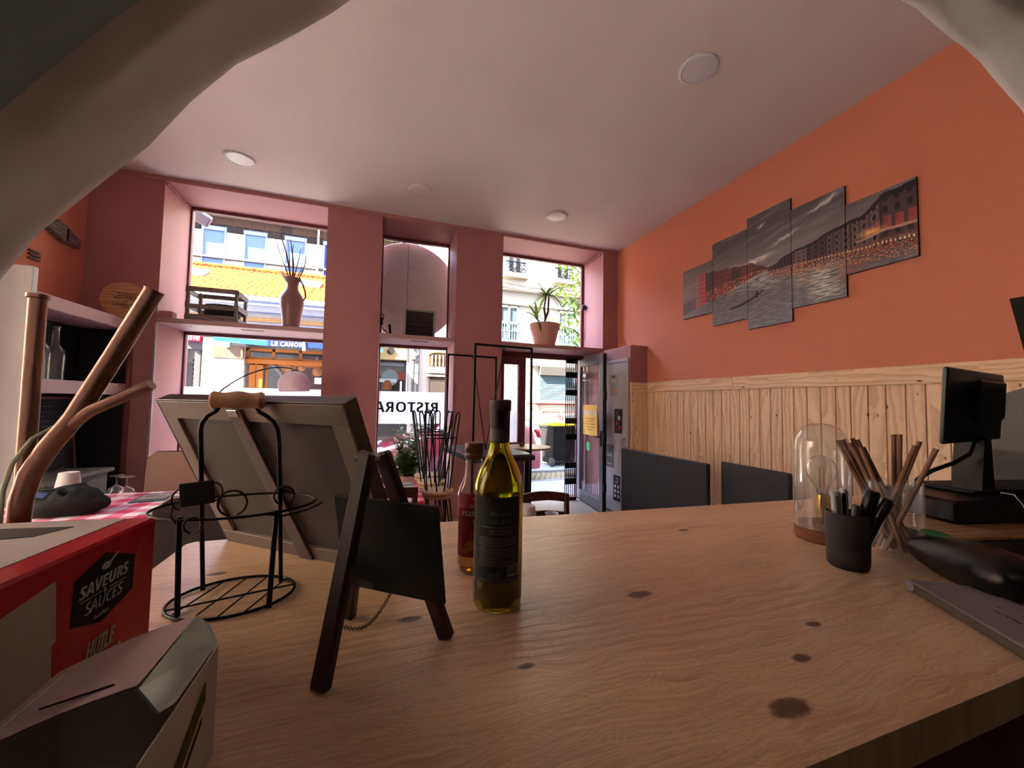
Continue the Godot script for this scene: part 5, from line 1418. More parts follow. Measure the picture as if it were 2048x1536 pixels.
func cloth_table(label: String, table_label: String, at: Vector3, w: float, d: float, h: float, drop: float, turn := 0.0) -> Node3D:
	var o := thing("dining_table", table_label, "table", at, turn)
	ob("tabletop", G.new().box(Vector3(0, h - 0.0175, 0), Vector3(w, 0.03, d), 0.004), mats["dark stained wood"], o)
	for x in [-1, 1]:
		for z in [-1, 1]: ob("leg", G.new().cyl(Vector3(x * (w / 2 - 0.06), 0, z * (d / 2 - 0.06)), Vector3(x * (w / 2 - 0.06), h - 0.03, z * (d / 2 - 0.06)), 0.022, 12, 0.028), mats["dark stained wood"], o)
	var cl := thing("tablecloth", label, "tablecloth", at + Vector3(0, h, 0), turn)
	var g := G.new()
	var P := [Vector2(-w / 2, -d / 2), Vector2(w / 2, -d / 2), Vector2(w / 2, d / 2), Vector2(-w / 2, d / 2)]
	var e := 0.006
	g.tri(Vector3(P[0].x, e, P[0].y), Vector3(P[3].x, e, P[3].y), Vector3(P[2].x, e, P[2].y), P[0], P[3], P[2])
	g.tri(Vector3(P[0].x, e, P[0].y), Vector3(P[2].x, e, P[2].y), Vector3(P[1].x, e, P[1].y), P[0], P[2], P[1])
	for k in 4:
		var a: Vector2 = P[k]
		var b: Vector2 = P[(k + 1) % 4]
		var n := Vector2(b.y - a.y, a.x - b.x).normalized()
		g.sg += 1
		g.st.set_smooth_group(g.sg)
		var S := 24
		for i in S:
			for j in 4:
				var q := []
				var uv := []
				for c in [[i, j], [i + 1, j], [i + 1, j + 1], [i, j + 1]]:
					var t := float(c[0]) / S
					var v := float(c[1]) / 4.0
					var p := a.lerp(b, t) + n * (0.002 + v * (0.012 + 0.018 * sin(t * 22.0 + k) * v))
					q.append(Vector3(p.x, e - v * drop * (1.0 + 0.03 * sin(t * 15.0)), p.y))
					uv.append(Vector2(a.lerp(b, t).length() if false else t * a.distance_to(b), v * drop))
				g.tri(q[0], q[1], q[2], uv[0], uv[1], uv[2])
				g.tri(q[0], q[2], q[3], uv[0], uv[2], uv[3])
	ob("cloth", g, gingham(), cl)
	return o

func padded_chair(label: String, at: Vector3, turn: float, pad: Material, bw := 0.40, top := 0.95) -> Node3D:
	var o := thing("dining_chair", label, "chair", at, turn, "chairs round the dining tables")
	var w: Material = mats["dark stained wood"]
	ob("seat", G.new().box(Vector3(0, 0.455, 0), Vector3(0.42, 0.05, 0.42), 0.012), pad, o)
	for x in [-0.185, 0.185]:
		ob("leg", G.new().bar(Vector3(x, 0, 0.185), Vector3(x, 0.43, 0.185), 0.034, 0.034, 0.004), w, o)
		ob("leg", G.new().bar(Vector3(x, 0, -0.2), Vector3(x, 0.43, -0.19), 0.034, 0.034, 0.004), w, o)
	var h := bw / 2
	var poly := PackedVector2Array([Vector2(-h, 0.50), Vector2(h, 0.50), Vector2(h, top - 0.055), Vector2(h - 0.06, top - 0.005), Vector2(-h + 0.06, top - 0.005), Vector2(-h, top - 0.055)])
	var X := Transform3D(Basis(Vector3.RIGHT, -0.08), Vector3(0, 0.02, -0.17))
	ob("backrest", G.new().prism(poly, 0.035, X), pad, o)
	var rim := []
	for p in poly: rim.append(X * Vector3(p.x, p.y, 0))
	ob("back_frame", G.new().tube(rim, 0.011, 6, true), w, o)
	ob("rail", G.new().bar(Vector3(-0.19, 0.41, 0.19), Vector3(0.19, 0.41, 0.19), 0.03, 0.02, 0.003), w, o)
	return o

func slat_chair(label: String, at: Vector3, turn: float, h := 0.84) -> Node3D:
	var o := thing("dining_chair", label, "chair", at, turn, "chairs round the dining tables")
	var w: Material = mats["dark stained wood"]
	ob("seat", G.new().box(Vector3(0, 0.45, 0), Vector3(0.40, 0.03, 0.40), 0.008), w, o)
	for x in [-0.17, 0.17]:
		ob("leg", G.new().bar(Vector3(x, 0, 0.17), Vector3(x, 0.44, 0.17), 0.03, 0.03, 0.004), w, o)
		ob("leg", G.new().bar(Vector3(x * 1.02, 0, -0.2), Vector3(x * 1.05, h, -0.235), 0.03, 0.026, 0.004, Vector3.BACK), w, o)
	var bow := func(y0: float, y1: float) -> G:
		var g := G.new()
		for s in [1.0, -1.0]:
			g.grid(14, 2, func(u: float, v: float) -> Vector3:
				var uu := u if s > 0 else 1.0 - u
				var sag := 0.03 * sin(uu * PI)
				return Vector3(lerpf(-0.185, 0.185, uu), lerpf(y0, y1, v) + sag * 0.6, -0.235 - sag + s * 0.009))
		g.grid(14, 1, func(u: float, v: float) -> Vector3:
			var sag := 0.03 * sin(u * PI)
			return Vector3(lerpf(-0.185, 0.185, u), y1 + sag * 0.6, -0.235 - sag + lerpf(0.009, -0.009, v)))
		return g
	ob("top_rail", bow.call(h - 0.055, h), w, o)
	ob("back_rail", bow.call(h - 0.29, h - 0.12), w, o)
	ob("stretcher", G.new().bar(Vector3(-0.17, 0.2, 0.17), Vector3(0.17, 0.2, 0.17), 0.02, 0.02, 0.003), w, o)
	return o

func stool(called: String, label: String, at: Vector3, flipped: bool, turn: float) -> Node3D:
	var o := thing(called, label, "stool", at, turn, "hairpin bar stools stacked in pairs")
	var H := 0.655
	var fl := func(p: Vector3) -> Vector3: return Vector3(p.x, H - p.y, -p.z) if flipped else p
	var seat := [Vector2(0, H - 0.028), Vector2(0.125, H - 0.028), Vector2(0.136, H - 0.018), Vector2(0.136, H - 0.008), Vector2(0.128, H), Vector2(0, H)]
	if flipped:
		seat = [Vector2(0, 0), Vector2(0.128, 0), Vector2(0.136, 0.008), Vector2(0.136, 0.018), Vector2(0.125, 0.028), Vector2(0, 0.028)]
	ob("seat", G.new().lathe(seat, 36), mats["pale birch"], o)
	for k in 4:
		var a := k * PI / 2 + PI / 4
		var d := Vector3(cos(a), 0, sin(a))
		var t := Vector3(-sin(a), 0, cos(a))
		var pts := [d * 0.085 + t * 0.045 + Vector3(0, H - 0.028, 0), d * 0.17 + t * 0.028 + Vector3(0, 0.03, 0)]
		pts.append_array(arc(d * 0.172 + Vector3(0, 0.030, 0), t * 0.026, Vector3(0, -0.026, 0) + d * 0.004, 0.25, PI - 0.25, 8))
		pts.append_array([d * 0.17 - t * 0.028 + Vector3(0, 0.03, 0), d * 0.085 - t * 0.045 + Vector3(0, H - 0.028, 0)])
		ob("leg", G.new().tube(pts.map(fl), 0.0058, 8), mats["black metal"], o)
	var ring := []
	for i in 36: ring.append(fl.call(Vector3(0.143 * cos(TAU * i / 36), 0.205, 0.143 * sin(TAU * i / 36))))
	ob("foot_ring", G.new().tube(ring, 0.0052, 8, true), mats["black metal"], o)
	return o

func dining() -> void:
	# --- left table with its things ---
	cloth_table("red gingham tablecloth on the left table under the black bag", "dark wooden table under the gingham cloth with the black bag", Vector3(-1.50, 0, -2.90), 0.98, 0.66, 0.752, 0.27)
	var beige := M("tan leatherette", Color(0.50, 0.36, 0.30), 0.55)
	padded_chair("tan padded chair with clipped top corners before the left window", Vector3(-1.52, 0, -3.49), 0.0, beige, 0.34, 0.95)
	padded_chair("dark brown padded chair at the right end of the left gingham table", Vector3(-0.745, 0, -2.36), PI, M("dark brown leatherette", Color(0.13, 0.065, 0.065), 0.5), 0.36, 0.935)
	var b := thing("black_bag", "crumpled black cloth bag with a blue tag on the left table", "bag", Vector3(-1.60, 0.760, -2.74))
	var n := FastNoiseLite.new()
	n.seed = 4
	n.frequency = 7.0
	var g := G.new()
	g.grid(40, 14, func(u: float, v: float) -> Vector3:
		var a := u * TAU
		var k := sin(PI * clampf(0.12 + v * 0.88, 0, 1)) if v < 1.0 else 0.0
		var c := Vector3(cos(a) * 0.205 * pow(k, 0.4), v * 0.135, -sin(a) * 0.10 * pow(k, 0.5))
		var f := n.get_noise_3d(cos(a) * 0.2, v * 0.3, sin(a) * 0.2)
		return c * Vector3(1.0 + 0.10 * f, 1.0 + 0.55 * n.get_noise_2d(c.x * 2.2, 5.0) , 1.0 + 0.15 * f))
	ob("body", g, M("black cloth", Color(0.016, 0.016, 0.019), 0.9), b)
	ob("strap", G.new().tube([Vector3(-0.17, 0.09, 0.05), Vector3(-0.1, 0.145, 0.06), Vector3(0.0, 0.14, 0.05), Vector3(0.06, 0.115, 0.04)], 0.011, 6, false, 0.5), M("black cloth", Color.WHITE), b)
	ob("blue_tag", G.new().box(Vector3(-0.055, 0.123, 0.075), Vector3(0.075, 0.003, 0.032), 0.001, Basis(Vector3.FORWARD, 0.25) * Basis(Vector3.RIGHT, 0.6)), M("tag blue", Color(0.18, 0.25, 0.44), 0.6), b)
	table_lamp("small white shaded table lamp on the left gingham table behind the bag", Vector3(-1.715, 0.760, -2.98))
	for q in [[-1.545, -3.08, "upturned wine glass nearer the lamp on the left table"], [-1.465, -3.02, "upturned wine glass nearer the menus on the left table"]]:
		var w := thing("wine_glass", q[2], "wine glass", Vector3(q[0], 0.760, q[1]), 0.0, "upturned wine glasses on the left table")
		var gm := glass("clear glass", Color(0.92, 0.95, 0.93), 0.06, 0.02)
		ob("bowl", G.new().lathe([Vector2(0.034, 0.0), Vector2(0.040, 0.02), Vector2(0.041, 0.04), Vector2(0.033, 0.062), Vector2(0.014, 0.075), Vector2(0.004, 0.082)], 28), gm, w)
		ob("stem", G.new().lathe([Vector2(0.004, 0.082), Vector2(0.0032, 0.1), Vector2(0.004, 0.133)], 14), gm, w)
		ob("foot", G.new().lathe([Vector2(0.004, 0.133), Vector2(0.03, 0.137), Vector2(0.034, 0.139), Vector2(0.034, 0.141), Vector2(0, 0.141)], 28), gm, w)
	var mm := M("menu photo", Color(0.42, 0.36, 0.32), 0.5)
	var dk := M("menu slate blue", Color(0.17, 0.20, 0.24), 0.5)
	var mn := thing("menu_card", "dark menu card with a pale food picture by the upturned glasses", "menu", Vector3(-1.335, 0.759, -3.04), 0.1)
	ob("card", G.new().box(Vector3(0, 0.0025, 0), Vector3(0.17, 0.003, 0.23), 0.0008), dk, mn)
	ob("picture", G.new().box(Vector3(0, 0.0043, -0.02), Vector3(0.14, 0.0008, 0.13)), M("menu buff", Color(0.60, 0.55, 0.5), 0.5), mn)
	ob("printed_plate", G.new().cyl(Vector3(-0.02, 0.0046, -0.03), Vector3(-0.02, 0.0052, -0.03), 0.035, 16), mm, mn)
	ob("printed_plate", G.new().cyl(Vector3(0.035, 0.0046, -0.01), Vector3(0.035, 0.0052, -0.01), 0.025, 16), mm, mn)
	var mc := thing("menu_card", "white menu sheet at the near edge of the left gingham table", "menu", Vector3(-1.135, 0.759, -2.70), -0.1)
	ob("card", G.new().box(Vector3(0, 0.0015, 0), Vector3(0.15, 0.002, 0.17), 0.0005), M("menu white", Color(0.66, 0.66, 0.68), 0.6), mc)
	ob("print_line", G.new().box(Vector3(0, 0.0028, -0.05), Vector3(0.1, 0.0006, 0.012)), dk, mc)
	arc_lamp()
	# --- middle table and its chair ---
	cloth_table("red gingham tablecloth on the middle table beside the stacked stools", "dark wooden table under the middle gingham cloth by the stools", Vector3(-0.17, 0, -2.87), 0.92, 0.62, 0.742, 0.22)
	slat_chair("brown wooden chair with curved rail by the middle gingham table", Vector3(-0.02, 0, -2.38), PI + 0.15, 0.925)
	var m2 := thing("menu_card", "grey menu card on the middle gingham table", "menu", Vector3(0.18, 0.749, -3.09), 0.1)
	ob("card", G.new().box(Vector3(0, 0.0025, 0), Vector3(0.15, 0.003, 0.10), 0.0008), dk, m2)
	ob("print_line", G.new().box(Vector3(0, 0.0043, 0.0), Vector3(0.1, 0.0006, 0.02)), M("menu buff", Color.WHITE), m2)
	# --- near table: only its chair, lamp and glass show over the counter ---
	cloth_table("red gingham tablecloth on the table just beyond the counter", "dark wooden table hidden just beyond the counter edge", Vector3(0.80, 0, -1.67), 0.7, 0.5, 0.74, 0.2)
	slat_chair("brown wooden chair with curved rail between the counter and the door", Vector3(0.975, 0, -2.0), 0.03, 0.82)
	table_lamp("small white shaded table lamp on the table just beyond the counter", Vector3(0.68, 0.748, -1.75), 0.155)
	var wg := thing("saucer", "white saucer with raised foot on the table just beyond the counter", "saucer", Vector3(0.815, 0.748, -1.75))
	ob("rim", G.new().lathe([Vector2(0, 0.07), Vector2(0.022, 0.075), Vector2(0.032, 0.101), Vector2(0.035, 0.108), Vector2(0.032, 0.106), Vector2(0.02, 0.08), Vector2(0, 0.077)], 28), mats["white plastic"], wg)
	ob("foot", G.new().lathe([Vector2(0.03, 0), Vector2(0.03, 0.004), Vector2(0.008, 0.012), Vector2(0.008, 0.072)], 24), mats["white plastic"], wg)
	# --- stools: one upright, one upside down on it ---
	var where := ["nearest the counter", "in the middle of the three", "nearest the street window"]
	for k in 3:
		var p := Vector3([0.455, 0.453, 0.465][k], 0, [-3.16, -3.52, -3.86][k])
		stool("bar_stool", "upright hairpin bar stool with birch seat, " + where[k], p, false, 0.35 + k * 0.3)
		stool("bar_stool", "upside down hairpin bar stool with legs in the air, " + where[k], p + Vector3(0, 0.656, 0), true, 0.1 + k * 0.35)
	bar_table()
	# --- round pedestal table with a bowl ---
	var r := thing("pedestal_table", "small round pale pedestal table by the street door", "table", Vector3(1.62, 0, -4.15))
	ob("tabletop", G.new().lathe([Vector2(0, 0.868), Vector2(0.255, 0.868), Vector2(0.27, 0.876), Vector2(0.27, 0.886), Vector2(0.262, 0.892), Vector2(0, 0.892)], 48), wood_mat("pale table wood", ply, Color(0.85, 0.8, 0.78), 0.4, 0.01, 2.0), r)
	ob("column", G.new().cyl(Vector3(0, 0.02, 0), Vector3(0, 0.868, 0), 0.035, 16), mats["black metal"], r)
	ob("base", G.new().lathe([Vector2(0, 0), Vector2(0.2, 0), Vector2(0.2, 0.012), Vector2(0.04, 0.04), Vector2(0, 0.04)], 36), mats["black metal"], r)
	var bw := thing("small_bowl", "small brown bowl on the round pedestal table", "bowl", Vector3(1.565, 0.892, -4.2))
	ob("bowl", G.new().lathe([Vector2(0, 0.004), Vector2(0.022, 0), Vector2(0.028, 0.004), Vector2(0.036, 0.045), Vector2(0.033, 0.045), Vector2(0.024, 0.008), Vector2(0, 0.008)], 24), M("brown clay", Color(0.42, 0.27, 0.22), 0.6), bw)
	# --- two charcoal bench backs ---
	for q in [[2.10, -3.03, -2.05, 1.0, "longer charcoal bench back, nearer the street door"], [2.19, -2.02, -1.56, 1.02, "shorter charcoal bench back, nearer the counter"]]:
		var L: float = q[2] - q[1]
		var bn := thing("bench", q[4], "bench", Vector3(q[0], 0, (q[1] + q[2]) / 2), 0.0, "charcoal benches along the wainscot")
		var ch := tri_relief(M("charcoal panel", Color(0.125, 0.125, 0.14), 0.6), noise_tex("fine", 0.12, 3), 3.0, 0.01, false)
		ob("back_panel", G.new().box(Vector3(0.02, q[3] / 2 + 0.02, 0), Vector3(0.035, q[3] - 0.04, L), 0.006), ch, bn)
		ob("seat", G.new().box(Vector3(0.25, 0.44, 0), Vector3(0.43, 0.07, L), 0.012), ch, bn)
		ob("base", G.new().box(Vector3(0.23, 0.2, 0), Vector3(0.36, 0.40, L - 0.06), 0.006), ch, bn)

func table_lamp(label: String, at: Vector3, h := 0.185) -> void:
	var o := thing("table_lamp", label, "lamp", at, 0.0, "small white table lamps")
	var sm := M("white lamp shade", Color(0.78, 0.74, 0.72), 0.7)
	sm.backlight_enabled = true
	sm.backlight = Color(0.35, 0.33, 0.3)
	ob("base", G.new().lathe([Vector2(0, 0), Vector2(0.04, 0), Vector2(0.04, 0.008), Vector2(0.007, 0.014), Vector2(0.006, h - 0.09), Vector2(0, h - 0.09)], 24), mats["white plastic"], o)
	ob("shade", G.new().lathe([Vector2(0.058, h - 0.11), Vector2(0.042, h), Vector2(0, h), Vector2(0, h - 0.002), Vector2(0.040, h - 0.002), Vector2(0.056, h - 0.11), Vector2(0.058, h - 0.11)], 32), sm, o)

func arc_lamp() -> void:
	var o := thing("arc_lamp", "arched floor lamp with a pale dome shade before the left window", "lamp", Vector3(-1.62, 0, -4.2))
	var st: Material = mats["steel"]
	ob("base", G.new().lathe([Vector2(0, 0), Vector2(0.15, 0), Vector2(0.15, 0.03), Vector2(0.14, 0.036), Vector2(0, 0.036)], 36), M("marble grey", Color(0.6, 0.6, 0.6), 0.3), o)
	var pts := [Vector3(0, 0.03, 0), Vector3(0.0, 0.8, 0), Vector3(0.045, 1.15, 0), Vector3(0.162, 1.385, 0), Vector3(0.24, 1.475, 0), Vector3(0.329, 1.551, 0), Vector3(0.42, 1.612, 0), Vector3(0.526, 1.66, 0), Vector3(0.62, 1.687, 0), Vector3(0.70, 1.695, 0), Vector3(0.77, 1.69, 0), Vector3(0.81, 1.677, 0)]
	ob("arm", G.new().tube(pts, 0.0065, 8), M("dark chrome", Color(0.25, 0.22, 0.24), 0.3, 0.9), o)
	var sm := M("pale dome shade", Color(0.95, 0.9, 0.92), 0.35)
	sm.backlight_enabled = true
	sm.backlight = Color(1.0, 0.92, 0.94)
	var R := 0.14
	var pr := []
	for i in 15:
		var a := lerpf(-0.42, PI / 2, i / 14.0)
		pr.append(Vector2(R * cos(a) if i < 14 else 0.012, R * sin(a)))
	var inner := []
	for i in range(14, -1, -1): inner.append(Vector2(maxf(0.0, (pr[i] as Vector2).x - 0.003), (pr[i] as Vector2).y - 0.002))
	ob("shade", G.new().lathe(pr + inner, 40, Transform3D(Basis(Vector3.BACK, 0.05), Vector3(0.82, 1.525, 0))), sm, o)
	ob("cap", G.new().lathe([Vector2(0.035, 1.655), Vector2(0.03, 1.665), Vector2(0.008, 1.685), Vector2(0, 1.686)], 20, Transform3D(Basis.IDENTITY, Vector3(0.815, 0, 0))), M("rust cap", Color(0.30, 0.14, 0.13), 0.5), o)

func bar_table() -> void:
	# one high table the right way up and a second one upside down on it
	var bk: Material = mats["black metal"]
	var gt := M("slate grey top", Color(0.34, 0.30, 0.32), 0.4)
	for k in 2:
		var o := thing("bar_table", ["high black edged bar table standing by the street window", "upside down bar table with black frames in the air"][k], "bar table", Vector3(1.0, 0.0 if k == 0 else 0.912, -3.72), 0.11, "high bar tables")
		if k == 0:
			ob("tabletop", G.new().span(Vector3(-0.30, 0.885, -0.46), Vector3(0.30, 0.91, 0.46), 0.002), gt, o)
			ob("edge", G.new().span(Vector3(-0.306, 0.868, 0.45), Vector3(0.306, 0.909, 0.466), 0.002).span(Vector3(-0.306, 0.868, -0.466), Vector3(0.306, 0.909, -0.45), 0.002).span(Vector3(-0.31, 0.868, -0.466), Vector3(-0.296, 0.909, 0.466), 0.002).span(Vector3(0.296, 0.868, -0.466), Vector3(0.31, 0.909, 0.466), 0.002), mats["matt black"], o)
		else:
			ob("tabletop", G.new().span(Vector3(-0.30, 0.0, -0.45), Vector3(0.30, 0.012, 0.45), 0.002), gt, o)
		var y0 := 0.0 if k == 0 else 1.0
		var y1 := 0.875 if k == 0 else 0.012
		for z in [-0.44, 0.42]:
			var g := G.new()
			g.bar(Vector3(-0.28, y0, z), Vector3(-0.285, y1, z), 0.02, 0.02, 0.002, Vector3.BACK)
			g.bar(Vector3(0.28, y0, z), Vector3(0.285, y1, z), 0.02, 0.02, 0.002, Vector3.BACK)
			g.bar(Vector3(-0.29, y0 + (0.01 if k == 0 else -0.01), z), Vector3(0.29, y0 + (0.01 if k == 0 else -0.01), z), 0.02, 0.02, 0.002, Vector3.UP)
			ob("leg_frame", g, bk, o)
			ob("brace", G.new().cyl(Vector3(0, y0 + (0.02 if k == 0 else -0.02), z), Vector3(0, y1, 0.0), 0.005, 8), bk, o)
func sills() -> void:
	var SY := 2.162   # top of the window shelves
	# --- slatted wooden crate ---
	var c := thing("wooden_crate", "old slatted wooden crate on the left window shelf", "crate", Vector3(-1.665, SY, -4.81))
	var gw: Material = mats["weathered grey wood"]
	var hx := 0.22
	var hz := 0.155
	for x in [-1, 1]:
		for z in [-1, 1]: ob("corner_post", G.new().box(Vector3(x * (hx - 0.014), 0.175, z * (hz - 0.014)), Vector3(0.028, 0.35, 0.028), 0.003), gw, c)
	for z in [-1, 1]:
		for y in [0.035, 0.15, 0.325]: ob("slat", G.new().box(Vector3(0, y, z * (hz + 0.004)), Vector3(hx * 2, [0.07, 0.045, 0.05][[0.035, 0.15, 0.325].find(y)], 0.009), 0.002), gw, c)
	for x in [-1, 1]:
		for y in [0.03, 0.165, 0.315]: ob("slat", G.new().box(Vector3(x * (hx + 0.004), y, 0), Vector3(0.009, 0.055, hz * 2 - 0.01), 0.002), gw, c)
	for i in 4: ob("bottom_slat", G.new().box(Vector3(0, 0.006, -0.11 + i * 0.073), Vector3(hx * 2 - 0.05, 0.008, 0.06), 0.002), gw, c)
	var db := thing("dark_basket", "dark woven basket lying inside the wooden crate", "basket", Vector3(-1.62, SY + 0.0105, -4.81))
	for i in 9:
		var ring := []
		for k in 28: ring.append(Vector3(0.15 * cos(TAU * k / 28), 0.012 + i * 0.021, 0.10 * sin(TAU * k / 28)))
		ob("woven_band", G.new().tube(ring, 0.0125, 6, true), M("dark cane", Color(0.06, 0.05, 0.045), 0.7), db)
	# --- earthenware jug with twigs ---
	var jm := tri_relief(M("brown earthenware", Color(0.50, 0.36, 0.32), 0.38), noise_tex("plaster", 0.02, 5), 5.0, 0.03, false)
	var j := thing("clay_jug", "tall brown earthenware jug with spout and handle on the left window shelf", "jug", Vector3(-0.985, SY, -4.85))
	var H := 0.62
	var g := G.new()
	var prof := [Vector2(0.0, 0.0), Vector2(0.075, 0.0), Vector2(0.083, 0.01), Vector2(0.098, 0.14), Vector2(0.119, 0.28), Vector2(0.123, 0.33), Vector2(0.113, 0.38), Vector2(0.085, 0.43), Vector2(0.064, 0.465), Vector2(0.058, 0.50), Vector2(0.063, 0.54), Vector2(0.078, 0.58)]
	g.lathe(prof, 44)
	# flared mouth drawn out into a spout on the left
	g.grid(44, 6, func(u: float, v: float) -> Vector3:
		var a := u * TAU
		var sp := pow(maxf(0.0, -cos(a)), 6.0)
		var r := 0.078 + v * (0.008 + 0.065 * sp)
		return Vector3(cos(a) * r, 0.58 + v * (0.012 + 0.07 * sp), -sin(a) * r * (1.0 - 0.5 * sp * v)))
	g.grid(44, 4, func(u: float, v: float) -> Vector3:
		var a := u * TAU
		var sp := pow(maxf(0.0, -cos(a)), 6.0)
		var r := lerpf(0.086 + 0.065 * sp, 0.05, v) - 0.004
		return Vector3(cos(a) * r, lerpf(0.592 + 0.07 * sp, 0.50, v), -sin(a) * r * lerpf(1.0 - 0.5 * sp, 1.0, v)))
	ob("body", g, jm, j)
	ob("handle", G.new().tube([Vector3(0.075, 0.575, 0.02), Vector3(0.105, 0.53, 0.03), Vector3(0.135, 0.44, 0.035), Vector3(0.14, 0.38, 0.035), Vector3(0.118, 0.345, 0.03), Vector3(0.095, 0.36, 0.05)], 0.0095, 8), jm, j)
	var tw := thing("dried_twigs", "tall bare dried twigs standing in the brown jug", "twigs", Vector3(-0.985, SY + 0.52, -4.85))
	var tm := M("reddish twig", Color(0.42, 0.25, 0.21), 0.7)
	var T := [[-0.15, 0.60, -0.02, 0.010], [-0.19, 0.52, 0.02, 0.006], [-0.085, 0.50, -0.03, 0.007], [-0.03, 0.50, 0.02, 0.010], [-0.005, 0.47, -0.01, 0.008], [0.055, 0.42, 0.02, 0.006], [0.11, 0.40, -0.02, 0.006], [-0.11, 0.22, 0.03, 0.004], [0.09, 0.27, 0.03, 0.005]]
	for k in T.size():
		var t: Array = T[k]
		var tip := Vector3(t[0], t[1], t[2])
		var foot := Vector3(t[0] * 0.12, -0.01, t[2] * 0.5)
		var pts := []
		var rr := []
		for i in 9:
			var f := i / 8.0
			pts.append(foot.lerp(tip, f) + Vector3(0.012 * sin(f * 4.0 + k * 2.0) + t[0] * 0.25 * sin(f * PI) * (1.0 if k > 4 else -0.2), 0, 0.008 * sin(f * 5.0 + k)))
			rr.append(t[3] * 1.35 * (1.0 - 0.7 * f))
		var w := ob("twig", G.new().tube(pts, rr, 6), tm, tw)
		for i in (9 if k in [5, 6] else 3 if k > 2 else 1):
			var f := 0.45 + 0.06 * i
			var p: Vector3 = (pts[int(f * 8)] as Vector3).lerp(pts[mini(8, int(f * 8) + 1)], f * 8 - int(f * 8))
			var s := -1.0 if i % 2 else 1.0
			ob("side_twig", G.new().tube([p, p + Vector3(s * 0.028, 0.02, 0.01), p + Vector3(s * 0.034, 0.05 + 0.01 * (i % 3), 0.015)], [0.0026, 0.0018, 0.0008], 5), tm, w)
	var sb := thing("small_box", "small rose painted block at the left end of the left window shelf", "block", Vector3(-1.995, SY, -4.64))
	ob("body", G.new().box(Vector3(-0.02, 0.035, 0), Vector3(0.11, 0.07, 0.09), 0.004), mats["dusty rose paint"], sb)
	# --- middle shelf: slatted box, iron stand, big round sign behind ---
	var s := thing("slatted_box", "grey box with dark slats on the middle window shelf", "box", Vector3(0.415, SY, -4.82), 0.06)
	var gf := M("grey box wood", Color(0.60, 0.56, 0.55), 0.6)
	for q in [[Vector3(-0.185, 0, -0.1), Vector3(-0.165, 0.345, 0.07)], [Vector3(0.165, 0, -0.1), Vector3(0.185, 0.345, 0.07)], [Vector3(-0.165, 0.325, -0.1), Vector3(0.165, 0.345, 0.07)], [Vector3(-0.165, 0, -0.1), Vector3(0.165, 0.012, 0.07)]]:
		ob("side", G.new().span(q[0], q[1], 0.002), gf, s)
	ob("back", G.new().span(Vector3(-0.165, 0.012, -0.1), Vector3(0.165, 0.325, -0.09)), mats["matt black"], s)
	for i in 5: ob("slat", G.new().box(Vector3(0, 0.045 + i * 0.062, 0.03), Vector3(0.328, 0.052, 0.01), 0.002, Basis(Vector3.RIGHT, 0.35)), M("dark slat", Color(0.16, 0.12, 0.12), 0.6), s)
	var ir := thing("iron_stand", "small black iron plate stand at the left of the middle shelf", "plate stand", Vector3(0.005, SY, -4.78))
	var bm: Material = mats["black metal"]
	ob("leg", G.new().tube([Vector3(-0.03, 0, 0.02), Vector3(-0.035, 0.1, 0.0), Vector3(-0.02, 0.2, -0.01)], 0.006, 6), bm, ir)
	ob("leg", G.new().tube([Vector3(0.075, 0, -0.02), Vector3(0.03, 0.05, 0.0), Vector3(-0.03, 0.1, 0.0)], 0.005, 6), bm, ir)
	ob("leg", G.new().tube([Vector3(-0.03, 0.01, 0.03), Vector3(0.03, 0.075, 0.0)], 0.004, 6), bm, ir)
	ob("loop", G.new().tube(arc(Vector3(-0.022, 0.225, 0), Vector3(0.018, 0, 0), Vector3(0, 0.035, 0), 0, TAU * 15 / 16, 15), 0.005, 6, true), bm, ir)
	ob("plate_rest", G.new().box(Vector3(0.068, 0.075, 0), Vector3(0.026, 0.13, 0.03), 0.004, Basis(Vector3.BACK, 0.12)), bm, ir)
	ob("clamp", G.new().box(Vector3(-0.03, 0.17, 0), Vector3(0.035, 0.09, 0.03), 0.004), bm, ir)
	var rs := thing("round_sign", "large round sign board seen from behind, outside the middle window", "sign", Vector3(0.31, 2.875, -5.32))
	var sm := M("pinkish sign board", Color(0.86, 0.76, 0.72), 0.7)
	sm.backlight_enabled = true
	sm.backlight = Color(0.25, 0.16, 0.14)
	ob("board", G.new().lathe([Vector2(0, 0.0), Vector2(0.655, 0.0), Vector2(0.66, 0.006), Vector2(0.66, 0.03), Vector2(0.655, 0.036), Vector2(0, 0.036)], 64, Transform3D(Basis(Vector3.RIGHT, PI / 2), Vector3(0, 0, -0.02))), sm, rs)
	var seam := M("seam shade", Color(0.42, 0.32, 0.30), 0.8)
	ob("joint", G.new().box(Vector3(-0.02, 0, 0.0165), Vector3(0.006, 1.3, 0.002)), seam, rs)
	for r in [0.125, 0.33]: ob("pressed_ring", G.new().tube(arc(Vector3(-0.02, 0.0, 0.016), Vector3(r, 0, 0), Vector3(0, r, 0), 0, TAU * 47 / 48, 47), 0.0028, 5, true), M("ring tone", Color(0.76, 0.65, 0.61), 0.8), rs)
	ob("bracket", G.new().span(Vector3(-0.12, 0.60, -0.075), Vector3(0.12, 0.70, -0.035), 0.003).span(Vector3(-0.1, 0.655, -0.06), Vector3(-0.07, 0.69, 0.07), 0.003), M("bracket grey", Color(0.45, 0.44, 0.44), 0.6), rs)
	# --- right shelf: terracotta pot with a dragon tree ---
	var pot := M("pale terracotta", Color(0.82, 0.64, 0.57), 0.8)
	var p := thing("potted_dragon_tree", "terracotta pot with spiky dragon tree on the shelf over the door", "potted plant", Vector3(2.115, 2.162, -4.84))
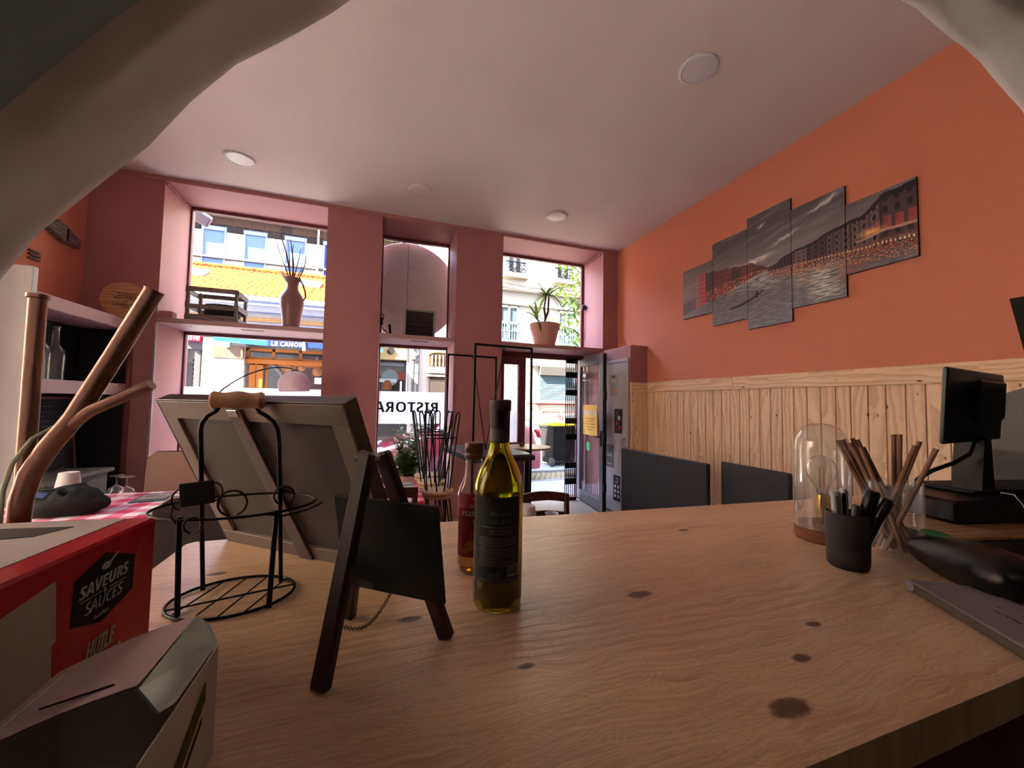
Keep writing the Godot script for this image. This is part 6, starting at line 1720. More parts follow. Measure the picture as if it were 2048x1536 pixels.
	ob("pot", G.new().lathe([Vector2(0, 0.004), Vector2(0.13, 0.0), Vector2(0.138, 0.006), Vector2(0.195, 0.245), Vector2(0.205, 0.246), Vector2(0.213, 0.315), Vector2(0.206, 0.32), Vector2(0.19, 0.316), Vector2(0.185, 0.27), Vector2(0, 0.27)], 44), pot, p)
	ob("soil", G.new().lathe([Vector2(0.186, 0.272), Vector2(0.1, 0.285), Vector2(0, 0.288)], 28), M("soil", Color(0.1, 0.07, 0.05), 0.95), p)
	var stem_m := M("dragon tree stem", Color(0.30, 0.22, 0.19), 0.8)
	var stems := [[[0.0, 0.27, 0.0], [0.005, 0.42, 0.0], [-0.015, 0.55, 0.0], [0.01, 0.72, 0.01]], [[0.005, 0.40, 0.0], [0.05, 0.50, -0.01], [0.06, 0.62, -0.02], [0.065, 0.74, -0.02]], [[-0.04, 0.27, 0.02], [-0.09, 0.33, 0.03], [-0.13, 0.37, 0.04]]]
	for st in stems:
		var pts := []
		for q in st: pts.append(Vector3(q[0], q[1], q[2]))
		ob("stem", G.new().tube(pts, [0.022, 0.016, 0.013, 0.011].slice(0, pts.size()), 8), stem_m, p)
	var lm := M("dragon tree leaf", Color(0.24, 0.32, 0.15), 0.45)
	lm.backlight_enabled = true
	lm.backlight = Color(0.40, 0.46, 0.14)
	var heads := [[Vector3(0.01, 0.72, 0.01), 19, 0.0], [Vector3(0.065, 0.74, -0.02), 14, 0.5], [Vector3(-0.13, 0.37, 0.04), 12, -0.7]]
	var idx := 0
	for h in heads:
		for i in int(h[1]):
			var a := i * 2.4 + idx
			var up := 0.95 - 1.25 * float(i) / float(h[1])
			var d := Vector3(cos(a) + h[2] * 0.5, 0, sin(a) * 0.5).normalized()
			var L := 0.26 + 0.12 * fposmod(i * 0.37, 1.0)
			var w := 0.021
			var side := d.cross(Vector3.UP).normalized()
			var g2 := G.new()
			g2.grid(2, 10, func(u: float, v: float) -> Vector3:
				var q: Vector3 = h[0] + d * L * v * (1.0 - 0.35 * maxf(0.0, up)) * 0.8 + Vector3(0, L * (up * v - 0.55 * v * v * (1.0 - up * 0.8)), 0)
				var ww := w * sin(PI * clampf(0.12 + v * 0.86, 0, 1))
				return q + side * (u - 0.5) * ww * 2.0 + Vector3(0, absf(u - 0.5) * ww * 0.6, 0))
			ob("leaf", g2, lm, p)
			idx += 1
	# --- leafy pot plant on the sill of the middle window ---
	var f := thing("potted_ficus", "leafy green pot plant on the low sill of the middle window", "potted plant", Vector3(0.335, 0.25, -4.87))
	ob("pot", G.new().lathe([Vector2(0, 0), Vector2(0.085, 0), Vector2(0.118, 0.24), Vector2(0.112, 0.24), Vector2(0.105, 0.2), Vector2(0, 0.2)], 32), pot, f)
	var leaf := M("ficus leaf", Color(0.26, 0.38, 0.14), 0.4)
	leaf.backlight_enabled = true
	leaf.backlight = Color(0.5, 0.62, 0.18)
	var pl := []
	for k in 11:
		var a := k * 2.4
		var top := Vector3(cos(a) * 0.13, 0.82 - 0.045 * k, sin(a) * 0.07)
		var b := Vector3(cos(a) * 0.03, 0.2, sin(a) * 0.03)
		ob("stem", G.new().tube([b, b.lerp(top, 0.5) + Vector3(0, 0.05, 0), top], [0.007, 0.005, 0.002], 6), stem_m, f)
		for i in 62:
			var t := 0.2 + 0.85 * i / 62.0
			var q := b.lerp(top, t)
			var yaw := i * 2.4 + k
			var B := Basis(Vector3.UP, yaw) * Basis(Vector3.RIGHT, 1.15 + rng.randf() * 0.8)
			pl.append(Transform3D(B.scaled(Vector3.ONE * (0.8 + 0.5 * rng.randf())), q))
	foliage("foliage", leaf_mesh(0.105, 0.042), pl, leaf, f)
func fx(x: float) -> float: return x * 1.0638
func fy(y: float) -> float: return 1.4 + (y - 1.4) * 1.0638
const FZ := -10.0   # house fronts across the street

func window_part(parent: Node3D, x0: float, x1: float, y0: float, y1: float, z: float, fm: Material, gm: Material, cols := 2, rows := 1, t := 0.05) -> MeshInstance3D:
	var g := G.new()
	g.span(Vector3(x0, y0, z), Vector3(x0 + t, y1, z + 0.05), 0.004).span(Vector3(x1 - t, y0, z), Vector3(x1, y1, z + 0.05), 0.004)
	g.span(Vector3(x0, y1 - t, z), Vector3(x1, y1, z + 0.05), 0.004).span(Vector3(x0, y0, z), Vector3(x1, y0 + t, z + 0.05), 0.004)
	for i in range(1, cols): g.box(Vector3(lerpf(x0, x1, float(i) / cols), (y0 + y1) / 2, z + 0.025), Vector3(t, y1 - y0, 0.05), 0.004)
	for i in range(1, rows): g.box(Vector3((x0 + x1) / 2, lerpf(y0, y1, float(i) / rows), z + 0.025), Vector3(x1 - x0, t * 0.7, 0.05), 0.004)
	var f := ob("window", g, fm, parent)
	ob("pane", G.new().span(Vector3(x0 + t * 0.5, y0 + t * 0.5, z + 0.005), Vector3(x1 - t * 0.5, y1 - t * 0.5, z + 0.02)), gm, f)
	return f

func street() -> void:
	var before := mats.keys()
	var asphalt := tri_relief(M("asphalt", Color(0.36, 0.36, 0.37), 0.85), noise_tex("fine", 0.12, 3), 1.2, 0.2)
	var paving := tri_relief(M("paving", Color(0.52, 0.53, 0.56), 0.8), noise_tex("fine", 0.12, 3), 1.0, 0.1)
	struct("street", G.new().span(Vector3(-40, -0.6, -40), Vector3(40, -0.2, -5.25)), asphalt, "asphalt street in front of the restaurant", "street")
	# near pavement: slabs
	var pv := Node3D.new()
	pv.name = "pavement"
	add_child(pv)
	tag(pv, "slab pavement just outside the street door", "pavement")
	pv.set_meta("kind", "structure")
	ob("bed", G.new().span(Vector3(-20, -0.3, -7.05), Vector3(20, -0.165, -5.25)), paving, pv)
	for i in 8:
		for j in 3:
			ob("slab", G.new().span(Vector3(0.8 + i * 0.6 + 0.004, -0.2, -7.03 + j * 0.59), Vector3(1.396 + i * 0.6, -0.15 + rng.randf() * 0.003, -6.448 + j * 0.59), 0.006), paving, pv)
	ob("kerb", G.new().span(Vector3(-20, -0.3, -7.2), Vector3(20, -0.15, -7.06), 0.015), M("kerb stone", Color(0.45, 0.45, 0.46), 0.8), pv)
	# cobbled gutter strip: far too many setts to pick apart from here
	var g := G.new()
	for i in 60:
		for j in 6:
			var c := Vector3(0.4 + i * 0.12 + (j % 2) * 0.05, -0.2, -7.29 - j * 0.115)
			g.box(c + Vector3(0, rng.randf() * 0.008, 0), Vector3(0.11, 0.08, 0.105), 0.018)
	var cb := ob("cobbles", g, M("cobble stone", Color(0.5, 0.47, 0.4), 0.8))
	tag(cb, "strip of worn cobblestones between the pavement and the bins", "cobbles")
	cb.set_meta("kind", "stuff")
	var p2 := Node3D.new()
	p2.name = "pavement_far"
	add_child(p2)
	tag(p2, "pale pavement across the street where the bins stand", "pavement")
	p2.set_meta("kind", "structure")
	ob("slab", G.new().span(Vector3(-20, -0.3, FZ), Vector3(20, -0.13, -8.05), 0.01), paving, p2)
	# our own house above and beside the restaurant
	g = G.new()
	g.span(Vector3(-2.9, 3.8, -5.3), Vector3(12, 10.5, 3.2)).span(Vector3(-12, 3.8, -5.3), Vector3(-2.9, 10.5, -4.4)).span(Vector3(-12, -0.2, -5.3), Vector3(-2.9, 3.8, -4.4)).span(Vector3(-12, -0.2, -4.4), Vector3(-7.5, 8.0, 3.2)).span(Vector3(-7.5, -0.2, 2.7), Vector3(-2.9, 8.0, 3.2)).span(Vector3(3.4, -0.2, -5.3), Vector3(12, 3.8, 3.2)).span(Vector3(-2.9, -0.2, 2.7), Vector3(3.4, 3.8, 3.2))
	g.span(Vector3(-7.5, -0.4, -4.4), Vector3(-2.9, -0.1, 2.7))
	struct("building_shell", g, M("own render", Color(0.88, 0.86, 0.82), 0.85), "upper floors and party walls of the restaurant's own house", "building")
	cafe_house()
	rear_house()
	white_house()
	bins()
	car()
	tree()
	for k in mats:   # weathered outdoor surfaces hardly shine
		if not before.has(k) and mats[k].roughness > 0.35: mats[k].metallic_specular = 0.12

func cafe_house() -> void:
	var white := tri_relief(M("white render", Color(0.62, 0.61, 0.58), 0.85), noise_tex("fine", 0.12, 3), 0.8, 0.15)
	var o := thing("cafe_building", "low building with orange tiled roof and blue awning across the street", "building", Vector3(0, -0.15, FZ))
	o.position = Vector3.ZERO
	var g := G.new()
	var xl := -9.0
	var xr := 0.62
	# front wall with holes is pieced from spans
	g.span(Vector3(xl, -0.15, FZ - 2.6), Vector3(xr, fy(3.45), FZ - 0.35))
	g.span(Vector3(xl, -0.15, FZ - 0.35), Vector3(fx(-3.85), fy(3.45), FZ))
	g.span(Vector3(fx(-3.48), -0.15, FZ - 0.35), Vector3(fx(-2.75), fy(3.45), FZ))
	g.span(Vector3(fx(-3.85), fy(2.62), FZ - 0.35), Vector3(xr, fy(3.45), FZ))
	g.span(Vector3(fx(-1.2), -0.15, FZ - 0.35), Vector3(fx(-0.5), fy(3.45), FZ))
	g.span(Vector3(fx(0.55), -0.15, FZ - 0.35), Vector3(xr, fy(3.45), FZ))
	ob("wall", g, white, o)
	# tiled roof: rows of curved tiles
	var rm := M("roof tile", Color(1, 1, 1), 0.8)
	rm.albedo_texture = noise_tex("tiles", 0.02, 5, false, 1.0, [Color(0.20, 0.05, 0.03), Color(0.36, 0.13, 0.06), Color(0.45, 0.25, 0.10), Color(0.26, 0.075, 0.04)])
	rm.uv1_triplanar = true
	rm.uv1_scale = Vector3(0.9, 0.9, 0.9)
	var e := Vector2(FZ + 0.2, fy(3.47))
	var r := Vector2(FZ - 2.2, 4.86)
	g = G.new()
	g.grid(440, 72, func(u: float, v: float) -> Vector3:
		var row := v * 18.0
		var f := row - floorf(row)
		var x := lerpf(xl, xr - 0.01, u)
		var lift := 0.045 * (1.0 - f) + 0.026 * absf(sin(x * PI / 0.13))
		return Vector3(x, lerpf(e.y, r.y, v) + lift, lerpf(e.x, r.x, v)))
	var rf := ob("roof", g, rm, o)
	rf.set_meta("kind", "stuff")
	g = G.new().tube([Vector3(xl, r.y + 0.04, r.x), Vector3(xr, r.y + 0.04, r.x)], 0.09, 8)
	ob("ridge", g, rm, o)
	ob("gutter", G.new().tube([Vector3(xl, e.y - 0.05, e.x + 0.06), Vector3(xr, e.y - 0.05, e.x + 0.06)], 0.07, 10), M("zinc", Color(0.5, 0.51, 0.53), 0.45, 0.3), o)
	ob("eaves_board", G.new().span(Vector3(xl, fy(3.2), FZ), Vector3(xr, fy(3.42), FZ + 0.16), 0.01), M("eaves paint", Color(0.55, 0.55, 0.55), 0.7), o)
	ob("fascia", G.new().span(Vector3(xl, fy(3.0), FZ), Vector3(xr, fy(3.1), FZ + 0.06), 0.01), M("ochre fascia", Color(0.55, 0.42, 0.25), 0.7), o)
	for s in [-4.5, -1.93]:
		var m := Vector3(s, lerpf(e.y, r.y, 0.62) + 0.07, lerpf(e.x, r.x, 0.62))
		var B := Basis(Vector3.RIGHT, atan2(r.y - e.y, e.x - r.x))
		var f := ob("skylight", G.new().box(m, Vector3(0.62, 0.09, 0.5), 0.01, B), M("skylight frame", Color(0.62, 0.62, 0.64), 0.5), o)
		ob("pane", G.new().box(m + B * Vector3(0, 0.045, 0), Vector3(0.52, 0.02, 0.4), 0.004, B), M("blue sky glass", Color(0.16, 0.28, 0.52), 0.06), f)
	# left: sign and grey posts
	var grey := M("grey post", Color(0.25, 0.25, 0.26), 0.7)
	var sg := ob("sign_board", G.new().span(Vector3(fx(-3.8), fy(2.52), FZ - 0.02), Vector3(fx(-3.5), fy(2.66), FZ + 0.08), 0.005), M("pink sign", Color(0.72, 0.12, 0.2), 0.5), o)
	text("Salle", 0.15, 0.004, mats["white print"], sg, Vector3(fx(-3.66), fy(2.59), FZ + 0.083))
	ob("lintel", G.new().span(Vector3(fx(-3.85), fy(2.36), FZ - 0.2), Vector3(fx(-3.48), fy(2.52), FZ), 0.005), grey, o)
	ob("post", G.new().span(Vector3(fx(-3.61), -0.15, FZ - 0.2), Vector3(fx(-3.51), fy(2.4), FZ - 0.02), 0.005), grey, o)
	ob("gate", G.new().span(Vector3(fx(-3.85), -0.15, FZ - 0.3), Vector3(fx(-3.61), fy(2.1), FZ - 0.25), 0.005), M("gate paint", Color(0.33, 0.33, 0.33), 0.7), o)
	g = G.new()
	for i in 22: g.box(Vector3(fx(-3.7), 0.1 + i * 0.1, FZ - 0.24), Vector3(0.03, 0.05, 0.02))
	ob("chain", g, mats["black metal"], o).set_meta("kind", "stuff")
	# awning and shop front
	var aw := G.new()
	aw.grid(24, 6, func(u: float, v: float) -> Vector3:
		var x := lerpf(fx(-3.06), 0.0, u)
		return Vector3(x, lerpf(fy(2.70), fy(2.55), v) - 0.03 * sin(u * PI) , lerpf(FZ + 0.05, FZ + 0.75, v)))
	var blue := M("blue awning cloth", Color(0.10, 0.17, 0.42), 0.7)
	var awn := ob("awning", aw, blue, o)
	g = G.new()
	g.grid(24, 2, func(u: float, v: float) -> Vector3:
		return Vector3(lerpf(fx(-3.06), 0.0, u), lerpf(fy(2.55), fy(2.47), v) - 0.05 * sin(minf(u * 2.2, 1.0) * PI * 0.5), FZ + 0.75))
	ob("valance", g, M("pale blue awning cloth", Color(0.12, 0.5, 0.66), 0.7), awn)
	ob("sign_strip", G.new().box(Vector3(fx(-1.45), fy(2.49), FZ + 0.79), Vector3(1.5, 0.14, 0.03), 0.004), blue, awn)
	text("LE CANON", 0.125, 0.006, mats["white print"], awn, Vector3(fx(-1.80), fy(2.47), FZ + 0.809))
	ob("arm", G.new().bar(Vector3(fx(-2.2), fy(2.62), FZ + 0.1), Vector3(fx(-1.5), fy(2.54), FZ + 0.76), 0.04, 0.03), mats["white plastic"], awn)
	ob("arm", G.new().bar(Vector3(fx(-1.52), fy(2.7), FZ + 0.8), Vector3(fx(-1.5), fy(2.36), FZ + 0.82), 0.05, 0.03), mats["white plastic"], awn)
	ob("bracket", G.new().span(Vector3(fx(-3.06), fy(2.42), FZ), Vector3(fx(-2.98), fy(2.66), FZ + 0.12), 0.005), M("zinc", Color.WHITE), o)
	ob("panel", G.new().span(Vector3(fx(-3.28), fy(2.2), FZ), Vector3(fx(-2.75), fy(2.46), FZ + 0.05), 0.01), M("brown panel", Color(0.34, 0.27, 0.24), 0.7), o)
	var wd := M("orange shop wood", Color(0.58, 0.33, 0.13), 0.5)
	var dk := M("dim shop glass", Color(0.10, 0.10, 0.095), 0.08)
	var fz := FZ - 0.15
	window_part(o, fx(-2.75), fx(-1.2), fy(2.2), fy(2.46), fz, wd, dk, 3, 1, 0.07)
	ob("beam", G.new().span(Vector3(fx(-2.75), fy(2.13), fz), Vector3(fx(-1.2), fy(2.22), fz + 0.1), 0.006), wd, o)
	window_part(o, fx(-2.67), fx(-2.42), -0.15, fy(2.15), fz, wd, M("warm door glass", Color(0.5, 0.36, 0.18), 0.2), 3, 4, 0.06)
	window_part(o, fx(-2.40), fx(-1.2), 0.5, fy(2.15), fz - 0.1, wd, dk, 1, 1, 0.05)
	ob("apron", G.new().span(Vector3(fx(-2.40), -0.15, fz - 0.1), Vector3(fx(-1.2), 0.5, fz), 0.005), wd, o)
	# things hanging in the cafe window
	var hat := M("straw", Color(0.5, 0.34, 0.2), 0.8)
	for q in [[-1.95, 2.06, 0.16], [-1.38, 2.0, 0.11], [-1.7, 2.08, 0.08]]:
		ob("wall_hat", G.new().lathe([Vector2(q[2], 0), Vector2(q[2] * 0.55, 0.01), Vector2(q[2] * 0.45, 0.05), Vector2(0, 0.06)], 14, Transform3D(Basis(Vector3.RIGHT, PI / 2), Vector3(fx(q[0]), fy(q[1]), fz - 0.05))), hat, o)
	ob("hanging_cloth", G.new().tube([Vector3(fx(-2.25), fy(2.12), fz - 0.04), Vector3(fx(-2.1), fy(1.95), fz - 0.03), Vector3(fx(-1.98), fy(1.75), fz - 0.04), Vector3(fx(-1.8), fy(1.68), fz - 0.04)], 0.045, 6), M("grey cloth", Color(0.36, 0.35, 0.34), 0.8), o)
	ob("white_card", G.new().box(Vector3(fx(-1.36), fy(1.8), fz - 0.04), Vector3(0.15, 0.15, 0.02), 0.003), mats["white plastic"], o)
	# right part: cream shop with dark glass
	ob("cream_fascia", G.new().span(Vector3(fx(-0.5), fy(2.35), FZ - 0.3), Vector3(fx(0.55), fy(2.66), FZ + 0.03), 0.006), M("cream paint", Color(0.55, 0.49, 0.34), 0.7), o)
	ob("vent", G.new().cyl(Vector3(fx(0.18), fy(2.55), FZ + 0.03), Vector3(fx(0.18), fy(2.55), FZ + 0.06), 0.09, 20), M("vent grey", Color(0.12, 0.12, 0.12), 0.6), o)
	var w := window_part(o, fx(-0.5), fx(0.55), 0.1, fy(2.35), fz - 0.1, M("shop grey", Color(0.24, 0.25, 0.26), 0.5), dk, 2, 1, 0.05)
	ob("blind_box", G.new().span(Vector3(fx(-0.45), fy(2.2), fz - 0.04), Vector3(fx(0.5), fy(2.28), fz + 0.04), 0.006), M("blind grey", Color(0.3, 0.34, 0.36), 0.5), w)
	ob("arched_sign", G.new().lathe([Vector2(0.0, 0.03), Vector2(0.21, 0.03), Vector2(0.21, 0)], 24, Transform3D(Basis(Vector3.RIGHT, PI / 2), Vector3(fx(0.18), fy(1.93), fz - 0.06))), M("sign grey", Color(0.3, 0.35, 0.36), 0.6), w)
	ob("red_card", G.new().box(Vector3(fx(0.43), fy(1.98), fz - 0.06), Vector3(0.2, 0.2, 0.02), 0.003), M("faded red", Color(0.4, 0.2, 0.17), 0.7), w)
	ob("white_bar", G.new().box(Vector3(fx(0.12), fy(1.86), fz - 0.04), Vector3(0.46, 0.09, 0.03), 0.003), M("bar white", Color(0.5, 0.53, 0.54), 0.6), w)
	ob("shop_lamp", G.new().lathe([Vector2(0.1, -0.1), Vector2(0.12, 0), Vector2(0.07, 0.14), Vector2(0, 0.15)], 14, Transform3D(Basis.IDENTITY, Vector3(fx(0.13), fy(1.73), fz - 0.06))), M("amber shade", Color(0.34, 0.2, 0.12), 0.6), w)
	ob("door_post", G.new().span(Vector3(fx(0.42), 0.0, fz - 0.08), Vector3(fx(0.46), fy(1.85), fz + 0.02), 0.004), mats["white plastic"], w)
	ob("plinth", G.new().span(Vector3(fx(-0.5), -0.15, fz - 0.1), Vector3(xr, fy(0.83), FZ + 0.02), 0.006), M("plinth grey", Color(0.15, 0.15, 0.15), 0.8), o)

func rear_house() -> void:
	var o := thing("rear_house", "taller white house with stone course and blue windows behind the tiled roof", "building")
	var z := -13.0
	var white: Material = mats["white render"]
	ob("wall", G.new().span(Vector3(-10, -0.2, z - 4), Vector3(0.62, 6.95, z)), white, o)
	var stone := M("dark stone", Color(0.13, 0.125, 0.12), 0.85)
	var brown := M("brown stone", Color(0.2, 0.16, 0.13), 0.85)
	var x := -7.4
	while x < 0.3:
		var w := 0.28 + rng.randf() * 0.22
		ob("stone_block", G.new().span(Vector3(x + 0.006, 6.36, z - 0.02), Vector3(x + w - 0.006, 6.6, z + 0.035), 0.01), brown if rng.randf() > 0.3 else stone, o)
		x += w
	x = -7.4
	while x < 0.3:
		var w := 0.45 + rng.randf() * 0.3
		ob("stone_block", G.new().span(Vector3(x + 0.006, 6.17, z - 0.02), Vector3(x + w - 0.006, 6.35, z + 0.04), 0.01), stone, o)
		x += w
	var bluef := M("pale blue frame", Color(0.42, 0.47, 0.56), 0.6)
	var blueg := M("blue blind", Color(0.30, 0.38, 0.53), 0.5)
	for cx in [-6.75, -5.7, -4.67, -3.65, -2.6, -1.55, -0.5]:
		var f := window_part(o, cx - 0.29, cx + 0.29, 4.9, 6.25, z, bluef, blueg if cx != -1.55 else M("deep blue blind", Color(0.07, 0.2, 0.5), 0.4), 1, 1, 0.04)
		ob("blind_box", G.new().span(Vector3(cx - 0.3, 6.17, z), Vector3(cx + 0.3, 6.29, z + 0.06), 0.005), M("blind box", Color(0.4, 0.47, 0.56), 0.6), f)
	ob("cornice", G.new().span(Vector3(-10, 5.36, z - 0.02), Vector3(0.62, 5.43, z + 0.07), 0.01), M("grey sill", Color(0.3, 0.29, 0.28), 0.8), o)
	ob("eaves", G.new().span(Vector3(-10, 6.62, z - 0.02), Vector3(0.62, 6.74, z + 0.2), 0.02), M("eaves grey", Color(0.36, 0.36, 0.36), 0.8), o)
	ob("gutter", G.new().tube([Vector3(-10, 6.8, z + 0.28), Vector3(0.62, 6.8, z + 0.28)], 0.08, 10), mats["zinc"], o)
	ob("downpipe", G.new().tube([Vector3(-1.98, 6.75, z + 0.1), Vector3(-1.98, 4.8, z + 0.1)], 0.03, 8), M("pale pipe", Color(0.6, 0.6, 0.6), 0.5), o)
	var g := G.new()
	g.grid(220, 24, func(u: float, v: float) -> Vector3:
		var row := v * 6.0
		return Vector3(lerpf(-10, 0.62, u), lerpf(6.83, 8.1, v) + 0.04 * (1.0 - row + floorf(row)) + 0.03 * absf(sin(u * 11.2 * PI / 0.2)), lerpf(z + 0.2, z - 2.2, v)))
	var rf := ob("roof", g, mats["roof tile"], o)
	rf.set_meta("kind", "stuff")

func white_house() -> void:
	var o := thing("white_house", "tall white house with iron balconies behind the bins", "building")
	var white: Material = mats["white render"]
	var x0 := 0.63
	ob("wall", G.new().span(Vector3(x0, -0.2, FZ - 4), Vector3(14, 9.5, FZ)), white, o)
	var band := M("cornice stone", Color(0.50, 0.47, 0.42), 0.85)
	for c in [[4.28, 4.42, 0.16], [3.93, 4.0, 0.07], [2.72, 2.80, 0.06]]:
		ob("cornice", G.new().span(Vector3(2.3, fy(c[0]), FZ - 0.02), Vector3(14, fy(c[1]), FZ + c[2]), 0.012), band, o)
	var fr := M("white joinery", Color(0.55, 0.55, 0.54), 0.6)
	var dark := M("dim house glass", Color(0.09, 0.10, 0.11), 0.08)
	var iron := M("blue iron", Color(0.06, 0.08, 0.12), 0.5, 0.4)
	# upper storey: tall windows with scrolled iron balconies
	for cx in [3.22, 4.62, 6.0]:
		window_part(o, fx(cx - 0.22), fx(cx + 0.22), fy(4.75), fy(6.0), FZ, fr, dark, 2, 1, 0.06)
		var g := G.new()
		g.span(Vector3(fx(cx - 0.28), fy(5.03), FZ + 0.1), Vector3(fx(cx + 0.28), fy(5.06), FZ + 0.13))
		for i in 5:
			var c := Vector3(fx(cx - 0.21 + i * 0.105), fy(4.9), FZ + 0.115)
			g.tube(arc(c + Vector3(0, 0.06, 0), Vector3(0.045, 0, 0), Vector3(0, 0.05, 0), 0.0, 5.2, 12), 0.011, 5)
			g.tube(arc(c + Vector3(0.02, -0.06, 0), Vector3(-0.045, 0, 0), Vector3(0, 0.05, 0), 0.0, 5.0, 12), 0.011, 5)
			g.cyl(c + Vector3(-0.05, -0.14, 0), c + Vector3(-0.05, 0.14, 0), 0.007, 5)
		ob("balcony", g, iron, o)
		ob("ledge", G.new().span(Vector3(fx(cx - 0.34), fy(4.62), FZ - 0.02), Vector3(fx(cx + 0.34), fy(4.74), FZ + 0.2), 0.015), band, o)
	# storey below: windows with pale blue railings
	for cx in [3.08, 4.75, 6.3]:
		window_part(o, fx(cx - 0.27), fx(cx + 0.27), fy(2.98), fy(3.9), FZ, fr, M("grey blue glass", Color(0.22, 0.26, 0.29), 0.1), 2, 2, 0.05)
		var g := G.new()
		g.span(Vector3(fx(cx - 0.3), fy(3.44), FZ + 0.1), Vector3(fx(cx + 0.3), fy(3.47), FZ + 0.13)).span(Vector3(fx(cx - 0.3), fy(2.96), FZ + 0.1), Vector3(fx(cx + 0.3), fy(2.99), FZ + 0.13)).span(Vector3(fx(cx - 0.3), fy(3.22), FZ + 0.105), Vector3(fx(cx + 0.3), fy(3.235), FZ + 0.125))
		for i in 9:
			var xx := fx(cx - 0.28 + i * 0.07)
			g.cyl(Vector3(xx, fy(2.97), FZ + 0.115), Vector3(xx, fy(3.45), FZ + 0.115), 0.011, 6)
			if i % 2 == 0: g.tube(arc(Vector3(xx + 0.035, fy(3.38), FZ + 0.115), Vector3(0.03, 0, 0), Vector3(0, 0.045, 0), 0.0, PI, 8), 0.01, 5)
		ob("balcony", g, M("pale blue iron", Color(0.32, 0.5, 0.56), 0.5), o)
	# ground floor: arched vent window, sill, door, downpipes
	var hole := M("ochre recess", Color(0.26, 0.21, 0.14), 0.8)
	var g := G.new().span(Vector3(fx(1.08), fy(2.24), FZ), Vector3(fx(1.56), fy(2.5), FZ + 0.03))
	g.tube(arc(Vector3(fx(1.32), fy(2.5), FZ + 0.03), Vector3(0.26, 0, 0), Vector3(0, 0.07, 0), 0.0, PI, 12), 0.03, 6)
	var av := ob("vent_window", g, hole, o)
	for i in 5: ob("baluster", G.new().lathe([Vector2(0.015, 0), Vector2(0.024, 0.06), Vector2(0.014, 0.14), Vector2(0.024, 0.22), Vector2(0.015, 0.28)], 10, Transform3D(Basis.IDENTITY, Vector3(fx(1.14 + i * 0.09), fy(2.24), FZ + 0.05))), M("cream baluster", Color(0.6, 0.54, 0.42), 0.7), av)
	ob("sill", G.new().span(Vector3(fx(1.03), fy(2.06), FZ - 0.01), Vector3(fx(1.6), fy(2.14), FZ + 0.1), 0.01), M("pale sill", Color(0.5, 0.5, 0.52), 0.7), o)
	var d := ob("entrance", G.new().span(Vector3(fx(1.07), -0.13, FZ - 0.02), Vector3(fx(1.56), fy(1.98), FZ + 0.05), 0.005), M("house door", Color(0.15, 0.13, 0.12), 0.5), o)
	ob("door_panel", G.new().span(Vector3(fx(1.12), 0.3, FZ + 0.05), Vector3(fx(1.5), fy(1.85), FZ + 0.06), 0.005), M("house door panel", Color(0.19, 0.17, 0.16), 0.4), d)
	ob("head", G.new().span(Vector3(fx(1.03), fy(1.98), FZ), Vector3(fx(1.6), fy(2.03), FZ + 0.08), 0.005), M("pale yellow paint", Color(0.55, 0.52, 0.42), 0.7), o)
	for p in [[0.70, 0.035], [0.81, 0.03]]:
		g = G.new().tube([Vector3(fx(p[0]), -0.1, FZ + 0.08), Vector3(fx(p[0]), 6.0, FZ + 0.08)], p[1], 10)
		for i in 8: g.cyl(Vector3(fx(p[0]), 0.6 + i * 0.3, FZ + 0.08), Vector3(fx(p[0]), 0.63 + i * 0.3, FZ + 0.08), p[1] + 0.014, 10)
		ob("downpipe", g, M("grey pipe", Color(0.30, 0.30, 0.31), 0.5), o)
	ob("meter", G.new().box(Vector3(fx(0.70), fy(2.45), FZ + 0.08), Vector3(0.1, 0.2, 0.12), 0.01), M("grey pipe", Color.WHITE), o)
	# roller shutter with its box, ledge and red pipes
	var sx0 := fx(3.97)
	var sx1 := fx(4.95)
	var box := ob("shutter_box", G.new().span(Vector3(sx0 - 0.02, fy(2.12), FZ), Vector3(sx1, fy(2.36), FZ + 0.12), 0.01), M("box grey", Color(0.21, 0.21, 0.2), 0.7), o)
	ob("box_top", G.new().span(Vector3(sx0 - 0.3, fy(2.36), FZ), Vector3(sx1 + 0.3, fy(2.5), FZ + 0.1), 0.01), white, box)
	var lower := ob("roller_shutter", G.new().span(Vector3(sx0, fy(1.44), FZ), Vector3(sx1, fy(2.12), FZ + 0.02)), M("shutter blue grey", Color(0.26, 0.33, 0.37), 0.55), o)
	for i in 16:
		var y := lerpf(fy(1.44), fy(2.12), i / 16.0)
		ob("slat", G.new().span(Vector3(sx0, y + 0.003, FZ + 0.015), Vector3(sx1, y + 0.041, FZ + 0.035), 0.009), M("shutter blue grey", Color.WHITE), lower)
	ob("ledge", G.new().span(Vector3(sx0 - 0.15, fy(1.38), FZ), Vector3(sx1 + 0.3, fy(1.44), FZ + 0.08), 0.006), white, o)
	var red := M("red pipe", Color(0.42, 0.14, 0.12), 0.5)
	g = G.new()
	g.tube([Vector3(fx(3.6), fy(1.365), FZ + 0.05), Vector3(fx(6), fy(1.365), FZ + 0.05)], 0.018, 8)
	g.tube([Vector3(fx(4.04), fy(1.15), FZ + 0.05), Vector3(fx(4.56), fy(1.15), FZ + 0.05), Vector3(fx(4.56), fy(0.93), FZ + 0.05)], 0.018, 8)
	g.tube([Vector3(fx(4.64), fy(0.93), FZ + 0.05), Vector3(fx(4.64), fy(1.15), FZ + 0.05), Vector3(fx(6), fy(1.15), FZ + 0.05)], 0.018, 8)
	g.tube([Vector3(fx(3.97), fy(1.38), FZ + 0.05), Vector3(fx(3.97), fy(0.95), FZ + 0.05)], 0.012, 8)
	ob("gas_pipe", g, red, o)
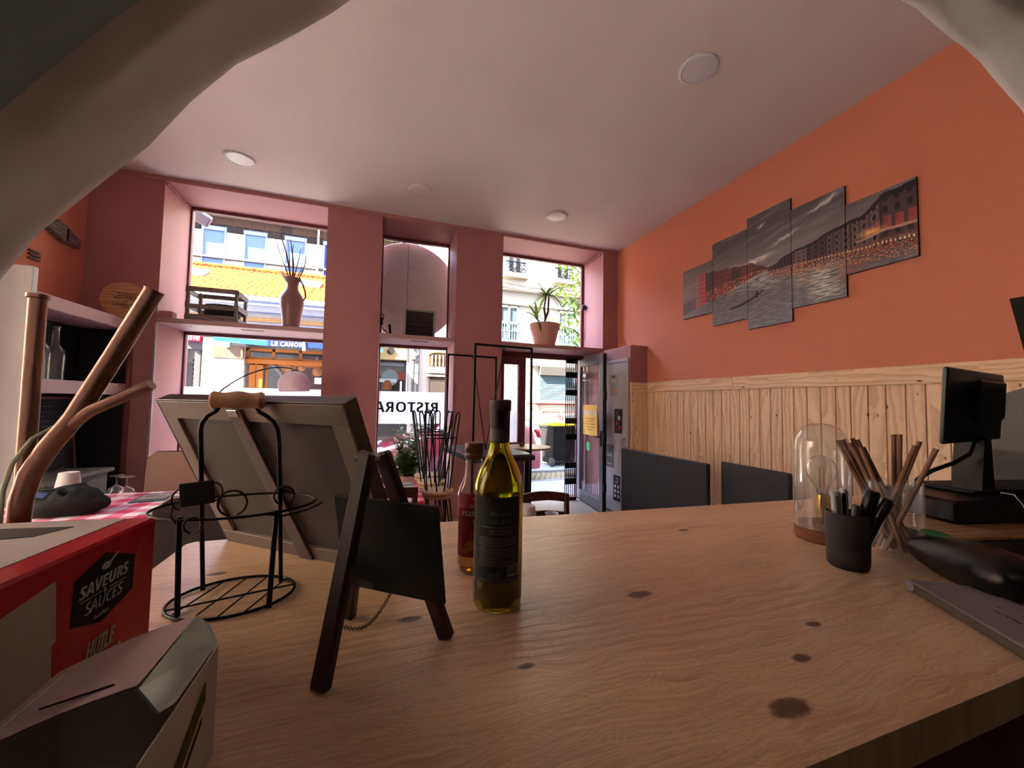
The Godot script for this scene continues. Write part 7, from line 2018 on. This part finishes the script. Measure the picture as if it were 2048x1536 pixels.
	ob("cable", G.new().tube([Vector3(2.9, fy(4.45), FZ + 0.2), Vector3(fx(3.6), fy(4.38), FZ + 0.2), Vector3(fx(4.4), fy(4.45), FZ + 0.2), Vector3(fx(5.2), fy(4.42), FZ + 0.2)], 0.012, 5), mats["matt black"], o)

func bins() -> void:
	var body := M("bin grey", Color(0.10, 0.10, 0.105), 0.6)
	var lid := M("bin lid yellow", Color(0.62, 0.55, 0.10), 0.6)
	for k in 2:
		var o := thing("wheelie_bin", ["grey wheelie bin with yellow lid, its black wheel towards the doorway", "second wheelie bin with yellow lid half hidden behind the folded grille"][k], "bin", Vector3(4.15 + k * 0.68, -0.13, -8.72 + k * 0.02), 0.12, "wheelie bins across the street")
		var g := G.new()
		var lo := [Vector3(-0.23, 0.05, -0.26), Vector3(0.23, 0.05, -0.26), Vector3(0.23, 0.05, 0.24), Vector3(-0.23, 0.05, 0.24)]
		var hi := [Vector3(-0.29, 0.95, -0.34), Vector3(0.29, 0.95, -0.34), Vector3(0.29, 0.95, 0.34), Vector3(-0.29, 0.95, 0.34)]
		for i in 4:
			g.face([lo[i], lo[(i + 1) % 4], hi[(i + 1) % 4], hi[i]], Vector3(0, 0.5, 0))
		g.face(lo, Vector3(0, 0.5, 0))
		ob("body", g, body, o)
		ob("rim", G.new().box(Vector3(0, 0.94, 0), Vector3(0.62, 0.06, 0.72), 0.012), body, o)
		for i in 3: ob("rib", G.new().box(Vector3(-0.18 + i * 0.18, 0.9, 0.345), Vector3(0.03, 0.06, 0.02), 0.004), body, o)
		g = G.new()
		g.grid(8, 8, func(u: float, v: float) -> Vector3: return Vector3(lerpf(-0.3, 0.3, u), 0.985 + 0.07 * sin(u * PI) * sin(clampf(v * 1.3, 0, 1) * PI * 0.8), lerpf(0.36, -0.36, v)))
		g.box(Vector3(0, 0.978, 0), Vector3(0.61, 0.02, 0.72), 0.006)
		ob("lid", g, lid, o)
		ob("handle", G.new().tube([Vector3(0.2, 0.95, -0.36), Vector3(0.2, 0.97, -0.43), Vector3(-0.2, 0.97, -0.43), Vector3(-0.2, 0.95, -0.36)], 0.014, 8), body, o)
		ob("axle", G.new().cyl(Vector3(-0.28, 0.11, 0.24), Vector3(0.28, 0.11, 0.24), 0.012, 8), mats["matt black"], o)
		for s in [-0.27, 0.27]:
			var w := ob("wheel", G.new().cyl(Vector3(s - 0.025, 0.11, 0.26), Vector3(s + 0.025, 0.11, 0.26), 0.11, 20), mats["matt black"], o)
			ob("hub", G.new().cyl(Vector3(s - 0.03, 0.11, 0.26), Vector3(s + 0.03, 0.11, 0.26), 0.05, 14), M("hub grey", Color(0.3, 0.3, 0.3), 0.5), w)

func car() -> void:
	var paint := M("red car paint", Color(0.42, 0.02, 0.12), 0.3)
	paint.clearcoat_enabled = true
	paint.clearcoat = 1.0
	paint.clearcoat_roughness = 0.05
	var o := thing("parked_car", "red car parked at the kerb, bonnet behind the middle window", "car", Vector3(1.52, -0.150, -7.95))
	# body: stations along the length; each row is a section from sill over the top to the other sill
	var X := [-1.64, -1.6, -1.45, -1.05, -0.72, -0.2, 0.3, 0.9, 1.35, 1.54, 1.6]
	var H := [0.55, 0.63, 0.72, 0.85, 0.93, 1.36, 1.46, 1.43, 1.28, 1.0, 0.7]
	var W := [0.62, 0.74, 0.82, 0.86, 0.87, 0.87, 0.87, 0.87, 0.85, 0.8, 0.7]
	var belt := [0.53, 0.6, 0.68, 0.8, 0.88, 0.94, 0.95, 0.97, 0.98, 0.9, 0.66]
	var g := G.new()
	g.grid(10, 16, func(u: float, v: float) -> Vector3:
		var i := int(round(u * 10))
		var t := v * 2.0 - 1.0
		var s := signf(t)
		var a := absf(t)
		var y: float
		var z: float
		if a > 0.62:
			var f := (1.0 - a) / 0.38
			y = lerpf(0.22, belt[i], f)
			z = W[i] * (0.94 + 0.06 * sin(f * PI))
		else:
			var f := (0.62 - a) / 0.62
			y = lerpf(belt[i], H[i], sin(clampf(f * 1.7, 0, 1) * PI / 2))
			z = lerpf(W[i] * 0.97, 0.0, pow(f, 1.6) if H[i] - belt[i] > 0.2 else f)
		return Vector3(X[i], y, -s * z))
	ob("body", g, paint, o)
	ob("underside", G.new().box(Vector3(0, 0.28, 0), Vector3(3.0, 0.14, 1.5), 0.03), mats["matt black"], o)
	var gm := M("car glass", Color(0.06, 0.07, 0.08), 0.04)
	for s in [-1.0, 1.0]:
		ob("side_window", G.new().prism(PackedVector2Array([Vector2(-0.5, 0.96), Vector2(-0.1, 1.31), Vector2(0.45, 1.38), Vector2(0.45, 0.97)]), 0.012, Transform3D(Basis(Vector3.RIGHT, -s * 0.42), Vector3(0, 0.03, s * 1.17))), gm, o)
		ob("side_window", G.new().prism(PackedVector2Array([Vector2(0.52, 0.97), Vector2(0.52, 1.38), Vector2(0.95, 1.33), Vector2(1.25, 1.0)]), 0.012, Transform3D(Basis(Vector3.RIGHT, -s * 0.42), Vector3(0, 0.03, s * 1.17))), gm, o)
		ob("headlamp", G.new().ball(Vector3(-1.50, 0.62, s * 0.62), Vector3(0.12, 0.08, 0.16)), M("lamp clear", Color(0.5, 0.52, 0.55), 0.1), o)
		ob("mirror", G.new().ball(Vector3(-0.45, 1.0, s * 0.98), Vector3(0.08, 0.07, 0.1)), paint, o)
		ob("tail_lamp", G.new().ball(Vector3(1.53, 0.9, s * 0.68), Vector3(0.07, 0.12, 0.1)), M("tail red", Color(0.5, 0.02, 0.02), 0.2), o)
		for x in [-1.05, 0.98]:
			var w := ob("wheel", G.new().lathe([Vector2(0.0, -0.1), Vector2(0.27, -0.1), Vector2(0.31, -0.06), Vector2(0.31, 0.06), Vector2(0.27, 0.1), Vector2(0.2, 0.1), Vector2(0.19, 0.07), Vector2(0, 0.07)], 28, Transform3D(Basis(Vector3.RIGHT, s * PI / 2), Vector3(x, 0.31, s * 0.79))), mats["matt black"], o)
			for k in 7:
				ob("spoke", G.new().bar(Vector3(x, 0.31, s * 0.88), Vector3(x + 0.19 * cos(k * TAU / 7), 0.31 + 0.19 * sin(k * TAU / 7), s * 0.88), 0.04, 0.02, 0.004, Vector3.BACK), mats["aluminium"], w)
	ob("windscreen", G.new().quad(Vector3(-0.70, 0.97, 0.7), Vector3(-0.70, 0.97, -0.7), Vector3(-0.24, 1.36, -0.55), Vector3(-0.24, 1.36, 0.55)), gm, o)
	ob("bumper", G.new().box(Vector3(-1.56, 0.40, 0), Vector3(0.2, 0.22, 1.5), 0.06), paint, o)

func leaf_mesh(l: float, w: float, bend := 0.12) -> ArrayMesh:
	var g := G.new()
	g.grid(2, 4, func(u: float, v: float) -> Vector3:
		var ww := w * sin(PI * clampf(v * 0.94 + 0.04, 0, 1))
		return Vector3((u - 0.5) * ww, v * l, -bend * l * v * v + 0.15 * absf(u - 0.5) * ww))
	return g.mesh()

func foliage(nm: String, lm: ArrayMesh, pts: Array, m: Material, parent: Node3D) -> void:
	var mm := MultiMesh.new()
	mm.transform_format = MultiMesh.TRANSFORM_3D
	mm.mesh = lm
	mm.instance_count = pts.size()
	for i in pts.size(): mm.set_instance_transform(i, pts[i])
	var o := MultiMeshInstance3D.new()
	o.name = nm
	o.multimesh = mm
	o.material_override = m
	o.set_meta("kind", "stuff")
	parent.add_child(o, true)

func tree() -> void:
	var o := thing("street_tree", "light green leafy tree at the right of the street door window", "tree", Vector3(4.55, -0.15, -7.75))
	var bark := M("bark", Color(0.22, 0.18, 0.14), 0.9)
	ob("trunk", G.new().tube([Vector3(0, 0, 0), Vector3(0.03, 1.5, 0), Vector3(0, 2.6, 0.05), Vector3(-0.1, 3.8, 0), Vector3(0, 5.4, 0)], [0.09, 0.075, 0.06, 0.045, 0.012], 10), bark, o)
	var lm := M("spring leaf", Color(0.24, 0.36, 0.10), 0.5)
	lm.backlight_enabled = true
	lm.backlight = Color(0.22, 0.30, 0.07)
	lm.cull_mode = BaseMaterial3D.CULL_DISABLED
	var pts := []
	for b in 30:
		var y := 2.5 + b * 0.105
		var a := b * 2.4
		var tip := Vector3(cos(a) * (0.95 - 0.012 * b), y + 0.45, sin(a) * (0.9 - 0.012 * b))
		var p0 := Vector3(0, y, 0)
		ob("branch", G.new().tube([p0, p0.lerp(tip, 0.5) + Vector3(0, 0.1, 0), tip], [0.02, 0.012, 0.004], 6), bark, o)
		for i in 60:
			var t := 0.2 + 0.85 * rng.randf()
			var p := p0.lerp(tip, t) + Vector3(rng.randfn(0, 0.11), rng.randfn(0, 0.1), rng.randfn(0, 0.11))
			var B := Basis(Vector3.UP, rng.randf() * TAU) * Basis(Vector3.RIGHT, 1.2 + rng.randf() * 1.4)
			pts.append(Transform3D(B.scaled(Vector3.ONE * (0.7 + rng.randf() * 0.7)), p))
	foliage("foliage", leaf_mesh(0.13, 0.05), pts, lm, o)
